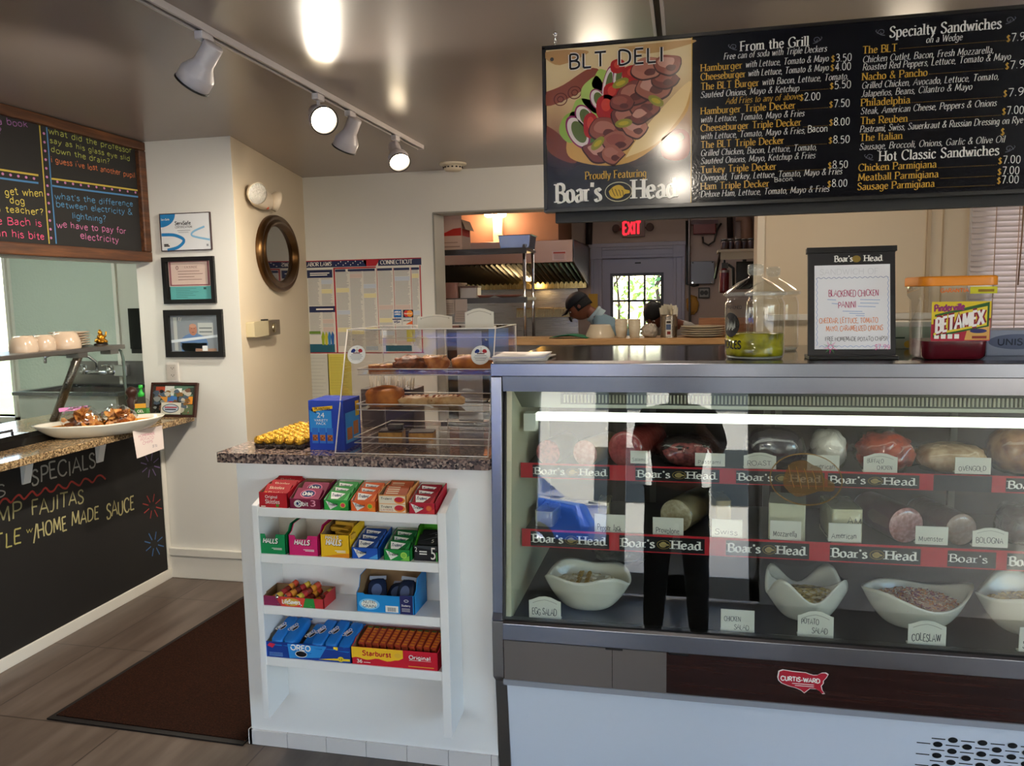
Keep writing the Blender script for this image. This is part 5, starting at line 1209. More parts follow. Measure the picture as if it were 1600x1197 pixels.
for a, b_ in ((px0_+.006, xm-.001), (xm+.001, px1_-.006)): MB(ACRYL).box(a, b_, py1_-.005, py1_, ZT+.02, pz1_-.005).build('rear_door', t)
e = MB(EDGE)
for x in (px0_+.0025, px1_-.0025):
    e.tube([(x, py0_, ZT+.003), (x, yt, pz1_)], .0022, 5).tube([(x, yt, pz1_), (x, py1_, pz1_)], .0018, 5).tube([(x, py1_, pz1_), (x, py1_, ZT)], .0018, 5)
e.tube([(px0_, yt, pz1_), (px1_, yt, pz1_)], .0022, 5).tube([(px0_, py1_, pz1_), (px1_, py1_, pz1_)], .0016, 5).tube([(px0_, py0_, ZT+.003), (px1_, py0_, ZT+.003)], .0018, 5)
e.tube([(xm, py1_-.003, pz1_), (xm, py1_-.003, ZT)], .0016, 5).tube([(px0_, py1_-.003, pz1_-.045), (px1_, py1_-.003, pz1_-.045)], .0013, 5)
e.build('edges', t)
fu = V((0, yt-py0_, pz1_-ZT)).normalized()
def onfront(px, py):
    d = ray(px, py); o = V((0, 0, EYE)); P0 = V((0, py0_-.0012, ZT)); n_ = V((1, 0, 0)).cross(fu); return o+d*((P0-o).dot(n_)/d.dot(n_)), n_
for px, py in ((553, 531), (759, 531)):
    p, n_ = onfront(px, py); MB(M('#9a9590', .3, name='hinge_grey'), frame(p, (1, 0, 0), z=n_)).lathe([(.004, 0), (.004, .006), (.0, .007)], 10).build('hinge_pin', t)
for px, py in ((557, 554), (751, 555)):
    p, n_ = onfront(px, py); r_ = .031; a = MB(P('#e6e3de', .4), frame(p, (1, 0, 0), z=n_)); a.disc(0, 0, r_, r_, .0004, 36)
    a.m(P('#2c3f8a')).disc(-r_*.36, r_*.42, r_*.22, r_*.2, .0008).disc(-r_*.5, r_*.34, r_*.14, r_*.14, .0008); a.m(P('#b8323a')).disc(r_*.38, r_*.42, r_*.22, r_*.2, .0008).disc(r_*.5, r_*.36, r_*.14, r_*.14, .0008); a.m(P('#c9c4be')).disc(0, r_*.4, r_*.14, r_*.2, .0008); a.m(P('#7d6a3a')).disc(0, r_*.74, r_*.04, r_*.05, .0008, 8)
    a.m(P('#5a2a2c')).rect(-r_*.4, r_*.10, r_*.4, r_*.2, .0008); a.m(P('#4a4c55'))
    for k in range(4): a.rect(-r_*(.72-.12*abs(k-1)), -r_*(.06+.17*k), r_*(.72-.12*abs(k-1)), -r_*(.02+.17*k), .0008)
    a.build('round_sticker', t)
TRAYZ = [1.246, 1.132, 1.028]; TRY = [2.425, 2.405, 2.375]
proto = None
for k, (z, y) in enumerate(zip(TRAYZ, TRY)):
    tr = thing('pastry_tray', 'clear %s tray in the pastry case' % ['top', 'middle', 'bottom'][k], 'tray', (-.83, y+.15, z), 'pastry case trays')
    xa, xb, yb = -1.055, -.600, py1_-.02
    MB(ACRYL).box(xa, xb, y, yb, z, z+.0025).build('floor', tr)
    b = MB(EDGE)
    lip = [(xa, y, z+.02), (xb, y, z+.02), (xb, yb, z+.02), (xa, yb, z+.02)]
    b.tube(lip, .0022, 5, closed=True); b.tube([(x, y_, z+.001) for x, y_, _ in lip], .0016, 5, closed=True)
    b.build('rim', tr)
    w2 = MB(ACRYL)
    for p, q in zip(lip, lip[1:]+lip[:1]): w2.poly([(p[0], p[1], z), (q[0], q[1], z), q, p])
    w2.build('walls', tr)
def past(px_a, px_b, k, dy=.05): 
    y = TRY[k]+dy; a = atY(px_a, 0, y).x; b = atY(px_b, 0, y).x
    yy = (581, 636, 688)[k]; a = atY(px_a, yy, y).x; b = atY(px_b, yy, y).x
    return a, b, y, TRAYZ[k]+.003
DG = cut_mat('#a0582a', '#c98448', 45); DG2 = cut_mat('#8a451f', '#b06a34', 70); DG3 = cut_mat('#c09058', '#d8b582', 35); DG4 = cut_mat('#8e4818', '#c4762c', 20)
def tg(o, n, lab, cat='pastry', g=None): return tag(o, lab, cat, g)
a, b_, y, z = past(567, 616, 0)
t = thing('almond_slice', 'flat almond-topped slice on the top tray', 'pastry', ((a+b_)/2, y+.05, z)); X = T((a+b_)/2, y+.05, z) @ RZ(24)
MB(DG2, X).rbox(-.052, .05, -.032, .032, 0, .022, .006).build('base', t, bevel=.004)
q = MB(DG3, X); rnd = random.Random(1)
for k in range(26): q.blob((rnd.uniform(-.046, .045), rnd.uniform(-.026, .026), .023), (.008, .004, .002), .2, 8, k, 8, 5)
q.build('almond_flakes', t)
a, b_, y, z = past(608, 659, 0, .035)
tg(MB(cut_mat('#5c2d16', '#8a4a24', 60)).blob(((a+b_)/2, y+.05, z+.026), ((b_-a)/2, .05, .028), .22, 14, 4, 30, 18, flat=-.026).build('crumb_cake'), 0, 'round dark brown crumb-topped pastry on the top tray')
def turnover(lab, a, b_, y, z, h, m_, glaze=False, seed=1, yaw=0, dep=.045):
    t = thing('turnover', lab, 'pastry', ((a+b_)/2, y+dep, z)); X = T((a+b_)/2, y+dep, z) @ RZ(yaw)
    MB(m_, X).blob((0, 0, h*.5), ((b_-a)/2, dep, h*.52), .10, 10, seed, 30, 16, flat=-h*.5, pw=.8).build('crust', t)
    q = MB(DG2 if not glaze else cut_mat('#d8b080', '#f0dcb8', 30), X)
    L = (b_-a)/2
    for k in range(6):
        u = -.62+.25*k; q.tube([(L*(u-.1), -dep*.72, h*.60), (L*u, -dep*.3, h*.97), (L*(u+.14), dep*.3, h*.99)], [.0025, .004, .002], 6)
    q.build('ridges', t)
a, b_, y, z = past(650, 696, 0, .075); turnover('striped golden turnover at the back of the top tray', a, b_, y, z, .052, DG, True, 3, 8)
a, b_, y, z = past(700, 764, 0, .04); turnover('big striped golden turnover at the deli case end of the top tray', a, b_, y, z, .055, DG4, True, 6, 0, .055)
a, b_, y, z = past(567, 621, 1, .04)
t = thing('mini_loaf', 'shiny orange-brown mini loaf on the middle tray', 'pastry', ((a+b_)/2, y+.05, z)); L = (b_-a)/2
MB(DG4).blob(((a+b_)/2, y+.05, z+.03), (L, .055, .036), .06, 6, 2, 30, 18, flat=-.03, pw=.6).build('crumb', t)
MB(cut_mat('#a85a1c', '#c97e2c', 12)).blob(((a+b_)/2+.004, y+.055, z+.046), (L*.8, .045, .024), .08, 7, 5, 26, 14).build('domed_top', t)
a, b_, y, z = past(616, 668, 1, .045); turnover('pale sugared turnover beside the mini loaf', a, b_, y, z, .036, DG3, False, 8, 14)
a, b_, y, z = past(662, 720, 1, .045); turnover('pale sugared turnover farther from the mini loaf', a, b_, y, z, .038, DG3, False, 9, 14)
for lab, pa_, pb_, blk in (('caramel square with a chocolate block on top, bottom tray', 586, 628, 1), ('plain chocolate-topped caramel square on the bottom tray', 633, 677, 0)):
    a, b_, y, z = past(pa_, pb_, 2, .05); L = (b_-a)/2; t = thing('caramel_square', lab, 'pastry', ((a+b_)/2, y+.04, z), None); X = T((a+b_)/2, y+.035, z) @ RZ(10)
    MB(cut_mat('#a5702c', '#c08a3c', 60), X).rbox(-L*.85, L*.85, -.035, .035, 0, .024, .005).build('caramel', t, bevel=.003); MB(M('#3a1e14', .3, nz=.2, nscale=60, name='chocolate'), X).rbox(-L*.84, L*.84, -.034, .034, .024, .028, .005).build('chocolate', t, bevel=.0015)
    if blk: MB(M('#2c140e', .3, name='dark_chocolate'), X).rbox(-L*.3, L*.75, -.0, .034, .0282, .044, .002).build('chocolate_block', t, bevel=.002)
# price tags on the case roof
def roof_tag(lab, pxa, pxb, pya, pyb, Y, yaw, h=.062):
    p, q = atY(pxa, pyb, Y), atY(pxb, pya, Y); w = q.x-p.x
    t = thing('price_tag', lab, 'price tag', (p.x+w/2, Y, pz1_), 'price tags on the pastry case'); X = T(p.x+w/2, Y, pz1_) @ RZ(yaw) @ face(-w/2, 0, 0)
    MB(M('#d8d0bf', .4, name='ivory_tag'), X).prism([(0, 0), (w, 0), (w, h*.8), (w*.93, h*.82), (w*.68, h*.97), (w*.5, h), (w*.32, h*.97), (w*.07, h*.82), (0, h*.8)], -.003, 0).build('plate', t)
    MB(M('#d8d0bf', .4, name='ivory_tag'), X).prism([(0, 0), (w, 0), (w, .004), (0, .004)], -.035, -.003).build('foot', t)
    a = MB(P('#a9a08e'), X)
    for s in (-1, 1):
        ribbon(a, crom([(w*.5, h*.86), (w*(.5+.2*s), h*.8), (w*(.5+.38*s), h*.7)], 3), lambda x, y: h*.03, .0004); a.disc(w*(.5+.4*s), h*.68, .002, .003, .0004, 8)
    a.build('scroll_print', t)
roof_tag('blank ivory price tag facing out on the pastry case roof', 727, 771, 488, 513, 2.50, 0)
roof_tag('ivory price tag turned edge-on on the pastry case roof', 654, 706, 497, 515, 2.58, 30, .042)
# papers standing behind the case
t = thing('paper_holder', 'upright holder of white and blue sheets behind the pastry case', 'paper holder', (-.72, 2.85, ZT))
MB(M('#3a3432', .4, name='dark_holder')).box(-.90, -.585, 2.82, 2.90, ZT, ZT+.02).build('base', t)
for k, (a, b_, c, h) in enumerate(((-.835, -.74, '#c4c6cc', .36), (-.715, -.64, '#8fb0dc', .37), (-.70, -.60, '#4a6a9a', .27))): MB(P(c)).box(a, b_, 2.84+.012*k, 2.842+.012*k, ZT+.02, ZT+h).build('sheet', t)
# ---------------------------------------------------------------- track lights, detector, menu board
TX = -1.418
TRK = M('#cfc8c6', .4, name='track_white')
def track(label, x, y0, y1):
    t = thing('light_track', label, 'light track', (x, (y0+y1)/2, CEIL-.02))
    MB(TRK).prismY([(x-.018, CEIL-.021), (x-.018, CEIL), (x+.018, CEIL), (x+.018, CEIL-.021), (x+.009, CEIL-.021), (x+.009, CEIL-.008), (x-.009, CEIL-.008), (x-.009, CEIL-.021)], y0, y1).build('rail', t)
    MB(M('#3a3330', .6, name='track_slot')).box(x-.009, x+.009, y0+.01, y1-.01, CEIL-.0105, CEIL-.0085).build('slot', t)
    MB(TRK).box(x-.019, x+.019, y1, y1+.006, CEIL-.022, CEIL).build('end_cap', t)
track('white light track running along the ceiling over the aisle', TX, -1.2, 4.22)
track('white light track on the ceiling above the menu board', -.085, -1.6, 2.9)
SPW = M('#d6d0d2', .35, name='spot_white')
BULBS = lambda g: M('#ffe9c4', .4, e=g, name='lit_bulb')
def spot(label, x, y, aim, power=25, stem=.055, cone=150, glow=14):
    aim = V(aim).normalized()
    t = thing('track_spotlight', label, 'spotlight', (x, y, CEIL-.022), 'track spotlights')
    MB(SPW).box(x-.014, x+.014, y-.03, y+.03, CEIL-.045, CEIL-.021).build('adapter', t, bevel=.003)
    hz = CEIL-.045-stem
    MB(SPW).cyl((x, y, CEIL-.045), (x, y, hz), .007, 10).build('stem', t)
    c = V((x, y, hz)) + aim*.0                                              # pivot at the neck
    X = frame(c-aim*.055, aim.orthogonal(), z=aim)
    MB(SPW, X).lathe([(.0, -.002), (.027, 0), (.030, .004), (.030, .062), (.033, .070), (.050, .098), (.052, .104), (.052, .138), (.0495, .140), (.0495, .106), (.03, .07)], 28, cap=False).build('housing', t)
    MB(BLACKP, X).lathe([(.0525, .1375), (.0545, .139), (.0545, .1435), (.050, .1435), (.0495, .139)], 28, cap=False).build('rim', t)
    MB(BULBS(glow), X).lathe([(.046, .112), (.047, .126), (.03, .134), (0, .137)], 24, cap=False).build('bulb', t)
    L = lamp('spot_lamp', 'SPOT', c+aim*.10, power, (1, .89, .74), .04, t, aim=c+aim, spot_size=R_(cone), spot_blend=1.0)
    return t
a1 = atX(318, 48, TX).y; a2 = atX(497, 152, TX).y; a3 = atX(547, 176, TX).y; a4 = atX(618, 213, TX).y
spot('white track spotlight nearest the framed chalk board, seen from its side', TX, a1, (-.66, .12, -.74), 66, cone=155)
spot('lit white track spotlight turned to the room, the nearer of the two glowing ones', TX, a2, (.58, -.70, -.42), 50, cone=105)
spot('white track spotlight between the two glowing ones, turned to the wall', TX, a3, (-.50, .20, -.84), 50)
spot('lit white track spotlight closest to the far end of the track', TX, a4, (.42, -.58, -.70), 50, cone=115)
spot('white track spotlight over the deli case, aimed at the menu board', -.085, 1.27, (.15, .75, -.5), 5, glow=7)
spot('white track spotlight over the shop floor, aimed along the deli case', -.085, -.15, (.45, .7, -.5), 14, glow=6)
p = atZ(705, 254, CEIL)
t = thing('smoke_detector', 'cream smoke detector on the ceiling by the back wall', 'smoke detector', (p.x, 4.85, CEIL-.045))
X = T(p.x, 4.85, CEIL) @ RX(180)
MB(M('#d8cdb8', .5, name='cream_plastic'), X).lathe([(.085, 0), (.085, .008), (.06, .014)], 30).build('base', t)
MB(M('#d8cdb8', .5, name='cream_plastic'), X).lathe([(.058, .013), (.056, .036), (.048, .045), (0, .046)], 30).build('cover', t)
b = MB(M('#2c2724', .6, name='vent_dark_brown'))
for k in range(14): an = math.tau*k/14; b.cbox(p.x+.0575*math.cos(an), 4.85+.0575*math.sin(an), CEIL-.026, .010, .010, .008)
b.build('vents', t)

for x, lab in ((-.42, 'round white ceiling lamp behind the menu board, nearer the pass-through'), (.95, 'round white ceiling lamp behind the menu board, nearer the window blind')):  # unseen lamps added to brighten the back walls, suggested by the warm beige wall
    t = thing('unseen_ceiling_lamp', lab, 'ceiling lamp', (x, 3.9, CEIL-.09), 'ceiling lamps behind the menu board'); X = T(x, 3.9, CEIL) @ RX(180)
    MB(TRIM, X).lathe([(.17, 0), (.17, .025), (.15, .03)], 30).build('base', t); MB(M('#ffe2bc', .4, e=4, name='fill_lamp_dome'), X).lathe([(.15, .028), (.145, .055), (.10, .082), (0, .09)], 30, cap=False).build('dome', t)
    lamp('dome_fill_light', 'POINT', (x, 3.9, CEIL-.16), 13 if x < 0 else 5, (1, .84, .64), .1, t)
# menu board
BY = 2.55; BX0, BX1 = atY(850, 76, BY).x, 1.34
BZ1 = atY(850, 76, BY).z; BZ0 = atY(857, 329, BY).z
BRD, n, l, b_, tc = nodemat('menu_board_gloss', .10, 0, .2)
b_.inputs['Base Color'].default_value = (*lin('#0d0e14'), 1)
t_ = n.new('ShaderNodeTexNoise'); t_.inputs['Scale'].default_value = 120; l.new(tc.outputs['Object'], t_.inputs['Vector']); bp = n.new('ShaderNodeBump'); bp.inputs['Strength'].default_value = .06; bp.inputs['Distance'].default_value = .003; l.new(t_.outputs['Fac'], bp.inputs['Height']); l.new(bp.outputs['Normal'], b_.inputs['Normal'])
t = thing('menu_board', 'long black hanging menu board with a sandwich picture panel', 'menu board', ((BX0+BX1)/2, BY, BZ0))
MB(BRD).box(BX0, BX1, BY, BY+.035, BZ0, BZ1).build('panel', t)
fr = MB(M('#16120f', .25, name='board_edge'))
fr.box(BX0-.006, BX1, BY-.006, BY+.04, BZ1-.004, BZ1+.006).box(BX0-.006, BX1, BY-.006, BY+.04, BZ0-.006, BZ0+.004).box(BX0-.006, BX0+.004, BY-.006, BY+.04, BZ0, BZ1).build('frame', t)
fr = MB(M('#141210', .5, name='dark_bracket'))
fr.box(BX0+.02, BX1, BY+.06, BY+.09, BZ0-.035, BZ0-.002).build('support_bar', t)
for x in (BX0+.035, BX1-.1):
    b = MB(CHROME)
    z = CEIL-.002; b.cyl((x, BY+.01, z), (x, BY+.01, z-.008), .006, 8)
    k = 0
    while z > BZ1+.008:
        b.xf(T(x, BY+.01, z-.008) @ RZ(90*(k % 2))); b.tube([(.0035*math.cos(q*math.tau/10), 0, .006*math.sin(q*math.tau/10)) for q in range(10)], .0011, 5, closed=True); b.xf(Matrix()); z -= .0095; k += 1
    b.build('chain', t)
MB(BLACKP).xf(face(BX0+.025, BY-.002, BZ1-.035)).disc(0, 0, .006).build('corner_screw', t)
GL = lambda c: M(c, .14, name='menu_print')
YE = GL('#c79a3c'); WI = GL('#d9d6cf')
def bxy(px, py): p = atY(px, py, BY-.0008); return p.x, p.z
tp = MB(None, face(0, BY-.0008, 0))
SC = 1/atY(850, 76, BY).y*0
def capm(px): return px*2.55/1235.6*1.03
def put(s, x0, y, x1, cap, mat, style='serif', shear=0, wt=1.35, **k):
    a, z = bxy(x0, y); b, _ = bxy(x1, y); tp.m(mat); write(tp, s, a, z, capm(cap), style, wt=wt, shear=shear, fit=b-a, k=3, **k)
IT = dict(shear=.22, wt=1.0)
def dots(x0, y0, x1):
    a, z = bxy(x0, y0); b, _ = bxy(x1, y0); tp.m(YE); x = a
    while x < b: tp.rect(x, z, x+.0012, z+.0012, 0); x += .0042
def price(s, x0, y, x1):
    put('$', x0, y, x0+6, 7.5, YE); put(s, x0+7, y, x1, 9.8, WI, 'hand', wt=.95, jit=.6)
def y_at(y, x0, x1): return y-(x1-x0)*(.0905-(y-60)*.000175)*1.0
for s, x0, y, x1 in [('Hamburger', 1095, 111.6, 1161), ('Cheeseburger', 1095, 125.5, 1166), ('The BLT Burger', 1095, 140.6, 1187), ('Hamburger Triple Decker', 1095, 179, 1244), ('Cheeseburger Triple Decker', 1095, 205.4, 1253), ('The BLT Triple Decker', 1095, 231.6, 1226), ('Turkey Triple Decker', 1095, 270.7, 1214), ('Ham Triple Decker', 1095, 296.4, 1203),
                     ('The BLT', 1348, 84, 1403), ('Nacho & Pancho', 1347, 125.5, 1450), ('Philadelphia', 1345.5, 166, 1423), ('The Reuben', 1344.4, 194.4, 1419), ('The Italian', 1343.6, 220.6, 1411), ('Chicken Parmigiana', 1341.6, 267.4, 1464), ('Meatball Parmigiana', 1341, 282.6, 1467), ('Sausage Parmigiana', 1340, 297, 1461)]:
    put(s, x0, y, x1, 9.5, YE, wt=1.55)
for s, x0, y, x1 in [('with Lettuce, Tomato & Mayo', 1165, 105.5, 1295), ('with Lettuce, Tomato & Mayo', 1169, 119.3, 1295), ('with Bacon, Lettuce, Tomato,', 1191, 133, 1326), ('Saut\u00e9ed Onions, Mayo & Ketchup', 1095, 153, 1249), ('with Lettuce, Tomato, Mayo & Fries', 1095, 191.6, 1257), ('with Lettuce, Tomato, Mayo & Fries,', 1095, 217.8, 1259), ('Grilled Chicken, Bacon, Lettuce, Tomato,', 1095, 244, 1277), ('Saut\u00e9ed Onions, Mayo, Ketchup & Fries', 1095, 256.4, 1274), ('Ovengold, Turkey, Lettuce, Tomato, Mayo & Fries', 1095, 282.6, 1316), ('Deluxe Ham, Lettuce, Tomato, Mayo & Fries', 1095, 308, 1296), ('Free can of soda with Triple Deckers', 1131, 93, 1292),
                     ('on a Wedge', 1447, 67, 1504), ('Chicken Cutlet, Bacon, Fresh Mozzarella,', 1348, 98, 1553), ('Roasted Red Peppers, Lettuce, Tomato & Mayo', 1348, 110, 1579), ('Grilled Chicken, Avocado, Lettuce, Tomato,', 1346.6, 138.7, 1561), ('Jalape\u00f1os, Beans, Cilantro & Mayo', 1345.5, 151.6, 1519), ('Steak, American Cheese, Peppers & Onions', 1345, 178.7, 1557), ('Pastrami, Swiss, Sauerkraut & Russian Dressing on Rye', 1343.6, 206.8, 1598), ('Sausage, Broccoli, Onions, Garlic & Olive Oil', 1343, 234.4, 1570)]:
    put(s, x0, y, x1, 8.6, WI, **IT)
put('From the Grill', 1157, 80, 1265, 13, WI, wt=1.5); put('Specialty Sandwiches', 1390.4, 58.5, 1565.5, 13.8, WI, wt=1.5); put('Hot Classic Sandwiches', 1374, 251.5, 1562, 13, WI, wt=1.5)
put('Add Fries to any of above', 1134, 162.6, 1250, 8.6, YE, **IT); put('Bacon', 1262, 207, 1294, 9, WI, 'hand', wt=1, jit=.6); put('Bacon.', 1210, 284, 1242, 6, WI, 'hand', wt=1, jit=.6)
for s, x0, y, x1, d0 in [('3.50', 1299, 96.5, 1332, 0), ('4.00', 1298, 110.5, 1331, 0), ('5.50', 1297, 139, 1331, 1251), ('2.00', 1250, 157, 1283, 0), ('7.50', 1296, 168, 1329, 1246), ('8.00', 1296, 196, 1329, 1255), ('8.50', 1295, 224, 1329, 1228), ('8.50', 1294, 263, 1326, 1216), ('8.00', 1293, 292, 1325, 1205),
                         ('7.99', 1573, 65, 1612, 1405), ('7.99', 1571, 108, 1612, 1452), ('7.99', 1568, 151, 1612, 1425), ('7.00', 1566, 179, 1601, 1421), ('7.00', 1560, 256, 1596, 1466), ('7.00', 1559, 273, 1594, 1469), ('7.00', 1558, 287, 1593, 1463)]:
    price(s, x0, y, x1)
    if d0: dots(d0, y+(x0-d0)*.068, x0-3)
put('$', 1564, 211, 1570, 8, YE)
# little scrolls beside the headings
tp.m(GL('#6d6f78'))
for x, y, s in ((1146, 75, -1), (1276, 64, 1), (1377, 52, -1), (1578, 33, 1), (1359, 247, -1), (1577, 234, 1)):
    a, z = bxy(x, y)
    ribbon(tp, crom([(a+s*.011, z), (a+s*.004, z+.010), (a-s*.006, z+.008), (a-s*.006, z), (a, z-.001), (a+s*.002, z+.004)], 3), lambda dx, dy: .0014, 0); ribbon(tp, crom([(a-s*.01, z-.006), (a, z-.004), (a+s*.014, z+.006), (a+s*.012, z+.011)], 3), lambda dx, dy: .0014, 0)
tp.build('lettering', t)
# picture panel
px1 = bxy(1081, 190)[0]; pw, ph = px1-BX0-.006, BZ1-BZ0-.012
pic = MB(None, face(BX0+.006, BY-.001, BZ0+.006))
def sh(pts, c, z, smooth=True):
    q = [(x*pw, (.255+(y-.17)*.885)*ph) for x, y in pts]
    if smooth: q = crom(q+[q[0]], 4)[:-1]
    pic.m(GL(c)).poly([(x, y, z) for x, y in q])
pm, n, l, b_, tc = nodemat('print_background', .14)
g_ = n.new('ShaderNodeSeparateXYZ'); l.new(tc.outputs['Object'], g_.inputs[0]); mr = n.new('ShaderNodeMapRange'); mr.inputs[1].default_value = 0; mr.inputs[2].default_value = ph; l.new(g_.outputs['Z'], mr.inputs[0])
nt = n.new('ShaderNodeTexNoise'); nt.inputs['Scale'].default_value = 9; l.new(tc.outputs['Object'], nt.inputs['Vector']); ad = n.new('ShaderNodeMath'); ad.operation = 'MULTIPLY_ADD'; l.new(nt.outputs['Fac'], ad.inputs[0]); ad.inputs[1].default_value = .22; l.new(mr.outputs[0], ad.inputs[2])
rp = ramp(n, [(.36, '#0f0d10'), (.45, '#3a2220'), (.58, '#9c7050'), (.78, '#c9a878'), (1.05, '#d8c092')]); l.new(ad.outputs[0], rp.inputs[0]); l.new(rp.outputs[0], b_.inputs['Base Color'])
pic.m(pm).rect(0, 0, pw, ph, 0)
e = .0002
sh([(0, .72), (.12, .76), (.3, .86), (.38, .83), (.3, .74), (.15, .66), (0, .62)], '#8a4a36', e)          # carved board rim
sh([(0, .95), (.1, .90), (.3, .97), (.2, 1), (0, 1)], '#b48a5c', e); sh([(.5, .99), (.7, .93), (.98, .97), (.98, 1)], '#b8905c', e)
for cx, cy in ((.1, .66), (.2, .70)): cy = .255+(cy-.17)*.885; pic.m(GL('#5f2e24')).ring(cx*pw, cy*ph, .022, .020, .003, 2*e); pic.ring(cx*pw, cy*ph, .011, .010, .003, 2*e)
sh([(0, .48), (.08, .42), (.2, .28), (.2, .2), (.08, .24), (0, .32)], '#7a4030', e)
sh([(.15, .42), (.14, .28), (.22, .21), (.42, .17), (.62, .20), (.82, .34), (.97, .52), (.98, .7), (.9, .62), (.7, .4), (.5, .3), (.3, .32), (.22, .42)], '#c99a54', 2*e)      # bread
sh([(.55, .22), (.75, .3), (.92, .48), (.98, .62), (.98, .72), (.8, .55), (.64, .36)], '#e2c48a', 3*e)
sh([(.80, .34), (.9, .4), (.98, .36), (.98, .22), (.9, .18), (.8, .22)], '#8e2a22', 2*e); sh([(.88, .35), (.93, .37), (.95, .33), (.9, .31)], '#3a4a22', 3*e)          # tomato behind
for i, (x, y, w_, h_, c) in enumerate([(.2, .46, .1, .1, '#8fae4a'), (.27, .56, .1, .08, '#9cb85a'), (.34, .68, .09, .1, '#a6bd62'), (.41, .77, .08, .07, '#9db555'), (.3, .4, .12, .12, '#4d6a2c')]):
    rnd = random.Random(i); sh([(x+w_*(.9+.3*rnd.random())*math.cos(q*math.tau/9), y+h_*(.9+.5*rnd.random())*math.sin(q*math.tau/9)) for q in range(9)], c, 4*e)
for x, y, rx, ry, a in ((.22, .42, .07, .13, .5), (.27, .52, .06, .1, .5), (.43, .74, .035, .13, -.2), (.50, .8, .03, .1, -.2), (.36, .64, .05, .08, .4)):
    q = [(x+rx*math.cos(k*math.tau/14)*math.cos(a)-ry*math.sin(k*math.tau/14)*math.sin(a), y+rx*math.cos(k*math.tau/14)*math.sin(a)+ry*math.sin(k*math.tau/14)*math.cos(a)) for k in range(14)]
    sh(q, '#8a2f5a', 5*e); sh([(x+(p-x)*.86, y+(r-y)*.88) for p, r in q], '#d9c9c2', 6*e); sh([(x+(p-x)*.62+.008, y+(r-y)*.66) for p, r in q], '#5d6a34', 7*e)
for x, y, rx, ry in ((.31, .46, .05, .09), (.42, .58, .07, .09), (.46, .68, .06, .07), (.6, .8, .07, .06), (.5, .86, .05, .05)):
    sh([(x+rx*math.cos(q*math.tau/8)*(1+.15*(q % 2)), y+ry*math.sin(q*math.tau/8)) for q in range(8)], '#a82420', 8*e); sh([(x+.5*rx*math.cos(q*math.tau/8), y+.2*ry+.5*ry*math.sin(q*math.tau/8)) for q in range(8)], '#c8402e', 9*e)
rnd = random.Random(12)
for i, (x, y, s) in enumerate([(.42, .42, .13), (.38, .27, .13), (.5, .33, .11), (.56, .5, .13), (.62, .42, .10), (.68, .58, .13), (.6, .66, .12), (.74, .7, .13), (.82, .74, .1), (.7, .82, .12), (.84, .84, .1), (.52, .6, .09), (.46, .24, .09), (.66, .5, .08)]):
    ang = rnd.uniform(0, 3); base = ['#8a4a3c', '#7a3c32', '#9a5a48', '#6d342c', '#b0705c'][i % 5]
    q = [(x+s*(.75+.35*rnd.random())*math.cos(k*math.tau/9), y+s*.8*(.75+.35*rnd.random())*math.sin(k*math.tau/9)) for k in range(9)]
    sh(q, '#3f1c18', (10+i)*e); sh([(x+(p-x)*.93, y+(r-y)*.92+.006) for p, r in q], base, (10.4+i)*e)
    sh([(x+(p-x)*.6-.012, y+(r-y)*.5+.02) for p, r in q], ['#a96a58', '#c08a78', '#8f4c40'][i % 3], (10.7+i)*e)
    sh([(x+(p-x)*.35+.02, y+(r-y)*.3-.02) for p, r in q], '#5a2a24', (10.8+i)*e)
for x, y, a in ((.36, .33, .8), (.54, .46, .1), (.76, .6, -.6), (.52, .74, .4)):
    q = [(x+.06*math.cos(k*math.tau/10)*math.cos(a)-.03*math.sin(k*math.tau/10)*math.sin(a), y+.06*math.cos(k*math.tau/10)*math.sin(a)+.03*math.sin(k*math.tau/10)*math.cos(a)) for k in range(10)]
    sh(q, '#8a8430', 26*e); sh([(x+(p-x)*.6, y+(r-y)*.5) for p, r in q], '#b5a02e', 27*e)
pic.m(YE).rect(pw-.0022, 0, pw, ph, 28*e)
def put2(f, s, x0, y, x1, cap, mats, **k):
    a, z = bxy(x0, y); b, _ = bxy(x1, y)
    for i, (m_, wt) in enumerate(mats): f.m(m_); write(f, s, a-BX0-.006, z-BZ0-.006, capm(cap), wt=wt, fit=b-a, z=(30+i)*e, **k)
put2(pic, 'BLT DELI', 890, 108.5, 1042, 20, [(GL('#e6dcd0'), 2.6), (GL('#15151b'), 1.5)], style='sans', gap=2.2)
put2(pic, 'Proudly Featuring', 915, 281, 1011, 11, [(YE, 1.5)], style='serif')
put2(pic, "Boar's", 870, 317, 942, 27, [(GL('#ece8df'), 2.0)], style='serif'); put2(pic, 'Head', 989, 310.5, 1059, 27, [(GL('#ece8df'), 2.0)], style='serif')
a_, z_ = bxy(966.6, 300); a_ -= BX0+.006; z_ -= BZ0+.006; r1 = capm(20)
pic.m(GL('#c9bf9a')).disc(a_, z_, r1, r1*.72, 30*e); pic.m(GL('#0f0e12')).disc(a_, z_, r1*.95, r1*.66, 31*e)
boar_mark(pic, a_, z_, r1*.8, r1*.52, 32*e, '#c9a53c')
pic.build('picture_panel', t)
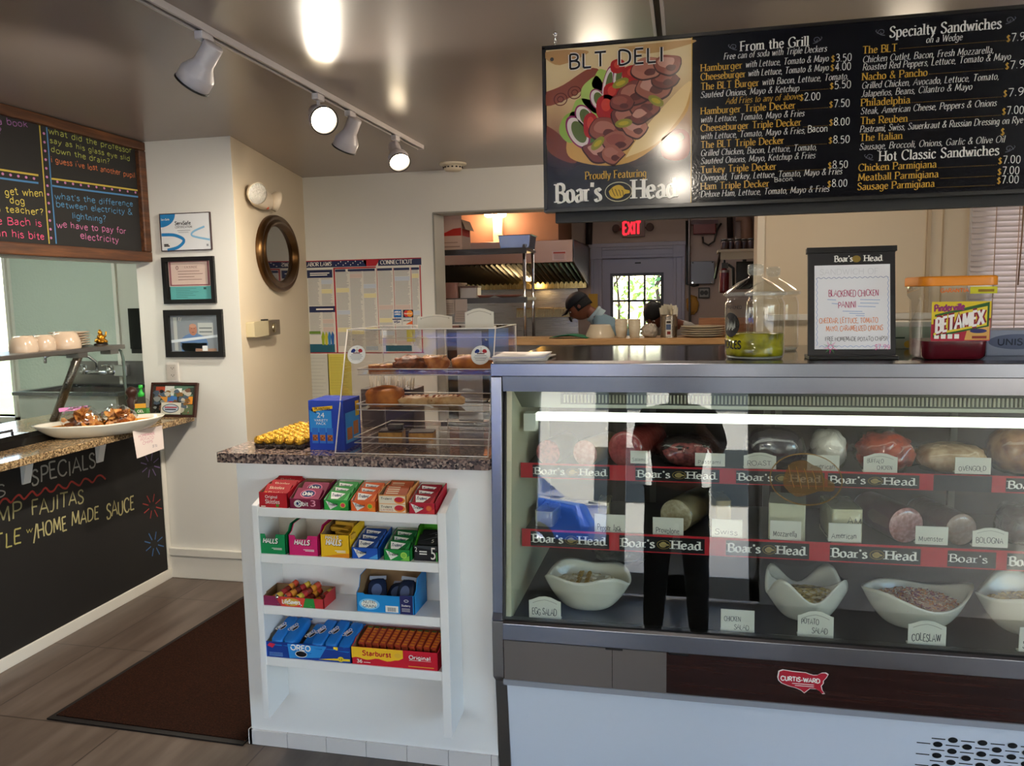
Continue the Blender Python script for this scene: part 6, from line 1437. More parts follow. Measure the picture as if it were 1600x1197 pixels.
# ---------------------------------------------------------------- left service counter and wall pieces
OAK = wood_mat('dark_oak', '#2c170b', '#4a2a14', '#6d4222', (14, 1, 14), .5)
CHALK = M('#161413', .7, nz=.25, nscale=5, name='chalkboard')
def chalk_writer(mb, X0, cap_scale=1.0):
    def w(s, x0, y0, x1, y1, cap, col, style='hand', wt=1.15, jit=1.0, **k):
        p, q = atX(x0, y0, X0), atX(x1, y1, X0); d = q-p; L = d.length; ca = math.atan2(d.z, d.y)
        mb.xf(frame(p, (0, 1, 0), (0, 0, 1)) @ RZ(math.degrees(ca)))
        mb.m(M(col, .8, name='chalk')); write(mb, s, 0, 0, cap*p.dot(fw)/1235.6 if False else cap*(p-V((0, 0, EYE))).dot(fw)/1235.6*1.05, style, wt=wt, jit=jit, fit=L, **k)
    return w
def chalk_line(mb, X0, pts, col, wd=.006):
    mb.xf(frame((X0, 0, 0), (0, 1, 0), (0, 0, 1))); mb.m(M(col, .8, name='chalk'))
    q = [(atX(x, y, X0).y, atX(x, y, X0).z) for x, y in pts]
    ribbon(mb, crom(q, 3) if len(q) > 2 else q, lambda a, b: wd, 0)
LX = -2.745; LZ = .866
t = thing('chalk_front_counter', 'service counter with a written chalk board front', 'counter', (-3.05, 2.0, 0))
MB(WHITE).box(-3.35, LX, -.3, PIL-.001, 0, LZ).build('body', t)
MB(CHALK).box(LX, LX+.005, -.3, 3.655, .05, LZ-.002).build('chalk_panel', t)
MB(TRIM).box(LX, LX+.016, -.3, PIL-.003, 0, .052).build('foot_trim', t, bevel=.002)
MB(TRIM).box(LX, LX+.012, 3.655, PIL-.003, .052, LZ).build('edge_trim', t, bevel=.002)
for px in (37, 155):
    yy = atX(px, 740, LX).y
    MB(WHITE).prismY([(LX+.005, .74), (LX+.012, .74), (LX+.045, LZ), (LX+.005, LZ)], yy-.02, yy+.02).build('ledge_bracket', t)
CXF = LX+.0056
a = MB(None); cw = chalk_writer(a, CXF)
cw("TODAY'S", -190, 828, 14, 774, 22, '#9d9a92'); cw('SPECIALS', 50, 757, 152, 731, 24, '#a5a29a'); cw('SHRIMP', -75, 836, 36, 809, 25, '#8f8a62'); cw('FAJITAS', 50, 805, 133, 786, 22, '#8f8a62')
cw('TLE', -8, 860, 35, 848, 22, '#a09a5a'); cw('w', 41, 833, 53, 830, 9, '#a09a5a'); cw('/HOME', 52, 846, 106, 826, 22, '#a8a070'); cw('MADE', 112, 822, 156, 811, 20, '#a8a070'); cw('SAUCE', 167, 811, 211, 796, 21, '#a8a070')
q = []
for k in range(30): u = k/29; q.append((-30+195*u, 792-48*u+(5*math.sin(k*2.0))))
chalk_line(a, CXF, q, '#a3332c', .009)
for cx, cy, c, r in ((235, 727, '#6d5a86', 17), (238, 791, '#93332f', 17), (241, 850, '#3a6090', 17)):
    for k in range(8):
        an = math.tau*k/8+.2; chalk_line(a, CXF, [(cx+6*math.cos(an), cy+7*math.sin(an)), (cx+r*math.cos(an)*.9, cy+r*1.15*math.sin(an))], c, .006)
a.build('chalk_lettering', t)
g = MB(GRANT).box(-3.40, -2.54, -.3, PIL-.004, LZ, .897).build('granite_ledge', bevel=.004)
tag(g, 'tan granite ledge over the chalk board counter', 'countertop')
# framed joke board
UX = -2.735
t = thing('framed_chalkboard', 'wide wood-framed chalk board with written jokes, fixed under the ceiling', 'chalk board', (UX, 2.6, 1.70))
y0, y1, z0, z1 = 1.3, 3.685, 1.704, 2.314
b = MB(CHALK).box(UX-.03, UX-.012, y0+.03, y1-.04, z0+.03, z1-.03).build('board', t)
fw_ = .052
for nm, (ya, yb, za, zb) in (('frame_rail', (y0, y1, z0, z0+fw_)), ('frame_rail', (y0, y1, z1-fw_*.85, z1)), ('frame_stile', (y1-fw_, y1, z0+fw_, z1-fw_*.85)), ('frame_stile', (y0, y0+fw_, z0+fw_, z1-fw_*.85))):
    MB(OAK).box(UX-.03, UX+.012, ya, yb, za, zb).build(nm, t, bevel=.006)
BXF = UX-.0114
a = MB(None); cw = chalk_writer(a, BXF)
GR_, ORG, BLU, PNK, YLW, PUR, RPK = '#9aa04a', '#b5653a', '#4a7fa5', '#b0668f', '#b5a548', '#86588e', '#c2466c'
cw('what did the professor', 76, 209, 207, 240, 9, GR_); cw('say as his glass eye slid', 78, 222, 204, 252, 8, GR_); cw('down the drain?', 80, 237, 173, 257, 8.5, GR_); cw("i guess i've lost another pupil", 80, 253, 212, 278, 8.5, ORG)
cw("what's the difference", 86, 311, 209, 323, 9, BLU); cw('between electricity &', 88, 323, 208, 336, 9, BLU); cw('lightning?', 113, 341, 167, 347, 9, BLU); cw('we have to pay for', 89, 355, 198, 365, 9.5, PNK); cw('electricity', 126, 373, 187, 380, 9.5, PNK)
cw('a book', -3, 193, 45, 200, 10, PUR); cw('?', -2, 208, 4, 209, 9, PUR)
cw('get when', 8, 304, 69, 307, 11, YLW); cw('a', -12, 303, -4, 304, 11, YLW); cw('dog', 16, 318, 40, 320, 10, YLW); cw('to teacher?', -13, 330, 70, 336, 10, YLW); cw('the Bach is', -22, 349, 67, 354, 11, RPK); cw('than his bite', -22, 368, 71, 374, 11, RPK)
for c, d in (('#a5923a', 0), ('#3f6f9a', 11)):
    chalk_line(a, BXF, [(61+d, 188+d*.25), (65+d, 236), (70+d, 300), (77+d, 381)], c, .007)
    chalk_line(a, BXF, [(-30, 259+d*1.2), (0, 265+d*1.2), (60, 274+d*1.1)], c, .008); chalk_line(a, BXF, [(79, 279+d), (140, 287+d), (218, 298+d*.9)], c, .008)
a.m(M('#a56a94', .8, name='chalk')); a.xf(frame((BXF, 0, 0), (0, 1, 0), (0, 0, 1)))
for k in range(14): p = atX(67.5+k*.95, 195+k*13.6, BXF); a.disc(p.y, p.z, .007, .006, .0003, 8)
for k in range(20):
    px = -8+k*12.2
    if 60 < px < 82: continue
    p = atX(px, 271+ (px*.15 if px < 60 else 9+(px-60)*.137), BXF); a.disc(p.y, p.z, .007, .006, .0003, 8)
a.build('chalk_lettering', t)

# ------- on the ledge and steam table
LT = .897
t = thing('steam_table', 'steel steam table with a dark front rail behind the granite ledge', 'food warmer', (-3.1, 2.2, LT))
MB(STEELD).box(-3.36, -2.80, .2, 3.02, LT, LT+.018).build('deck', t, bevel=.003)
MB(BLACKG).prismY([(-2.80, LT), (-2.755, LT), (-2.765, LT+.03), (-2.80, LT+.045)], .2, 3.0).build('front_rail', t)
proto = None
for k in range(3):
    yb = 2.62-.40*k
    if proto is None:
        proto = thing('pan_lid', 'ribbed steel pan lid farthest along the steam table', 'pan lid', (-3.08, yb+.18, LT+.018), 'steam table pan lids')
        b = MB(STEEL).box(-3.33, -2.825, yb, yb+.36, LT+.0185, LT+.026)
        for j in range(7): b.prismX([(yb+.035+j*.045, LT+.026), (yb+.05+j*.045, LT+.034), (yb+.065+j*.045, LT+.026)], -3.30, -2.86)
        b.build('lid', proto); MB(STEEL).tube([(-2.87, yb+.12, LT+.03), (-2.87, yb+.12, LT+.055), (-2.87, yb+.24, LT+.055), (-2.87, yb+.24, LT+.03)], .006, 8).build('handle', proto)
    else: dup(proto, (-3.08, yb+.18, LT+.018), ['', 'ribbed steel pan lid in the middle of the steam table', 'ribbed steel pan lid nearest the street end of the steam table'][k])
# sneeze guard
t = thing('sneeze_guard', 'steel sneeze guard with a dish shelf and tilted struts over the steam table', 'sneeze guard', (-3.0, 2.2, LT))
MB(STEELD).box(-3.12, -2.86, .6, 3.60, 1.258, 1.280).build('shelf', t, bevel=.003)
for yy in (3.30, 1.6):
    MB(brushed('strut_steel', '#6e675f', .3)).tube([(-2.88, yy, 1.256), (-3.06, yy+.0, LT+.019)], .02, 6).build('strut', t)
    MB(STEELD).box(-2.93, -2.86, yy-.03, yy+.03, 1.235, 1.258).build('clamp', t)
MB(PANE).box(-2.900, -2.894, .7, 3.62, .965, 1.25).build('front_glass', t)
b = MB(M('#5f6f6a', .15, name='glass_edge')).tube([(-2.897, 3.625, .91), (-2.897, 3.625, 1.20), (-2.897, 3.61, 1.245), (-2.897, 3.58, 1.257)], .007, 8); b.build('glass_edge', t)
MB(STEELD).box(-2.93, -2.87, 3.50, 3.56, 1.235, 1.258).build('clamp', t)
ZS = 1.280
CUPM = M('#c9b29c', .18, name='cream_glaze', coat=.3)
def cup(label, x, y, r_, h, handle=True):
    t = thing('cup', label, 'cup', (x, y, ZS), 'upturned cups on the sneeze guard shelf')
    MB(CUPM, T(x, y, ZS)).lathe([(r_*.97, 0), (r_, .006), (r_*.99, h*.35), (r_*.9, h*.72), (r_*.72, h*.93), (r_*.62, h), (0, h)], 28, cap=False).build('bowl', t)
    if handle: MB(CUPM).tube([(x, y+r_*.9, ZS+h*.62), (x, y+r_*1.3, ZS+h*.66), (x, y+r_*1.4, ZS+h*.4), (x, y+r_*1.15, ZS+h*.2), (x, y+r_*.93, ZS+h*.22)], .006, 8).build('handle', t)
cup('upturned cream cup at the window end of the sneeze guard shelf', -2.96, 3.055, .060, .075)
cup('upturned cream cup between another cup and the wider bowl on the sneeze guard shelf', -2.97, 3.18, .055, .073, False)
t = tag(MB(CUPM, T(-2.955, 3.30, ZS)).lathe([(.068, 0), (.070, .006), (.068, .035), (.055, .07), (.042, .083), (0, .083)], 28, cap=False).build('bowl'), 'wide upturned cream bowl next to the stacked plates on the sneeze guard shelf', 'bowl')
proto = None
for k in range(6):
    if proto is None:
        proto = MB(CUPM, T(-3.02, 3.40, ZS)).lathe([(.05, 0), (.055, .001), (.092, .011), (.094, .014), (.09, .013), (.05, .004), (0, .004)], 32, cap=False).build('plate'); o = proto; o['category'] = 'plate'; o['group'] = 'plates stacked on the sneeze guard shelf'; bz = proto.location.z
    else: o = proto.copy(); COL.objects.link(o)
    o.location.z = bz+.0125*k; o['label'] = '%s cream plate in the stack on the sneeze guard shelf' % ['lowest', 'second lowest', 'third lowest', 'third from the top', 'second from the top', 'topmost'][k]
GF = M('#c58a2e', .3, 1, bump=.5, nscale=120, name='gilded')
px, py = -2.96, 3.545
t = thing('figurine', 'small gilded seated figurine raising one arm on the sneeze guard shelf', 'figurine', (px, py, ZS))
MB(M('#1c1412', .4, name='dark_base'), T(px, py, ZS) @ Matrix.Diagonal((.8, 1.2, 1, 1))).lathe([(.034, 0), (.034, .007), (.03, .009), (0, .009)], 20, cap=False).build('base', t)
b = MB(GF, T(px, py, ZS+.009))
b.blob((0, 0, .014), (.026, .034, .014), .25, 12, 1, 18, 10); b.blob((.004, -.002, .030), (.019, .021, .019), .1, 8, 2, 18, 10); b.blob((.004, -.006, .055), (.011, .0115, .0125), .08, 8, 3, 16, 10); b.blob((.003, -.006, .068), (.006, .006, .005), .1, 8, 4, 10, 8)
b.tube([(.004, .014, .038), (.008, .027, .036), (.008, .031, .047), (.008, .034, .060)], [.006, .005, .004, .0045], 8); b.tube([(.006, -.018, .04), (.014, -.026, .028), (.018, -.016, .02)], [.006, .005, .004], 8)
b.tube([(.014, .024, .008), (.024, .012, .01), (.02, -.006, .01)], [.008, .008, .006], 8); b.tube([(.014, -.026, .008), (.024, -.014, .01), (.02, .004, .009)], [.008, .008, .006], 8)
b.build('figure', t)
# platter with chips
PC = V((-2.62, 3.10, LT)); pa = 46
t = thing('platter', 'long white oval platter with an orange lining on the granite ledge', 'platter', tuple(PC))
X = T(*PC) @ RZ(pa)
def plat(u, v):
    th = math.tau*u; inside = v > .5; s = (1-v)*2 if inside else v*2
    k = .55+.45*s**.8 if s > .02 or not inside else 0
    z = .06*s**1.5*(1+.15*abs(math.cos(th)))+(.005 if inside else 0)
    return (.275*k*math.cos(th), .125*k*math.sin(th), z)
MB(PORC, X).grid(plat, 48, 21, cu=True).build('dish', t)
MB(M('#d98a1c', .6, name='orange_napkin'), X).grid(lambda u, v: (.235*v*math.cos(math.tau*u), .105*v*math.sin(math.tau*u), .013+.036*v**2+.002*mnoise.noise(V((u*9, v*5, 0)))), 36, 6, cu=True).build('orange_lining', t)
CHIP = cut_mat('#a5652c', '#d8a058', 70)
CH2 = cut_mat('#8a4e20', '#b8803c', 70)
for i, (ox, lab, sc) in enumerate(((-.075, 'clear bag of brown homemade chips with a pink zip strip on the platter', 1.0), (.075, 'clear bag of brown homemade chips without a zip strip on the platter', .92))):
    c = X @ V((ox, .01, .012)); bt = thing('chip_bag', lab, 'bag', tuple(c), 'bags of chips on the platter')
    ch = MB(CHIP); rnd = random.Random(20+i)
    for k in range(75):
        d = V((rnd.gauss(0, 1), rnd.gauss(0, 1), abs(rnd.gauss(0, 1)))).normalized()*(.55+.45*rnd.random())
        p = c+V((d.x*.075*sc, d.y*.066*sc, .008+d.z*.105*sc)); rr = rnd.uniform(.016, .027)
        ch.m(rnd.choice((CHIP, CHIP, CH2))); ch.xf(T(*p) @ Matrix.Rotation(rnd.uniform(0, 6), 4, V((rnd.gauss(0, 1), rnd.gauss(0, 1), rnd.gauss(0, 1))))); cv = rnd.uniform(.3, .6)
        ch.grid(lambda u, v: (rr*v*math.cos(math.tau*u), rr*v*math.sin(math.tau*u), rr*cv*v*v*math.cos(2*math.tau*u)), 9, 3, cu=True)
    o = ch.build('potato_chips', bt); stuff(o)
    MB(PLASTIC).blob(tuple(c+V((0, 0, .052*sc))), (.088*sc, .078*sc, .072*sc), .22, 16, 3+i, 30, 16).build('film', bt)
    if i == 0:
        q0 = c+V((-.10, .02, .085)); MB(PLASTIC).poly([tuple(c+V((-.07, -.03, .06))), tuple(c+V((0.0, .05, .07))), tuple(q0+V((.07, .06, .012))), tuple(q0+V((-.01, -.02, -.004)))]).build('flap', bt)
        MB(M('#b5569c', .4, name='pink_zip'), T(*(q0+V((.025, .02, .012)))) @ RZ(52) @ RX(70)).prism([(-.06, 0), (.06, 0), (.06, .018), (-.06, .018)], 0, .002).build('zip_strip', bt)
n0 = atX(208, 674, -2.475); n1 = atX(254, 665, -2.475)
wv = (n1-n0); L = wv.length
t = thing('note_card', 'white handwritten note card hanging over the ledge edge below the platter', 'card', tuple((n0+n1)/2-V((0, 0, .11))))
Xn = frame(n0-V((0, 0, .125)), wv, z=wv.normalized().cross(V((-.06, 0, 1)))) @ T(0, 0, 0)
MB(M('#e0d4d0', .6, name='note_paper'), Xn).prism([(.012, -.004), (L-.002, .012), (L+.0, .125), (0, .125)], 0, .0015).build('paper', t)
a = MB(P('#b5487a'), Xn); 
for k, s in enumerate(('HOMEMADE', 'POTATO', 'CHIPS')): write(a, s, L*.16+k*.012, .09-.018*k, .012, jit=1, fit=L*(.56-.1*k), z=.0022, wt=1)
a.m(P('#4a4668')); write(a, '$1.50', L*.6, .03, .011, jit=1, z=.0022, wt=1); a.build('lettering', t)
# sanitiser pump
sx, sy = -2.74, 3.54
t = thing('sanitizer_bottle', 'clear pump bottle of green gel with a bright green cap on the ledge', 'bottle', (sx, sy, LT)); X = T(sx, sy, LT) @ RZ(28)
MB(JG, X).lathe([(.034, 0), (.038, .006), (.038, .085), (.033, .10), (.014, .112), (.014, .12)], 24, cap=False).build('bottle', t)
MB(M('#4a8a4a', .2, name='green_gel'), X).lathe([(.033, .003), (.0365, .008), (.0365, .055), (0, .055)], 24).build('gel', t)
q = MB(M('#2fae3c', .35, name='green_cap'), X).lathe([(.015, .117), (.016, .135), (.009, .14), (.006, .16), (.012, .162), (.011, .176), (0, .178)], 18); q.cyl((0, -.004, .170), (0, -.036, .165), .005, 8, .004); q.build('pump', t)
a = MB(None, T(sx, sy, LT) @ RZ(28)); a.xf(T(sx, sy, LT) @ RZ(28) @ face(0, -.0388, 0)); a.m(P('#d9a23a')).rect(-.026, .062, .026, .085, 0); a.m(P('#3f7a3a')).rect(-.026, .025, .026, .062, 0); a.m(WH); write(a, 'GEL', -.016, .040, .012, 'sans', wt=2, fit=.032, z=.0004); a.build('label', t)
t = thing('pepper_mill', 'dark brown wooden mill with a round knob behind the green-capped bottle', 'pepper mill', (-2.86, 3.62, LT))
MB(M('#3a211a', .3, name='dark_turned_wood'), T(-2.86, 3.62, LT)).lathe([(.03, 0), (.03, .02), (.022, .05), (.028, .085), (.018, .1), (.024, .115), (.03, .13), (.024, .148), (.008, .158), (0, .16)], 22, cap=False).build('body', t)
# leaning collage
f0 = atY(230, 655, 3.60); f1 = atY(302, 655, 3.60); fh = atY(265, 598, 3.66).z-LT
t = thing('photo_collage', 'small framed photo collage leaning on the wall at the end of the ledge', 'picture', ((f0.x+f1.x)/2, 3.6, LT))
w_ = f1.x-f0.x; Xf = T(f0.x, 3.615, LT) @ RX(-14) @ FRONT; fh = fh/math.cos(R_(14))
b = MB(M('#3a2018', .35, name='mahogany'), Xf)
for r_ in ((0, 0, w_, .01), (0, fh-.01, w_, fh), (0, .01, .01, fh-.01), (w_-.01, .01, w_, fh-.01)): b.prism([(r_[0], r_[1]), (r_[2], r_[1]), (r_[2], r_[3]), (r_[0], r_[3])], -.012, .006)
b.build('frame', t)
a = MB(M('#3d3a34', .2, name='photo_print'), Xf); a.rect(.01, .01, w_-.01, fh-.01, 0); rnd = random.Random(8)
for (x, y, ww, hh_, c) in [(.1, .55, .25, .33, '#a5452c'), (.3, .62, .2, .28, '#c5c9c4'), (.5, .6, .42, .3, '#4a6a5a'), (.12, .42, .25, .18, '#c98a3c'), (.33, .42, .25, .2, '#3f6fae'), (.72, .38, .2, .22, '#d88a2a'), (.1, .08, .16, .3, '#1d1a1a'), (.72, .08, .22, .28, '#5a6a4a'), (.55, .7, .12, .14, '#d9dcd6'), (.8, .66, .12, .2, '#2f3a34'), (.4, .34, .1, .12, '#b5403a')]:
    a.m(P(c)).rect(w_*x, fh*y, w_*(x+ww), fh*(y+hh_), .0004+.0001*rnd.random())
for k in range(70):
    q_ = rnd.uniform(.008, .02); px_, py_ = rnd.uniform(.02, w_-.04), rnd.uniform(.02, fh-.04)
    a.m(P(rnd.choice(['#2a2622', '#8a8f8c', '#6a4a3a', '#b5b0a4', '#4a5a6a', '#7a5a30', '#3a4a38', '#a04a34']))).poly([(px_+q_*math.cos(i_*1.05+k)*(1+.4*(i_ % 2)), py_+.8*q_*math.sin(i_*1.05+k), .0006+k*2e-6) for i_ in range(6)] if px_ > .03 and py_ > .03 and px_ < w_-.05 else [(px_, py_, .0006), (px_+.008, py_, .0006), (px_+.008, py_+.01, .0006)])
a.m(P('#d4d2c6')).rect(w_*.25, fh*.08, w_*.68, fh*.42, .0008); a.m(P('#27304a')).disc(w_*.46, fh*.25, w_*.18, fh*.13, .0011); a.m(P('#b5c6d4')).disc(w_*.46, fh*.25, w_*.165, fh*.11, .0013); a.m(P('#a83a4a')).rect(w_*.33, fh*.26, w_*.6, fh*.3, .0016); a.m(P('#27304a')).rect(w_*.34, fh*.2, w_*.58, fh*.235, .0016)
a.build('photo_print', t)
MB(glass_mat('frame_glass', (1, 1, 1), .9), Xf).rect(.01, .01, w_-.01, fh-.01, .004).build('glass', t)
t = thing('unseen_ceiling_lamp', 'ceiling tube lamp of the service room, above the framed chalk board', 'ceiling lamp', (-4.0, 3.2, 2.24))  # unseen lamp added to brighten the dark service room
MB(TRIM).box(-4.6, -3.4, 3.1, 3.3, 2.27, CEIL-.001).build('housing', t); MB(M('#f4fff0', .4, e=24, name='service_fill_tube')).box(-4.55, -3.45, 3.13, 3.27, 2.24, 2.269).build('tube', t)
# sink, faucet, dispenser in the service room
t = thing('sink', 'steel sink with a deep front against the service room wall', 'sink', (-3.78, 4.4, 0))
sb = MB(STEEL)
x0, x1, y0, y1, zt = -4.17, -3.40, 4.18, SY-.014, .945
sb.box(x0, x1, y0, y0+.05, zt-.02, zt).box(x0, x1, y1-.05, y1, zt-.02, zt).box(x0, x0+.05, y0+.05, y1-.05, zt-.02, zt).box(x1-.05, x1, y0+.05, y1-.05, zt-.02, zt); sb.build('rim', t)
MB(M('#b9bbb4', .35, .4, name='reflection_pale_steel')).box(x0+.03, x1-.03, y0+.02, y0+.04, zt-.32, zt-.02).build('front_apron', t)  # paler, less metallic steel stands in for a bright reflection
MB(STEELD).box(x0+.05, x1-.05, y0+.05, y1-.05, zt-.26, zt-.25).box(x0+.04, x0+.05, y0+.05, y1-.05, zt-.26, zt-.02).box(x1-.05, x1-.04, y0+.05, y1-.05, zt-.26, zt-.02).box(x0+.05, x1-.05, y1-.05, y1-.04, zt-.26, zt-.02).build('basin', t)
MB(STEELD).box(x0, x1, y1, y1+.013, zt-.02, 1.10).build('backsplash', t)
for (lx, ly) in ((x0+.05, y0+.05), (x1-.05, y0+.05), (x0+.05, y1-.06), (x1-.05, y1-.06)): MB(STEELD).cyl((lx, ly, 0), (lx, ly, zt-.25), .02, 10).build('leg', t)
fy = SY-.03
t = thing('faucet', 'chrome wall faucet with two lever valves above the steel sink', 'faucet', (-3.92, fy, 1.0))
f = MB(CHROME)
xa, xb = atY(132, 580, fy).x, atY(182, 580, fy).x; zb = atY(155, 581, fy).z
f.cyl((xa, fy-.03, zb), (xb, fy-.03, zb), .016, 14); f.build('body', t)
for x in (xa+.03, xb-.03):
    MB(CHROME).cyl((x, fy-.03, zb-.01), (x, fy-.03, zb+.045), .018, 14).tube([(x, fy-.03, zb+.045), (x, fy-.06, zb+.05), (x, fy-.10, zb+.052)], [.009, .007, .006], 8).build('valve', t)
xm = (xa+xb)/2
f = MB(CHROME).tube([(xm, fy-.03, zb), (xm, fy-.03, zb+.07), (xm-.03, fy-.06, zb+.11), (xm-.10, fy-.12, zb+.13), (xm-.20, fy-.2, zb+.135), (xm-.23, fy-.22, zb+.12), (xm-.235, fy-.22, zb+.08)], .011, 10); f.build('spout', t)
MB(CHROME).box(xb+.0, xb+.10, fy-.03, fy+.016, zb-.03, zb+.05).build('mount', t, bevel=.006)
d0 = atY(199, 482, SY-.1); d1 = atY(219, 552, SY-.1)
t = thing('towel_dispenser', 'glossy black paper towel dispenser on the service room wall', 'dispenser', ((d0.x+d1.x)/2, SY-.06, d1.z))
MB(BLACKG).rbox(d0.x, d1.x+.10, SY-.12, SY-.001, d1.z+.03, d0.z, .03).build('cover', t, bevel=.01); MB(BLACKP).rbox(d0.x+.005, d1.x+.09, SY-.11, SY-.001, d1.z, d1.z+.03, .02).build('base', t)

# ------- pillar wall
def wall_rect(px0, py0, px1, py1, Y=PIL-.004):
    p, q = atY(px0, py1, Y), atY(px1, py0, Y); return p.x, p.z, q.x-p.x, q.z-p.z
def framed(name, label, cat, box, fw_, fcol, depth=.018):
    x, z, w_, h_ = box; t = thing(name, label, cat, (x+w_/2, PIL-.01, z)); X = face(x, PIL-.001, z)
    b = MB(fcol, X)
    for r_ in ((0, 0, w_, fw_), (0, h_-fw_, w_, h_), (0, fw_, fw_, h_-fw_), (w_-fw_, fw_, w_, h_-fw_)): b.prism([(r_[0], r_[1]), (r_[2], r_[1]), (r_[2], r_[3]), (r_[0], r_[3])], .002, depth)
    b.build('frame', t, bevel=.002); return t, X, w_, h_
t, X, w_, h_ = framed('certificate', 'white and blue certificate board on the pillar, topmost of the three', 'certificate', wall_rect(254, 331, 329, 393), .004, M('#3a2a2c', .4, name='thin_dark_edge'), .012)
a = MB(M('#d6d8da', .35, name='certificate_print'), X); a.rect(.004, .004, w_-.004, h_-.004, .010); BL1, BL2 = P('#2a7ab5'), P('#7fb0d0')
a.m(BL1); n = 10
a.poly([(.004, h_-.004, .0104)]+[(.004+w_*.30*math.sin(k*math.pi/2/n), h_-.004-h_*.34*math.cos(k*math.pi/2/n), .0104) for k in range(n+1)])
ribbon(a, crom([(w_*.02, h_*.44), (w_*.28, h_*.42), (w_*.46, h_*.28), (w_*.34, h_*.1), (w_*.12, h_*.025)], 5), lambda x, y: .016, .0105)
a.m(BL2); ribbon(a, crom([(w_*.88, h_*.62), (w_*.66, h_*.5), (w_*.64, h_*.38), (w_*.97, h_*.27)], 5), lambda x, y: .010, .0105)
a.m(BK); write(a, 'ServSafe', w_*.30, h_*.69, h_*.09, 'sans', wt=1.8, z=.0108, fit=w_*.32); write(a, 'CERTIFICATION', w_*.30, h_*.60, h_*.055, 'sans', wt=1.2, z=.0108, fit=w_*.34)
a.m(P('#8d8f94')).rect(w_*.34, h_*.53, w_*.6, h_*.545, .0108).rect(w_*.36, h_*.48, w_*.56, h_*.492, .0108).rect(w_*.9, h_*.1, w_*.94, h_*.16, .0108); a.m(BK).rect(w_*.06, h_*.12, w_*.17, h_*.15, .0108).rect(w_*.06, h_*.16, w_*.15, h_*.19, .0108)
a.m(WH); write(a, 'ServSafe', w_*.03, h_*.82, h_*.05, 'sans', wt=1.5, z=.0109, fit=w_*.17); a.build('print', t)
FG = glass_mat('picture_glass', (1, 1, 1), .8)
t, X, w_, h_ = framed('certificate', 'black-framed certificate over a teal permit, middle of the three on the pillar', 'certificate', wall_rect(259, 400, 335, 475), .022, BLACKP)
a = MB(P('#c9b3a8'), X); a.rect(.03, h_*.37, w_-.03, h_*.93, .004); a.m(P('#8d5a60'))
for r_ in ((.034, h_*.385, w_-.034, h_*.41), (.034, h_*.89, w_-.034, h_*.915), (.034, h_*.385, .045, h_*.915), (w_-.045, h_*.385, w_-.034, h_*.915)): a.rect(*r_, .0045)
a.m(P('#6a4a48')); a.ring(w_*.27, h_*.77, .008, .010, .003, .0046); write(a, 'LICENSE', w_*.42, h_*.76, .010, 'serif', wt=1.5, fit=w_*.25, z=.0046)
for k in range(4): a.rect(w_*.28, h_*(.69-.06*k), w_*(.7, .76, .6, .74)[k], h_*(.70-.06*k), .0046)
a.m(P('#5aa5a3')).rect(.034, h_*.07, w_-.03, h_*.37, .004); a.m(P('#3a7472'))
for k in range(6): a.rect(w_*.22, h_*(.32-.037*k), w_*(.62, .5, .66, .55, .6, .45)[k], h_*(.328-.037*k), .0046)
a.m(P('#24524f')).rect(w_*.76, h_*.3, w_*.81, h_*.345, .0046); a.m(P('#1d1a1a')).rect(.022, .022, w_-.022, h_-.022, .003); a.build('papers', t)
MB(FG, X).rect(.022, .022, w_-.022, h_-.022, .010).build('glass', t)
t, X, w_, h_ = framed('framed_photo', 'black-framed signed photo of a person in a blue shirt, lowest of the three', 'picture', wall_rect(262, 483, 348, 558), .030, BLACKP)
a = MB(P('#7f8890'), X); a.rect(.03, .03, w_-.03, h_-.03, .004)
a.m(P('#aeb4b2')).rect(w_*.14, h_*.14, w_*.2, h_*.84, .0044).rect(w_*.56, h_*.46, w_*.82, h_*.72, .0044); a.m(P('#4a5258')).rect(w_*.58, h_*.6, w_*.8, h_*.62, .0046).rect(w_*.58, h_*.52, w_*.8, h_*.54, .0046)
def bl(cx, cy, rx, ry, c, z): a.m(P(c)).disc(w_*cx, h_*cy, w_*rx, h_*ry, z)
bl(.48, .28, .24, .22, '#5a7ba8', .0047); a.m(P('#5a7ba8')).rect(w_*.26, h_*.1, w_*.7, h_*.3, .0047); bl(.475, .58, .068, .125, '#a5705c', .005); bl(.475, .66, .06, .04, '#b58a74', .0051); a.m(P('#3a2a24')).rect(w_*.445, h_*.60, w_*.46, h_*.61, .0053).rect(w_*.49, h_*.60, w_*.505, h_*.61, .0053).rect(w_*.455, h_*.52, w_*.495, h_*.528, .0053)
a.m(P('#c9d4dc')).poly([(w_*.08, h_*.30, .0055), (w_*.9, h_*.42, .0055), (w_*.9, h_*.47, .0055), (w_*.08, h_*.36, .0055)]); a.m(P('#9a7a66')).rect(w_*.5, h_*.1, w_*.86, h_*.18, .0053); a.m(P('#dfe3e6')).rect(w_*.62, h_*.13, w_*.71, h_*.24, .0056)
a.m(WH); write(a, '#1!', w_*.2, h_*.76, .02, 'hand', wt=1, jit=1.5, z=.006, shear=.3); a.build('photo', t)
MB(FG, X).rect(.03, .03, w_-.03, h_-.03, .010).build('glass', t)
x, z, w_, h_ = wall_rect(262, 566, 279, 596)
t = thing('outlet', 'wall outlet with a clear safety cover above the leaning collage', 'outlet', (x+w_/2, PIL-.01, z))
MB(M('#d9d3cc', .35, name='outlet_plate')).rbox(x, x+w_, PIL-.008, PIL-.001, z, z+h_, .003).build('plate', t)
b = MB(M('#8a8580', .4, name='outlet_slot'), face(x, PIL-.0086, z))
for k in (.3, .68): b.rect(w_*.36, h_*k, w_*.42, h_*(k+.07), 0).rect(w_*.56, h_*k, w_*.62, h_*(k+.07), 0).disc(w_*.49, h_*(k-.03), .003)
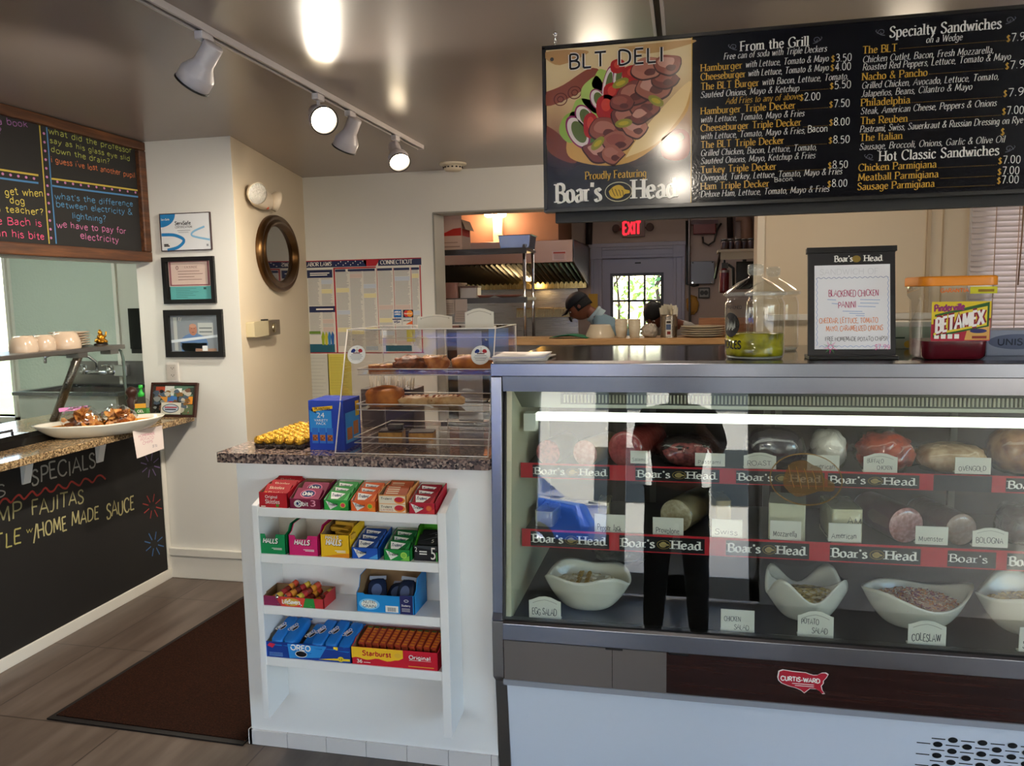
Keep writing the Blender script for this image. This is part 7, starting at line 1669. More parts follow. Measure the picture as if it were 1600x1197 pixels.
b.build('sockets', t); MB(PLASTIC).rbox(x+.006, x+w_-.006, PIL-.03, PIL-.0095, z+.01, z+h_-.01, .006).build('clear_cover', t)
# angled warm wall: emergency lamp, oval mirror, lock box
WD = V((-.317, 1.39, 0)).normalized(); WN = V((1.39, .317, 0)).normalized(); WP = V((-2.24, PIL, 0))
def atW(x, y): d = ray(x, y); o = V((0, 0, EYE)); return o+d*((WP-o).dot(WN)/d.dot(WN))
def wallX(x, y, out=0): return frame(atW(x, y)+WN*out, WD, z=WN)       # local x along wall, y up, z out
p = atW(400, 311); Xe = wallX(400, 311, .001)
t = thing('emergency_light', 'cream two-headed emergency light on the warm wall above the oval mirror', 'emergency light', tuple(p))
EM = M('#d8c8b0', .35, name='emergency_cream')
MB(EM, Xe).blob((0, 0, .03), (.17, .055, .035), 0, pw=.7).build('housing', t)
LENS = M('#d6d2c8', .12, .6, bump=.6, nscale=120, name='faceted_lens')
for s in (-1, 1):
    Xh = Xe @ T(.17*s, .01, .05) @ RY(38*s) @ RX(14)
    h = MB(EM, Xh).lathe([(0, -.03), (.03, -.025), (.055, 0), (.06, .02), (.056, .022)], 24, cap=False).build('lamp_head', t)
    MB(LENS, Xh).lathe([(0, .024), (.03, .023), (.055, .019)], 24, cap=False).build('lens', h)
MB(M('#b5523c', .4, name='test_button'), Xe).blob((.03, -.045, .05), (.014, .010, .01)).build('test_button', t)
c = atW(432, 397); wx = (atW(461, 397)-atW(399, 397)).length/2*.97; wz = (atW(430, 338).z-atW(430, 457).z)/2
Xm = frame(c+WN*.001, WD, z=WN)
t = thing('oval_mirror', 'large oval mirror in a wide bronze frame on the warm wall', 'mirror', tuple(c))
BRZ = brushed('aged_bronze', '#6a4e30', .36, (3, 3, 3))
def fr_(u, v):
    th = math.tau*u; pr = [(1.0, .0), (1.0, .02), (.97, .034), (.93, .036), (.90, .026), (.87, .026), (.84, .040), (.80, .044), (.76, .036), (.73, .022), (.71, .018), (.70, .010)]
    k, z = pr[min(int(round(v*(len(pr)-1))), len(pr)-1)]
    kx = wx-(1-k)*wz*1.2; kz = wz*k
    return (kx*math.cos(th), kz*math.sin(th), z)
MB(BRZ, Xm).grid(fr_, 64, 12, cu=True).build('frame', t)
MB(M('#8d8a88', .04, 1, name='mirror_glass'), Xm).disc(0, 0, wx-.29*wz*1.2, wz*.705, .011, 48).build('glass', t)
p0, p1 = atW(385, 530), atW(425, 503)
t = thing('thermostat', 'small cream and brown thermostat with a round dial on the warm wall', 'thermostat', tuple(atW(405, 530)))
LL = (atW(425, 517)-atW(385, 517)).length; Xt = frame(atW(385, 529), WD, z=WN); hh_ = .085
MB(M('#b5a886', .4, name='aged_cream'), Xt).rbox(.0, LL*.55, .004, hh_, .001, .045, .006).build('cover', t)
MB(M('#6a5c48', .35, .4, name='bronze_plate'), Xt).rbox(LL*.55, LL, .0, hh_*1.0, .001, .05, .006).build('side', t)
MB(M('#9a8a6a', .25, .8, name='dial'), Xt).xf(Xt @ T(LL*.72, hh_*.5, .05)).lathe([(.026, 0), (.026, .008), (.018, .011), (0, .011)], 22, cap=False).build('dial', t); MB(BLACKP, Xt).rbox(LL*.5, LL*.66, hh_, hh_+.008, .01, .03, .002).build('lever', t)

# floor mat
t = thing('floor_mat', 'dark brown carpet mat with a black rubber edge beside the white counter', 'mat', (-1.85, 3.0, 0))
def quad(z0, z1, m_, e): return MB(m_).prism([(-2.255+e, 2.285+e), (-1.455-e*.2, 2.262+e), (-1.455-e*.2, 4.3-e), (-2.135+e, 4.3-e)], z0, z1)
quad(.0, .006, M('#120d0b', .6, name='rubber_edge'), 0).build('rubber_edge', t)
MATM, n, l, b_, tc = nodemat('brown_pile', .95, 0, .1)
t1 = n.new('ShaderNodeTexNoise'); t1.inputs['Scale'].default_value = 260; l.new(tc.outputs['Object'], t1.inputs['Vector']); rp = ramp(n, [(.35, '#170a05'), (.55, '#27130a'), (.7, '#361c0f')]); l.new(t1.outputs['Fac'], rp.inputs[0]); l.new(rp.outputs[0], b_.inputs['Base Color']); bp = n.new('ShaderNodeBump'); bp.inputs['Strength'].default_value = .6; bp.inputs['Distance'].default_value = .004; l.new(t1.outputs['Fac'], bp.inputs['Height']); l.new(bp.outputs['Normal'], b_.inputs['Normal'])
quad(.0062, .0095, MATM, .022).build('carpet', t)

# ------- labor law poster and sheets on the back wall
YW = BACK-.002
x0, z0, x1, z1 = -2.574, 1.12, -1.724, 1.757
t = thing('labor_law_poster', 'large red-edged labor law poster on the back wall', 'poster', ((x0+x1)/2, YW, z0)); w_, h_ = x1-x0, z1-z0
MB(P('#cfccc4')).box(x0, x1, YW-.002, YW, z0, z1).build('sheet', t)
a = MB(None, face(x0, YW-.0026, z0)); NAV, RDD, GY = P('#2a3152'), P('#a8262f'), P('#8d9096')
a.m(NAV).rect(0, h_*.925, w_*.26, h_, 0).rect(w_*.64, h_*.925, w_, h_, 0); a.m(P('#232c55')).rect(w_*.26, h_*.925, w_*.54, h_, 0); a.m(RDD).poly([(w_*.54, h_*.925, 0), (w_*.62, h_*.925, 0), (w_*.66, h_, 0), (w_*.5, h_, 0)])
a.m(WH); write(a, 'LABOR LAWS', w_*.015, h_*.942, h_*.04, 'serif', wt=1.7, fit=w_*.23, z=.0006); write(a, 'CONNECTICUT', w_*.66, h_*.942, h_*.04, 'serif', wt=1.7, fit=w_*.27, z=.0006)
for k in range(12): a.disc(w_*(.28+.021*k), h_*(.945+.018*(k % 3)), .004, .004, .0005, 5)
a.m(RDD)
for r_ in ((0, 0, w_, .006), (0, h_-.006, w_, h_), (.0, 0, .005, h_*.92), (w_-.014, 0, w_-.006, h_*.92), (w_*.255, 0, w_*.268, h_*.92), (w_*.26, h_*.905, w_*.62, h_*.92)): a.rect(*r_, .0004)
for x in (.625, .765, .91): a.rect(w_*x, h_*.1, w_*(x+.004), h_*.9, .0004)
rnd = random.Random(4)
for cx0, cx1, y0_, y1_ in ((.03, .13, .52, .80), (.145, .24, .52, .80), (.03, .13, .2, .44), (.145, .24, .2, .44), (.275, .385, .08, .87), (.395, .50, .08, .87), (.51, .615, .08, .87), (.635, .755, .08, .88), (.775, .90, .08, .88), (.918, .975, .08, .88)):
    y = y1_
    while y > y0_:
        a.m(GY).rect(w_*cx0, h_*y, w_*(cx1-.02*rnd.random()), h_*(y+.0045), .0003); y -= .0125
        if rnd.random() < .07: a.m(P(['#b9c2cf', '#d8cfa0', '#c9b5ad', '#aab8c4'][rnd.randrange(4)])).rect(w_*cx0, h_*(y-.04), w_*cx1, h_*(y+.005), .0002); y -= .05
a.m(NAV).rect(w_*.025, h_*.815, w_*.245, h_*.9, .0004).rect(w_*.03, h_*.445, w_*.255, h_*.51, .0004)
for x, xx in ((.27, .36), (.38, .61), (.63, .755), (.77, .9), (.915, .98)): a.m(NAV).rect(w_*x, h_*.875, w_*xx, h_*.9, .0005)
a.m(WH).rect(w_*.05, h_*.86, w_*.22, h_*.87, .0006).rect(w_*.05, h_*.84, w_*.2, h_*.85, .0006).rect(w_*.09, h_*.47, w_*.24, h_*.485, .0006)
a.m(P('#24586a')).rect(w_*.01, h_*.01, w_*.24, h_*.1, .0004).rect(w_*.68, h_*.02, w_*.9, h_*.08, .0005); a.m(P('#6a8a3a')).rect(w_*.02, h_*.21, w_*.12, h_*.24, .0004)
for k, c in enumerate(('#8aa02c', '#b5b03a', '#3a7ab0', '#2a5a9a')): a.m(P(c)).poly([(w_*(.13+.028*k), h_*.09, .0005), (w_*(.15+.028*k), h_*.09, .0005), (w_*(.155+.028*k), h_*.2, .0005), (w_*(.14+.028*k), h_*.24, .0005), (w_*(.125+.028*k), h_*.18, .0005)])
a.m(P('#c2b84a')).rect(w_*.86, h_*.12, w_*.93, h_*.3, .0004)
a.build('print', t)
def sticker(lab, px0, py0, px1, py1, base, f=None):
    p, q = atY(px0, py1, YW-.0036), atY(px1, py0, YW-.0036); b = MB(P(base, .25), face(p.x, YW-.0036, p.z)); b.rect(0, 0, q.x-p.x, q.z-p.z, 0)
    if f: f(b, q.x-p.x, q.z-p.z)
    tag(b.build('card_sticker'), lab, 'sticker', 'payment card stickers')
sticker('blue payment card sticker on the labor law poster', 615.5, 484, 627, 496, '#2a6ab0', lambda b, w, h: (b.m(WH), write(b, 'AMERICAN', w*.1, h*.62, h*.2, 'sans', wt=2, fit=w*.8, z=.0004), write(b, 'EXPRESS', w*.12, h*.3, h*.2, 'sans', wt=2, fit=w*.76, z=.0004)))
sticker('red and orange circles payment card sticker on the labor law poster', 630, 484, 645.5, 496, '#2a2430', lambda b, w, h: (b.m(P('#c4302a')).disc(w*.36, h*.5, w*.3, h*.44, .0003), b.m(P('#e08a2a')).disc(w*.66, h*.5, w*.3, h*.44, .0004), b.m(WH), write(b, 'MasterCard', w*.12, h*.42, h*.18, 'sans', wt=1.8, fit=w*.76, z=.0007)))
sticker('white payment card sticker with dark blue letters', 613.5, 498, 627, 507, '#d6d4cc', lambda b, w, h: (b.m(P('#27346a')).rect(0, h*.8, w, h, .0003), write(b, 'VISA', w*.15, h*.25, h*.42, 'sans', wt=2.4, fit=w*.7, shear=.2, z=.0004)))
sticker('white payment card sticker with an orange swoosh', 629.5, 498, 644, 508, '#d6d4cc', lambda b, w, h: (b.m(P('#d8642a')).poly([(w*.3, h*.1, .0003), (w, h*.1, .0003), (w, h*.7, .0003)]), b.m(BK), write(b, 'DISCOVER', w*.06, h*.6, h*.22, 'sans', wt=2, fit=w*.8, z=.0005)))
def sheet(lab, px0, px1, py0, py1, col, lc, n_):
    p, q = atY(px0, py1, YW), atY(px1, py0, YW); w, h = q.x-p.x, q.z-p.z
    t = thing('notice_sheet', lab, 'paper', (p.x+w/2, YW, p.z)); MB(P(col)).box(p.x, q.x, YW-.002, YW, p.z, q.z).build('sheet', t); a = MB(P(lc), face(p.x, YW-.0025, p.z)); rnd = random.Random(6)
    for k in range(n_): a.rect(w*.1, h*(.92-k*.86/n_), w*(.6+.3*rnd.random()), h*(.928-k*.86/n_), 0)
    a.build('print', t)
sheet('yellow printed notice below the labor law poster', 515, 548, 553, 630, '#c9bd5a', '#9a8f3a', 26)
sheet('pale grey printed notice below the labor law poster', 484, 513, 554, 630, '#bdbdb4', '#a2a29c', 12)
# ---------------------------------------------------------------- pass-through ledge, kitchen, people, blind
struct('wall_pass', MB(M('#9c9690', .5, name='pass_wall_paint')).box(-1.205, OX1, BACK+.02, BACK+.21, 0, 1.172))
PINE = wood_mat('pine_board', '#9c7448', '#b58c5a', '#c9a06c', (1.5, 16, 16), .45)
g = tag(MB(PINE).box(-1.222, OX1-.002, BACK-.06, BACK+.27, 1.172, 1.212).build('pass_shelf', bevel=.004), 'pale pine shelf board across the kitchen pass-through', 'shelf')
PZ = 1.212
def cooks_dish(): pass
def P5(px, py=527): p = atZ(px, py, PZ); return p
IV = M('#cfc4ae', .25, name='ivory_glaze')
def rad(px0, px1, y): return (atY(px1, 520, y).x-atY(px0, 520, y).x)/2
y = 5.16; c = atY(938, 525, y); r_ = rad(915, 961, y)
tag(MB(IV, T(c.x, y, PZ)).lathe([(r_, 0), (r_*1.01, .008), (r_*.93, .03), (r_*.72, .075), (r_*.66, .084), (0, .084)], 32, cap=False).build('bowl'), 'upturned ivory bowl on the pine pass-through shelf', 'bowl')
def cupstack(lab, px0, px1, y, n_, g):
    c = atY((px0+px1)/2, 528, y); r_ = rad(px0, px1, y); hh = .075
    for k in range(n_):
        o = MB(IV, T(c.x, y, PZ+k*.022)).lathe([(r_*.72, 0), (r_*.78, .003), (r_*.9, hh*.5), (r_, hh), (r_*.96, hh), (r_*.84, hh*.5), (r_*.7, .006), (0, .006)], 26, cap=False)
        if k == 0 and g: o.tube([(c.x-r_*.85, y-.02, PZ+hh*.8), (c.x-r_*1.25, y-.02, PZ+hh*.75), (c.x-r_*1.3, y-.02, PZ+hh*.4), (c.x-r_*.82, y-.02, PZ+hh*.25)], .006, 8) if False else None
        tag(o.build('cup'), '%s ivory cup in the %s cup stack on the pass-through' % (('lowest', 'middle', 'topmost')[k], lab), 'cup', 'ivory cup stacks on the pass-through')
cupstack('shorter', 961, 981, 5.15, 3, False); cupstack('taller, plainer', 982, 1001, 5.10, 3, True)
y = 5.13; c = atY(1045, 528, y); r_ = rad(1032, 1059, y)
t = thing('canister', 'ribbed steel canister stuffed with white napkins on the pass-through', 'canister', (c.x, y, PZ)); X = T(c.x, y, PZ)
MB(brushed('canister_steel', '#a09488', .3), X).lathe([(r_, 0)]+[(r_*(1-.03*(k % 2)), .004+.008*k) for k in range(17)]+[(r_, .145), (r_*.94, .145), (r_*.92, .03), (0, .03)], 28, cap=False).build('can', t)
a = MB(P('#c9c4bc'), face(c.x, y-r_-.001, PZ)); a.rect(-.018, .01, .018, .11, 0); a.m(P('#4a5a7a')).rect(-.016, .05, .014, .085, .0004); a.m(P('#7a2a24')).rect(-.01, .02, .012, .04, .0004); a.m(P('#3a342c')).rect(-.014, .09, .014, .105, .0004); a.build('label', t)
q = MB(M('#cfc9b8', .7, name='napkin'), X)
for k in range(6): q.xf(X @ T(0, 0, .14) @ RZ(60*k+13) @ RY(8)); q.grid(lambda u, v: ((u-.5)*.11, .01+.012*math.sin(u*9+k), .0+v*(.055+.012*math.sin(k*2.1))), 8, 4)
q.build('napkins', t)
y = 5.14; c = atY(1015, 527, y)
tag(MB(M('#b5aca0', .4, bump=.8, nscale=60, name='crumpled_foil')).blob((c.x, y, PZ+.04), (.052, .04, .046), .35, 22, 5, 24, 14, flat=-.04).build('foil_wrap'), 'crumpled grey-white paper wrap between the cups and the canister', 'wrapping')
y = 5.14; c = atY(1098, 527, y); r_ = rad(1063, 1133, y); proto = None
for k in range(5):
    if proto is None: proto = MB(IV, T(c.x, y, PZ)).lathe([(r_*.5, 0), (r_*.55, .001), (r_*.97, .013), (r_, .017), (r_*.95, .016), (r_*.5, .005), (0, .005)], 36, cap=False).build('plate'); o = proto; o['category'] = 'plate'; o['group'] = 'plates on the pass-through'; bz = o.location.z
    else: o = proto.copy(); COL.objects.link(o)
    o.location.z = bz+.0135*k; o['label'] = '%s ivory plate in the stack on the pine pass-through shelf' % ['lowest', 'second lowest', 'middle', 'second from the top', 'topmost'][k]
t = tag(MB(M('#1f7a58', .85, name='green_cloth')).grid(lambda u, v: (-.86+u*.24+.02*v, 5.03+v*.15, PZ+.004+.022*max(0, math.sin(u*2.9+.2))*(.7+.3*math.sin(v*6+u*3))), 18, 10).build('cloth', solid=.003), 'folded green cloth at the hood end of the pine pass-through shelf', 'cloth')
for o in bpy.data.objects:
    pass
y = 5.27; a_, b_ = atY(1092, 500, y).x, OX1-.01
tag(MB(wood_mat('board_wood', '#6a4226', '#845634', '#966644', (2, 14, 14))).box(a_, b_, y, y+.035, PZ, PZ+.115).build('cutting_board'), 'brown wooden board standing behind the plate stack', 'cutting board')

# range hood
HX0, HX1 = -3.25, -.992
HS = brushed('hood_steel', '#b08a74', .3, (12, 1, 1), .04)
t = thing('range_hood', 'wide stainless range hood with dark slanted filters in the kitchen', 'range hood', (-2.1, 7.8, 1.55))
MB(HS).box(HX0, HX1, 7.19, 7.22, 1.785, 1.985).build('fascia', t, bevel=.003)
MB(STEELD).box(HX0, HX1, 7.22, 8.38, 1.975, 1.985).build('roof', t)
MB(STEELD).prismX([(7.19, 1.985), (7.19, 1.785), (8.36, 1.565), (8.36, 1.985)], HX1-.012, HX1).build('end_panel', t)
b = MB(M('#1d1813', .35, .6, name='greasy_filter'))
x = HX0
L0, L1 = V((0, 7.24, 1.80)), V((0, 8.2, 1.625))
while x < HX1-.03:
    b.add([(x, L0.y, L0.z), (x+.035, L0.y, L0.z), (x+.035, L1.y, L1.z), (x, L1.y, L1.z), (x+.017, L0.y, L0.z-.03), (x+.017, L1.y, L1.z-.03)], [(0, 3, 5, 4), (4, 5, 2, 1), (0, 1, 2, 3)], False); x += .05
b.build('baffle_filters', t)
MB(brushed('trough_gold_tinted_steel', '#a08a5a', .25, (30, 1, 1))).box(HX0, HX1-.012, 8.18, 8.30, 1.555, 1.625).build('grease_trough', t)  # trough metal tinted gold for the reflected glow of the hood lamps
a = MB(P('#c9a79c'), face(atY(863, 407, 7.188).x, 7.188, atY(863, 407, 7.188).z)); a.rect(0, 0, .13, .085, 0); a.m(P('#a8463a')).rect(.01, .06, .12, .075, .0005); a.m(P('#7a5a54')); [a.rect(.015, .012+.012*k, .11, .016+.012*k, .0005) for k in range(4)]; a.build('warning_label', t)
for x in (-2.78, -1.55):
    MB(M('#ffd9a0', .4, e=3, name='hood_bulb')).blob((x, 7.9, 1.66), (.05, .05, .03)).build('hood_lamp', t)
    lamp('hood_light', 'POINT', (x, 7.9, 1.60), 1.8, (1, .68, .30), .04, t)
struct('wall_chase', MB(M('#8a6448', .6, name='chase_paint')).box(-3.3, -1.18, 7.5, 8.39, 1.985, 2.45))
struct('trim_7', MB(brushed('wall_steel', '#9c9690', .3)).box(-3.3, -1.12, 8.385, 8.40, .9, 1.60))
t = thing('wall_shelf', 'steel wall shelf with a warm gleam under the hood', 'shelf', (-1.5, 8.2, 1.26))
MB(brushed('gleam_tinted_steel', '#b08e5c', .25, (30, 1, 1))).box(-1.70, -1.085, 7.98, 8.38, 1.345, 1.36).prismX([(7.98, 1.345), (7.96, 1.265), (7.975, 1.265), (7.995, 1.345)], -1.70, -1.085).build('shelf', t)  # warm lamp reflection put into the steel colour
for x in (-1.6, -1.2): MB(STEELD).prismX([(8.0, 1.345), (8.38, 1.345), (8.38, 1.2)], x, x+.02).build('bracket', t)
t = thing('griddle', 'dark griddle counter below the hood', 'griddle', (-2.1, 8.0, 0)); MB(M('#2a2422', .4, .5, name='dark_steel')).box(-3.2, -1.1, 7.75, 8.37, .1, .95).build('cabinet', t); MB(STEELD).box(-3.2, -1.1, 7.70, 8.37, .95, 1.0).build('cooktop', t)
for x in (-3.1, -1.2): MB(STEELD).cyl((x, 7.85, 0), (x, 7.85, .1), .025, 10).cyl((x, 8.25, 0), (x, 8.25, .1), .025, 10).build('feet', t)
# emergency light on the chase
p = atY(775, 335, 7.45); p2 = atY(781, 350, 7.48)
t = thing('emergency_light', 'glowing two-bulb emergency light above the range hood', 'emergency light', tuple(p2))
MB(M('#d6b890', .5, name='lamp_box')).box(p2.x-.055, p2.x+.035, 7.42, 7.499, 1.99, p.z-.02).build('housing', t, bevel=.004)
for k, px in enumerate((764, 784)):
    q = atY(px, 335, 7.42); MB(M('#ffd6b0', .4, e=26, name='glowing_bulb')).blob(tuple(q), (.045, .035, .032)).build('bulb', t); lamp('bulb_light', 'POINT', tuple(q+V((0, -.08, -.02))), 7, (1, .62, .40), .05, t)
MB(M('#d6b890', .5, name='lamp_box')).cyl(tuple(atY(764, 335, 7.44)), tuple(atY(784, 335, 7.44)), .012, 8).build('lamp_bar', t)
# work table with overshelf just inside the pass-through
t = thing('overshelf', 'steel two-shelf rack with chrome posts inside the pass-through', 'shelf', (-1.7, 5.65, 0))
SX0, SX1, SYA, SYB = -2.25, -1.10, 5.45, 5.76
for (x, yy) in ((SX1, SYA), (SX1, SYB), (SX0, SYA), (SX0, SYB)):
    b = MB(CHROME).cyl((x, yy, 1.0), (x, yy, 1.845), .0115, 12); b.build('post', t)
    MB(M('#4a4644', .6, name='grey_foot')).lathe([(.03, 1.0), (.032, 1.02), (.024, 1.06), (.012, 1.065)], 14).xf(Matrix()).build('foot', t).data.transform(T(x, yy, 0) @ T(-0, 0, 0))
for z in (1.478, 1.818): MB(STEELD).box(SX0-.02, SX1+.02, SYA-.02, SYB+.02, z-.018, z).build('shelf', t); MB(M('#3a3634', .4, .5, name='shelf_edge')).box(SX0-.02, SX1+.022, SYA-.026, SYA-.018, z-.035, z+.004).build('shelf_edge', t)
for o in t.children:
    if o.name.startswith('foot'): o.data.transform(T(1.7-1.7, 0, 0))
t2 = thing('work_table', 'steel work table under the two-shelf rack', 'table', (-1.7, 5.65, 0)); MB(STEEL).box(-2.35, -1.0, 5.36, 5.90, .965, .999).build('top', t2, bevel=.002)
for x in (-2.3, -1.05):
    for yy in (5.41, 5.85): MB(CHROME).cyl((x, yy, 0), (x, yy, .965), .02, 10).build('leg', t2)
t = thing('cardboard_box', 'white cardboard box with a red printed band on the upper rack shelf', 'box', (-1.6, 5.6, 1.818))
p, q = atY(690, 389, 5.47), atY(722, 389, 5.47); zt = 2.075
MB(P('#b99c8c', .7)).box(p.x-.06, q.x, 5.47, 5.70, 1.822, zt-.04).build('carton', t, bevel=.002)
MB(P('#c9a888', .7)).add([(q.x, 5.47, zt-.04), (q.x, 5.70, zt-.04), (q.x+.03, 5.70, zt-.11), (q.x+.03, 5.47, zt-.11)], [(0, 1, 2, 3)]).build('flap', t)
MB(P('#b5988a', .7)).box(p.x-.06, q.x, 5.47, 5.473, zt-.04, zt+.01).build('flap', t)
a = MB(P('#a8281f'), face(p.x, 5.469, 1.822)); w_ = q.x-p.x; a.poly([(w_*.05, .10, 0), (w_*.98, .10, 0), (w_*.98, .155, 0), (w_*.6, .15, 0), (w_*.05, .115, 0)]); a.m(P('#4a3a34')); bold(a, 'FRESH', w_*.1, .15, .022, z=.0004) if False else None; a.m(P('#8a6e62')).rect(w_*.1, .02, w_*.9, .028, .0003).rect(w_*.1, .05, w_*.8, .056, .0003); a.build('front_print', t)
a = MB(P('#a8281f'), frame((q.x+.0008, 5.48, 1.822), (0, 1, 0), (0, 0, 1))); a.rect(0, .1, .2, .15, 0); a.build('side_print', t)
p, q = atY(779, 388, 5.47), atY(829, 388, 5.47)
t = thing('steam_pan', 'deep steel pan at the post end of the upper rack shelf', 'pan', ((p.x+q.x)/2, 5.58, 1.818))
b = MB(STEEL); x0, x1 = p.x, q.x
loft(b, [([(x0+.012, 5.475), (x1-.012, 5.475), (x1-.012, 5.69), (x0+.012, 5.69)], 1.822), ([(x0, 5.465), (x1, 5.465), (x1, 5.70), (x0, 5.70)], 1.912), ([(x0-.012, 5.455), (x1+.012, 5.455), (x1+.012, 5.71), (x0-.012, 5.71)], 1.914), ([(x0, 5.467), (x1, 5.467), (x1, 5.698), (x0, 5.698)], 1.914), ([(x0+.014, 5.48), (x1-.014, 5.48), (x1-.014, 5.685), (x0+.014, 5.685)], 1.83)], True, True, False); b.build('pan', t, bevel=.002)
z = 1.478
b = MB(M('#8a6258', .5, name='pink_bin')); x0, x1 = atY(690, 460, 5.5).x-.1, atY(717, 460, 5.5).x; b.rbox(x0, x1, 5.47, 5.70, z, z+.10, .02).rbox(x0-.01, x1+.01, 5.46, 5.71, z+.10, z+.115, .02)
tag(b.build('storage_bin'), 'dusky pink lidded bin on the lower rack shelf', 'bin')
x0, x1 = atY(720, 460, 5.5).x, atY(747, 460, 5.5).x
t = thing('plastic_tubs', 'small clear tub with a brown lid on the lower rack shelf', 'tub', ((x0+x1)/2, 5.55, z)); MB(M('#a39a94', .3, name='cloudy_plastic')).rbox(x0, x1, 5.47, 5.6, z, z+.075, .015).build('tub', t); MB(M('#5a3f36', .4, name='brown_lid')).rbox(x0-.004, x1+.004, 5.465, 5.605, z+.075, z+.09, .016).build('lid', t)
PLT = M('#a8695c', .35, name='terracotta_plastic')
for k, (pxc, w_, lab) in enumerate(((752, .075, 'terracotta plastic plate on the lower rack shelf, nearer the tub'), (794, .085, 'terracotta plastic plate on the lower rack shelf, nearer the posts'))):
    c = atY(pxc, 462, 5.56); tag(MB(PLT, T(c.x, 5.58, z)).lathe([(w_*.6, 0), (w_*1.2, .018), (w_*1.22, .022), (w_*.6, .006), (0, .006)], 28, cap=False).build('plate'), lab, 'plate', 'terracotta plates')
p, q = atY(697, 503, 5.43), atY(730, 478, 5.43)
for k, (a_, b_, z0, z1, lab) in enumerate(((690, 711, 477, 491, 'short paper ticket hung under the lower rack shelf'), (711, 730, 477, 503, 'long paper ticket hung under the lower rack shelf'))):
    p, q = atY(a_, z1, 5.424), atY(b_, z0-5, 5.424); t = thing('paper_ticket', lab, 'paper', (p.x, 5.424, p.z), 'paper tickets under the rack'); MB(P('#a89890')).box(p.x, q.x, 5.422, 5.424, p.z, 1.475).build('sheet', t); a = MB(P('#6d615c'), face(p.x, 5.4214, p.z)); [a.rect(.008, .012+.012*k2, q.x-p.x-.012, .015+.012*k2, 0) for k2 in range(6)]; a.build('print', t)

t = thing('unseen_ceiling_lamp', 'ceiling tube lamp hidden by the kitchen lintel', 'ceiling lamp', (-.2, 6.6, 2.36))  # unseen lamp added to lift the dim kitchen
MB(TRIM).box(-.85, .45, 6.5, 6.7, 2.40, 2.449).build('housing', t); MB(M('#fff2e0', .4, e=6.5, name='kitchen_fill_tube')).box(-.8, .4, 6.53, 6.67, 2.37, 2.399).build('tube', t)

# back wall fittings
KF = KY-.002
p, q = atY(972, 371, KF), atY(1008, 343, KF)
t = thing('exit_sign', 'lit red EXIT sign with two lamp heads above the kitchen door', 'exit sign', ((p.x+q.x)/2, KF, p.z)); w_, h_ = q.x-p.x, q.z-p.z
MB(M('#8a6a62', .5, name='sign_housing')).box(p.x, q.x, KF-.05, KF, p.z, q.z).build('housing', t, bevel=.004)
a = MB(M('#ff1c2a', .5, e=1.6, name='lit_red'), face(p.x, KF-.051, p.z)); 
write(a, 'EXIT', w_*.06, h_*.16, h_*.70, 'sans', wt=1.75, fit=w_*.80); a.build('lettering', t)
for s, px, py in ((-1, 963, 357), (1, 1015, 355)):
    c = atY(px, py, KF-.08); X = T(*c) @ RX(90) @ RY(20*s)
    h = MB(M('#5a4640', .4, name='lamp_head_dark'), X).lathe([(.02, -.05), (.035, -.02), (.042, .01), (.03, .012), (0, .008)], 20, cap=False).build('lamp_head', t); MB(M('#5a4640', .4, name='lamp_head_dark')).cyl(tuple(c), ((p.x if s < 0 else q.x), KF-.03, c.z), .008, 8).build('lamp_arm', t)
DK = M('#2a1f1c', .4, .3, name='dark_pipe')
def pipe(name, lab, pts, r_, m_=DK, cat='pipe', g=None): return tag(MB(m_).tube(pts, r_, 10).build(name), lab, cat, g)
yy = 8.33; Z = lambda px, py, Y=8.33: tuple(atY(px, py, Y))
pipe('gas_pipe', 'black pipe running under the kitchen ceiling above the EXIT sign', [Z(880, 347), Z(905, 341), Z(975, 334), Z(1060, 333), Z(1135, 329), Z(1140, 333), Z(1141, 372)], .03)
pipe('gas_pipe', 'black vertical pipe at the end of the range hood', [Z(921, 341), Z(920, 382)], .035)
pipe('conduit', 'thin grey conduit running down beside the kitchen door trim', [Z(1075, 336), Z(1077, 345), Z(1076.5, 410), Z(1078, 520)], .012, M('#8a8280', .3, .6, name='grey_conduit'), 'conduit')
pipe('drain_pipe', 'thick pale pipe bending down to the shelf in the kitchen corner', [Z(1150, 338), Z(1161, 338), Z(1166, 345), Z(1167, 383)], .055, M('#a07a66', .5, name='pale_pipe'))
pipe('power_cord', 'black cord looping down the wall beside the grey conduit', [Z(1073, 345), Z(1074, 400), Z(1073, 444), Z(1084, 447), Z(1092, 445)], .012, BLACKP, 'cord')
pipe('copper_line', 'thin copper line curving from the range hood roof', [tuple(atY(830, 370, 7.6)), tuple(atY(833, 352, 7.6)), tuple(atY(842, 342, 7.6)), tuple(atY(858, 337, 7.6))], .008, M('#b57a50', .3, .8, name='copper'))
pipe('hood_conduit', 'grey steel conduit standing on the range hood roof', [tuple(atY(866, 378, 7.7)), tuple(atY(866, 336, 7.7))], .016, M('#9a9490', .3, .7, name='zinc'), 'conduit')
p, q = atY(1083, 367, KF), atY(1118, 346, KF)
t = thing('alarm_box', 'dark red fire alarm box with a hanging loop of cable', 'alarm box', ((p.x+q.x)/2, KF, p.z)); MB(M('#6d1418', .4, name='alarm_red')).box(p.x, q.x, KF-.09, KF, p.z, q.z).build('box', t, bevel=.006); MB(DK).tube([Z(1098, 370), Z(1099, 379), Z(1107, 383), Z(1116, 377), Z(1120, 360), Z(1127, 349)], .010, 8).build('cable', t)
MB(M('#4a0e12', .4, name='alarm_dark')).box(p.x-.02, q.x+.02, KF-.095, KF, q.z-.03, q.z+.01).build('lid', t)
p, q = atY(1079, 444, KF), atY(1116, 408, KF)
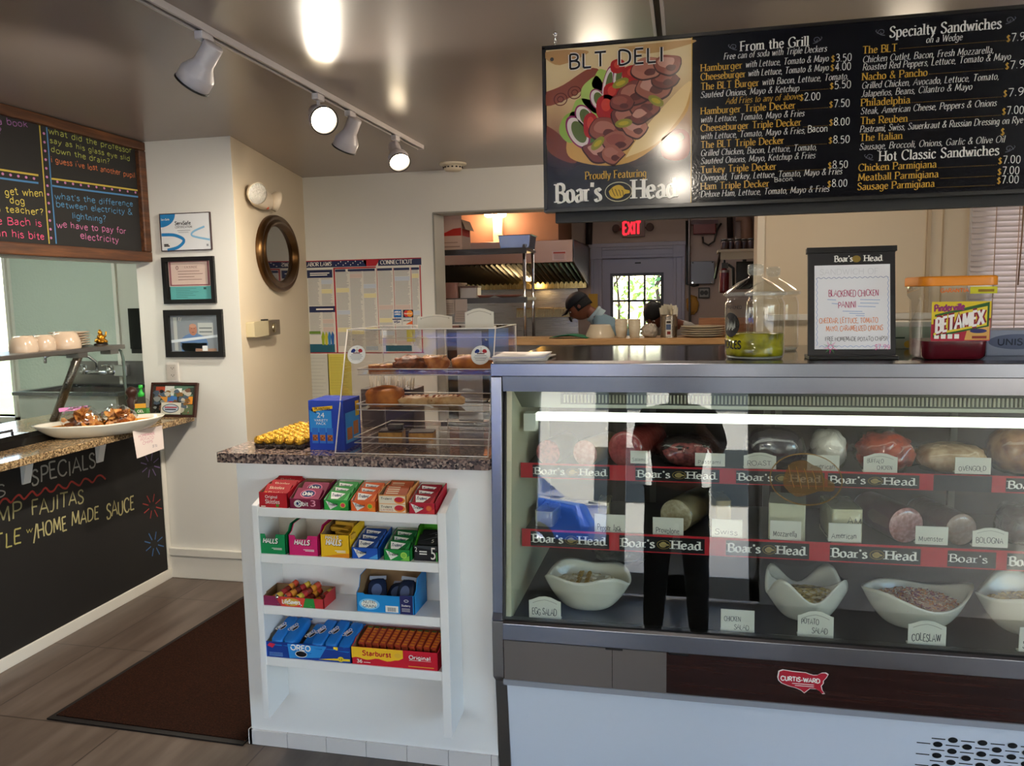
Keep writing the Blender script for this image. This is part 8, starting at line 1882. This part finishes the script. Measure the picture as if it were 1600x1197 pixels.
t = thing('breaker_panel', 'flat grey electrical panel on the kitchen wall', 'panel', ((p.x+q.x)/2, KF, p.z)); MB(M('#77767c', .4, .2, name='panel_grey')).box(p.x, q.x, KF-.06, KF, p.z, q.z).build('cover', t, bevel=.004)
b = MB(CHROME)
for sx_ in (.08, .92):
    for sz in (.06, .94): b.xf(face(p.x+(q.x-p.x)*sx_, KF-.061, p.z+(q.z-p.z)*sz)).disc(0, 0, .008, .008, 0, 10)
b.build('screws', t)
p, q = atY(1091, 466, KF), atY(1109, 449, KF)
t = thing('outlet', 'square double wall outlet with a black rim under the grey panel', 'outlet', ((p.x+q.x)/2, KF, p.z)); MB(BLACKP).box(p.x, q.x, KF-.03, KF, p.z, q.z).build('rim', t, bevel=.004); MB(M('#77716c', .4, name='outlet_grey')).box(p.x+.012, q.x-.012, KF-.034, KF-.03, p.z+.012, q.z-.012).build('plate', t)
for k in (.33, .67): MB(BLACKP, face(p.x+(q.x-p.x)*k, KF-.0346, (p.z+q.z)/2)).disc(0, 0, .022, .024, 0, 16).build('socket', t)
yS = 6.6; p, q = atY(1122, 406, yS), atY(1190, 388, yS)
struct('trim_8', MB(KW).box(q.x+.02, 1.45, 6.3, 6.95, 0, 2.45))
t = thing('wall_shelf', 'cream shelf crowded with dark jars in the kitchen corner', 'shelf', ((p.x+q.x)/2, yS+.15, p.z)); CRS = M('#a8987c', .5, name='cream_shelf')
MB(CRS).box(p.x, q.x+.02, yS, yS+.32, q.z-.02, q.z).box(p.x+.02, q.x+.02, yS+.02, yS+.05, p.z, q.z-.02).build('board', t); MB(DK).tube([(p.x+.02, yS+.03, q.z-.02), (p.x-.01, yS+.3, q.z-.22)], .012, 6).build('bracket', t)
proto = None
for k in range(6):
    if proto is None:
        proto = thing('jar', 'x', 'jar', (0, 0, 0), 'dark jars on the corner shelf'); MB(M('#2c1a18', .3, name='dark_jar')).lathe([(.028, 0), (.03, .005), (.03, .06), (.024, .07)], 14).build('jar', proto); MB(M('#1a1616', .4, name='dark_lid')).lathe([(.026, .07), (.026, .085), (0, .086)], 14).build('lid', proto); o = proto
    else: o = dup(proto)
    o.location = (p.x+.05+k*.052, yS+.08+.03*(k % 2), q.z); o['label'] = 'dark lidded jar on the cream corner shelf, %s' % ['at the open end', 'second from the open end', 'third from the open end', 'third from the wall end', 'second from the wall end', 'at the wall end'][k]
p, q = atY(1124, 458, yS+.1), atY(1140, 412, yS+.1); rr = (q.x-p.x)/2
t = thing('fire_extinguisher', 'dark red extinguisher hanging under the cream corner shelf', 'extinguisher', (p.x+rr, yS+.15, p.z)); X = T(p.x+rr, yS+.15, p.z)
MB(M('#5a1016', .3, name='extinguisher_red'), X).lathe([(rr*.95, 0), (rr, .02), (rr, .16), (rr*.5, .2), (.0, .205)], 22).build('tank', t); MB(BLACKP, X).box(-.02, .03, -.015, .015, .2, .245).build('valve', t); MB(M('#8a7f7a', .4, .6, name='gauge_band'), X).lathe([(rr*1.02, .165), (rr*1.02, .185)], 20, cap=False).build('band', t)
MB(BLACKP).tube([tuple(X @ V((.03, 0, .23))), tuple(X @ V((.07, -.01, .2))), tuple(X @ V((.075, -.01, .05)))], .012, 8).build('hose', t)
MB(BLACKP).tube([tuple(X @ V((0, 0, .245))), tuple(X @ V((0, .05, .30)))], .008, 6).build('hanger', t)
p, q = atY(1150, 452, yS+.2), atY(1184, 408, yS+.2)
t = thing('dark_screen', 'dark flat screen hanging under the cream corner shelf', 'screen', ((p.x+q.x)/2, yS+.2, p.z)); MB(M('#17191b', .25, name='screen_dark')).box(p.x, q.x+.02, yS+.2, yS+.23, p.z, q.z).build('panel', t, bevel=.004); MB(BLACKP).box(p.x+.05, p.x+.08, yS+.2, yS+.25, q.z, q.z+.06).build('arm', t)
p = atY(1082, 476, KF-.02)
tag(MB(M('#a8762c', .8, name='ochre_cloth')).blob((p.x, KF-.03, p.z), (.06, .022, .1), .25, 10, 3, 18, 12).build('oven_mitt'), 'ochre oven mitt hanging beside the kitchen door', 'oven mitt')
p, q = atY(920, 478, KF-.03), atY(934, 459, KF-.03); tag(MB(P('#b59040', .7)).box(p.x, q.x, KF-.04, KF-.036, p.z-.05, q.z).build('yellow_notice'), 'yellow sheet on the trim of the kitchen door', 'paper')

# ---------------------------------------------------------------- people
def skin_body(verts, edges, radii, sub=1):
    me = bpy.data.meshes.new('tmp'); me.from_pydata(verts, edges, []); o = bpy.data.objects.new('tmp', me); COL.objects.link(o)
    o.modifiers.new('skin', 'SKIN'); sv = me.skin_vertices[0].data
    for i, r_ in enumerate(radii): sv[i].radius = r_ if isinstance(r_, tuple) else (r_, r_); sv[i].use_root = (i == 0)
    md = o.modifiers.new('sub', 'SUBSURF'); md.levels = md.render_levels = sub
    dg = bpy.context.evaluated_depsgraph_get(); m2 = bpy.data.meshes.new_from_object(o.evaluated_get(dg))
    vs = [tuple(v.co) for v in m2.vertices]; fs = [tuple(p.vertices) for p in m2.polygons]
    bpy.data.objects.remove(o); bpy.data.meshes.remove(me); bpy.data.meshes.remove(m2); return vs, fs
def head(b, X, skin):
    """head facing local -Y, up +Z, centre at origin"""
    g = lambda d, c, s: math.exp(-((d-V(c).normalized()).length/s)**2)
    def f(u, v):
        th, ph = math.tau*u, math.pi*(v-.5); d = V((math.cos(ph)*math.cos(th), math.cos(ph)*math.sin(th), math.sin(ph)))
        k = 1+.20*g(d, (0, -1, -.12), .16)+.06*g(d, (0, -1, -.42), .2)+.10*g(d, (0, -.85, -.85), .35)-.07*g(d, (.38, -1, .06), .17)-.07*g(d, (-.38, -1, .06), .17)+.04*g(d, (0, -1, .25), .3)
        jaw = 1-.18*max(0, -d.z)
        return (d.x*.076*k*jaw, d.y*.095*k, d.z*.116*(1+.02*k))
    b.m(skin).xf(X); b.grid(f, 40, 25, cu=True)
    for s in (-1, 1):
        b.blob((s*.079, .008, -.005), (.010, .019, .030), .1, 8, 1, 12, 8)
        b.m(M('#e8e0d8', .3, name='eye_white')).blob((s*.030, -.083, .008), (.0125, .007, .007)); b.m(M('#1c120c', .2, name='iris')).blob((s*.030, -.0885, .007), (.0055, .003, .0055)); b.m(M('#2a1a12', .7, name='brow')).tube([(s*.017, -.096, .026), (s*.032, -.094, .030), (s*.047, -.083, .025)], .0035, 6); b.m(skin)
    b.m(M('#7d4238', .5, name='lips')).tube([(-.024, -.090, -.050), (0, -.099, -.048), (.024, -.090, -.050)], [.003, .006, .003], 6)
def person(label, loc, J, X, skin, shirt, trousers, hand_dirs):
    t = thing('person', label, 'person', loc)
    N = ['pelvis', 'waist', 'chest', 'neck', 'skull', 'shl', 'ell', 'wrl', 'shr', 'elr', 'wrr', 'hil', 'knl', 'anl', 'tol', 'hir', 'knr', 'anr', 'tor']
    rad_ = [(.15, .11), (.14, .10), (.16, .11), .055, .06, .065, .047, .032, .065, .047, .032, .09, .062, .042, .035, .09, .062, .042, .035]
    E = [(0, 1), (1, 2), (2, 3), (3, 4), (2, 5), (5, 6), (6, 7), (2, 8), (8, 9), (9, 10), (0, 11), (11, 12), (12, 13), (13, 14), (0, 15), (15, 16), (16, 17), (17, 18)]
    vs, fs = skin_body([J[n] for n in N], E, rad_)
    b = MB(skin); b.add(vs, fs, True); head(b, X, skin)
    for w, dv in (('wrl', hand_dirs[0]), ('wrr', hand_dirs[1])):
        w0 = V(J[w]); d = V(dv).normalized(); sd = d.cross(V((0, 0, 1))).normalized(); dn = V((0, 0, -1))
        hv, he, hr = [tuple(w0), tuple(w0+d*.05), tuple(w0+d*.095)], [(0, 1), (1, 2)], [.028, .036, .03]
        for k, (off, ln) in enumerate(((-.03, .068), (-.010, .078), (.011, .073), (.031, .056))):
            i = len(hv); p0 = w0+d*.09+sd*off; hv += [tuple(p0), tuple(p0+d*ln*.5+dn*.006), tuple(p0+d*ln*.85+dn*.026)]; he += [(2, i), (i, i+1), (i+1, i+2)]; hr += [.010, .009, .0075]
        i = len(hv); hv += [tuple(w0+d*.04-sd*.04), tuple(w0+d*.075-sd*.058+dn*.012)]; he += [(1, i), (i, i+1)]; hr += [.011, .009]
        hvs, hfs = skin_body(hv, he, hr); b.xf(Matrix()); b.m(skin).add(hvs, hfs, True)
    b.build('body', t)
    n2 = [0, 1, 2, 3, 5, 6, 8, 9]; mp = {a: i for i, a in enumerate(n2)}
    vs, fs = skin_body([J[N[i]] for i in n2], [(mp[a], mp[c]) for a, c in E if a in mp and c in mp], [(.17, .13), (.16, .12), (.185, .13), .068, .085, .062, .085, .062])
    s = MB(shirt); s.add(vs, fs, True); s.build('shirt', t)
    n2 = [0, 11, 12, 13, 15, 16, 17]; mp = {a: i for i, a in enumerate(n2)}
    vs, fs = skin_body([J[N[i]] for i in n2], [(mp[a], mp[c]) for a, c in E if a in mp and c in mp], [(.175, .135), .115, .082, .062, .115, .082, .062])
    s = MB(trousers); s.add(vs, fs, True); s.build('trousers', t)
    for sd in ('l', 'r'):
        a, c = V(J['an'+sd]), V(J['to'+sd]); m_ = (a+c)/2; m_.z = .045; s = MB(BLACKP, frame(m_, (c-a).normalized() if abs((c-a).z) < .2 else (1, 0, 0), z=(0, 0, 1))); s.blob((0, 0, 0), (.14, .05, .045), .05, 6, 1, 18, 10, pw=.7); s.build('shoe', t)
    return t
SK1 = M('#7d4a34', .5, name='skin_brown'); SK2 = M('#6d3f2e', .5, name='skin_deep')
hc = atY(905, 479, 6.70)
J = dict(pelvis=(-.46, 6.84, .95), waist=(-.51, 6.80, 1.07), chest=(-.63, 6.73, 1.21), neck=(hc.x+.115, 6.71, hc.z-.055), skull=(hc.x+.03, 6.70, hc.z-.02), shl=(-.66, 6.90, 1.21), ell=(-.78, 6.94, 1.0), wrl=(-.97, 6.86, .97), shr=(-.66, 6.55, 1.21), elr=(-.80, 6.50, 1.0), wrr=(-.98, 6.56, .97), hil=(-.47, 6.93, .88), knl=(-.52, 6.95, .48), anl=(-.45, 6.95, .08), tol=(-.59, 6.95, .05), hir=(-.47, 6.75, .88), knr=(-.51, 6.73, .48), anr=(-.45, 6.73, .08), tor=(-.59, 6.73, .05))
HX = T(*hc) @ RZ(-90) @ RX(38)
# head frame: local -Y looks along world -X, tilted down
t = person('person in a dark cap and pale blue collared shirt bending over the kitchen work', (-.42, 6.78, 0), J, HX, SK1, M('#7c97a3', .7, nz=.05, nscale=30, name='blue_grey_shirt'), M('#22242c', .8, name='dark_trousers'), ((-.9, -.2, -.2), (-.9, .1, -.2)))
CAP = M('#15161c', .7, name='navy_cap')
b = MB(CAP, HX)
b.grid(lambda u, v: (.088*math.cos(math.tau*u)*math.cos(v*1.5), .004+.107*math.sin(math.tau*u)*math.cos(v*1.5), .030+.098*math.sin(v*1.5)), 32, 9, cu=True); b.lathe([(.0885, .03), (.0885, .026)], 8, cap=False) if False else None
b.build('cap', t, solid=.003)
MB(CAP, HX).grid(lambda u, v: ((u-.5)*.15*(1-.25*v*v), -.085-.085*v*(1-(2*u-1)**2*.45), .034+.012*(1-(2*u-1)**2)-.018*v), 14, 6).build('cap_bill', t, solid=.004)
b = MB(M('#0f0c0b', .8, name='short_hair'), HX); b.grid(lambda u, v: (.083*math.cos(R_(-15+210*u))*1.0, .004+.101*math.sin(R_(-15+210*u)), .032-.075*v+.02*v*abs(u-.5)), 22, 6); b.build('hair', t, solid=.004)
b = MB(M('#a9bcc0', .6, name='pale_collar')); nk = V(J['neck']); ch = V(J['chest']); ax = (nk-ch).normalized()
X = frame(nk-ax*.05, ax.orthogonal(), z=ax); b.xf(X).lathe([(.085, -.02), (.076, .02), (.072, .05), (.076, .052), (.082, .03)], 24, cap=False).build('collar', t)
MB(M('#1a1a1e', .7, name='black_apron')).grid(lambda u, v: (-.79+.14*v+.02*math.sin(u*3.1), 6.60+.26*u, 1.16-.42*v), 8, 10).build('apron', t, solid=.004)
hc = atY(1023, 492, 6.50)
J = dict(pelvis=(-.10, 7.05, .95), waist=(-.11, 6.95, 1.06), chest=(-.125, 6.76, 1.16), neck=(-.13, 6.61, hc.z-.05), skull=(hc.x+.01, 6.53, hc.z-.02), shl=(-.27, 6.74, 1.14), ell=(-.29, 6.60, .98), wrl=(-.20, 6.46, .96), shr=(.06, 6.74, 1.14), elr=(.12, 6.62, .98), wrr=(-.02, 6.46, .96), hil=(-.19, 7.07, .88), knl=(-.20, 7.0, .48), anl=(-.20, 7.07, .08), tol=(-.20, 6.94, .05), hir=(-.01, 7.07, .88), knr=(0, 7.0, .48), anr=(0, 7.07, .08), tor=(0, 6.94, .05))
HX = T(*hc) @ RZ(-28) @ RX(40)
t = person('person with black hair bending behind the napkin canister', (-.10, 7.05, 0), J, HX, SK2, M('#b5b0a8', .7, name='off_white_shirt'), M('#2a2a30', .8, name='dark_trousers'), ((.5, -.8, -.2), (-.5, -.8, -.2)))
b = MB(M('#0c0908', .6, name='black_hair'), HX); b.grid(lambda u, v: ((.084+.006*mnoise.noise(V((u*20, v*12, 2))))*math.cos(math.tau*u)*math.cos(v*1.5), .008+.103*math.sin(math.tau*u)*math.cos(v*1.5), .018+.108*math.sin(v*1.5)-.06*max(0, math.sin(math.tau*u))*(1-v)), 32, 9, cu=True); b.build('hair', t, solid=.006)

# the photographer, who shows only as a reflection in the case glass
J = dict(pelvis=(-.05, -.42, .96), waist=(-.05, -.43, 1.12), chest=(-.05, -.45, 1.34), neck=(-.04, -.42, 1.52), skull=(-.04, -.40, 1.60), shl=(-.25, -.44, 1.42), ell=(-.27, -.28, 1.20), wrl=(-.12, -.12, 1.36), shr=(.16, -.44, 1.42), elr=(.20, -.28, 1.20), wrr=(.07, -.12, 1.36), hil=(-.15, -.42, .90), knl=(-.17, -.40, .50), anl=(-.19, -.44, .08), tol=(-.20, -.30, .05), hir=(.05, -.42, .90), knr=(.07, -.40, .50), anr=(.09, -.44, .08), tor=(.10, -.30, .05))
HX = T(-.04, -.38, 1.64) @ RZ(180) @ RX(4)
t = person('person in dark clothes holding up a phone, reflected in the deli case glass', (-.05, -.42, 0), J, HX, SK1, M('#23242a', .8, name='dark_jacket'), M('#1c1c22', .8, name='black_jeans'), ((.45, .3, .5), (-.45, .3, .5)))
MB(M('#2a1a12', .7, name='brown_hair'), HX).grid(lambda u, v: (.082*math.cos(math.tau*u)*math.cos(v*1.5), .008+.102*math.sin(math.tau*u)*math.cos(v*1.5), .024+.10*math.sin(v*1.5)-.05*max(0, math.sin(math.tau*u))*(1-v)), 28, 8, cu=True).build('hair', t, solid=.006)
g = tag(MB(BLACKG).rbox(-.075, .075, -.085, -.077, 1.39, 1.465, .006).build('phone', bevel=.002), 'black phone held up by the person reflected in the case glass', 'phone')

# ---------------------------------------------------------------- blind on the back window
bx0, bx1 = atY(1519, 330, BACK-.05).x, WX1+.06
t = thing('window_blind', 'white slatted blind covering the window beyond the deli case', 'blind', ((bx0+bx1)/2, BACK-.05, 1.05))
SLM, n, l, b_, tc = nodemat('blind_slat', .45); b_.inputs['Base Color'].default_value = (*lin('#d8d0d2'), 1); b_.inputs['Transmission Weight'].default_value = 0
tl = n.new('ShaderNodeBsdfTranslucent'); tl.inputs[0].default_value = (*lin('#d8d0d2'), 1); mx = n.new('ShaderNodeMixShader'); mx.inputs[0].default_value = .15; l.new(b_.outputs[0], mx.inputs[1]); l.new(tl.outputs[0], mx.inputs[2]); l.new(mx.outputs[0], n['Material Output'].inputs[0])
b = MB(SLM); z = 1.07
while z < 2.2:
    b.grid(lambda u, v: (bx0+(bx1-bx0)*u, BACK-.055+.020*(v-.5)*.9, z+.035*(v-.5)+.004*(1-(2*v-1)**2)), 2, 5); z += .031
b.build('slats', t, solid=.002)
MB(SLM).box(bx0, bx1, BACK-.08, BACK-.035, 2.2, 2.25).build('head_rail', t); MB(SLM).box(bx0, bx1, BACK-.07, BACK-.04, 1.03, 1.05).build('bottom_rail', t)
for px in (1554, 1590): x = atY(px, 400, BACK-.075).x; MB(M('#a88c7a', .6, name='ladder_cord')).cyl((x, BACK-.074, 1.04), (x, BACK-.074, 2.2), .0025, 6).build('ladder_cord', t)
x = atY(1595, 430, BACK-.09).x; MB(M('#8a6a52', .6, name='pull_cord')).tube([(x, BACK-.085, 2.2), (x-.004, BACK-.088, 1.75), (x-.012, BACK-.09, 1.50)], .004, 6).lathe([(.0, 0)], 4).build('pull_cord', t) if False else MB(M('#8a6a52', .6, name='pull_cord')).tube([(x, BACK-.085, 2.2), (x-.004, BACK-.088, 1.75), (x-.012, BACK-.09, 1.50)], .004, 6).build('pull_cord', t)
# ---------------------------------------------------------------- parked car seen in the case reflections, trees outside the back door
CB = M('#2f63c8', .15, .3, coat=1, name='blue_car_paint')
t = thing('car', 'blue car parked outside the shop, reflected in the deli case glass', 'car', (-3.2, -7.0, -.04))
X = T(-3.2, -7.0, -.04) @ RZ(8)
prof = [(-2.1, .35), (-2.12, .62), (-1.9, .85), (-1.15, .95), (-.55, 1.42), (.75, 1.45), (1.35, .98), (2.0, .88), (2.15, .6), (2.1, .32)]
b = MB(CB, X); rings = []
for y, k, zk in ((-.86, .93, .90), (-.80, .98, .97), (-.6, 1, 1), (.6, 1, 1), (.80, .98, .97), (.86, .93, .90)): rings.append([(x*k, y if z < 1 else y*.82, .3+(z-.3)*zk) for x, z in prof])
n_ = len(prof); vs = [p for r_ in rings for p in r_]
b.add(vs, [(j*n_+i, j*n_+(i+1) % n_, (j+1)*n_+(i+1) % n_, (j+1)*n_+i) for j in range(5) for i in range(n_)]+[tuple(range(n_-1, -1, -1)), tuple(range(5*n_, 6*n_))], False); b.build('body', t, bevel=.05)
for sy in (-1, 1):
    MB(M('#15181c', .05, name='car_glass'), X).add([(x, sy*(.745 if z > 1.1 else .872)*1.0, z) for x, z in ((-1.0, 1.0), (-.5, 1.36), (.7, 1.38), (1.2, 1.0))], [(0, 1, 2, 3) if sy > 0 else (3, 2, 1, 0)], False).build('side_window', t)
for sx in (-1.3, 1.35):
    for sy in (-.78, .78):
        w_ = MB(M('#141414', .8, name='tyre'), X).cyl((sx, sy-.1, .32), (sx, sy+.1, .32), .32, 24).build('wheel', t)
        MB(CHROME, X).cyl((sx, sy-.105, .32), (sx, sy+.105, .32), .19, 16).build('hub', w_)
LEAF = [M(c, .6, name='leaf_green') for c in ('#7fa03a', '#a5b84a', '#4f7a34')]
rnd = random.Random(31)
for i, (x, y, h, lab) in enumerate(((-1.0, 12.0, 2.6, 'sunlit yellow-green shrub outside the back door, nearest the hinge side'), (-.2, 13.5, 3.2, 'taller green shrub outside the back door, behind the middle panes'), (.55, 12.4, 2.5, 'green shrub outside the back door, at the latch side'))):
    t = thing('shrub', lab, 'shrub', (x, y, -.05), 'shrubs behind the shop')
    b = MB(M('#4a3a2a', .9, name='bark'))
    for k in range(5): b.tube([(x, y, -.05), (x+rnd.uniform(-.3, .3), y+rnd.uniform(-.2, .2), h*.5), (x+rnd.uniform(-.5, .5), y+rnd.uniform(-.3, .3), h*.9)], [.03, .02, .008], 6)
    b.build('stem', t)
    b = MB(LEAF[i])
    for k in range(420):
        d = V((rnd.gauss(0, 1), rnd.gauss(0, 1), rnd.gauss(0, 1))).normalized()*rnd.random()**.4; p = V((x+d.x*.6, y+d.y*.5, h*.58+d.z*h*.45)); s = rnd.uniform(.04, .08); b.m(LEAF[(i+rnd.randrange(2)) % 3])
        a = V((rnd.gauss(0, 1), rnd.gauss(0, 1), rnd.gauss(0, 1))).normalized(); c = a.orthogonal().normalized(); b.poly([tuple(p+a*s), tuple(p+c*s*.5), tuple(p-a*s), tuple(p-c*s*.5)])
    o = b.build('foliage', t); stuff(o)
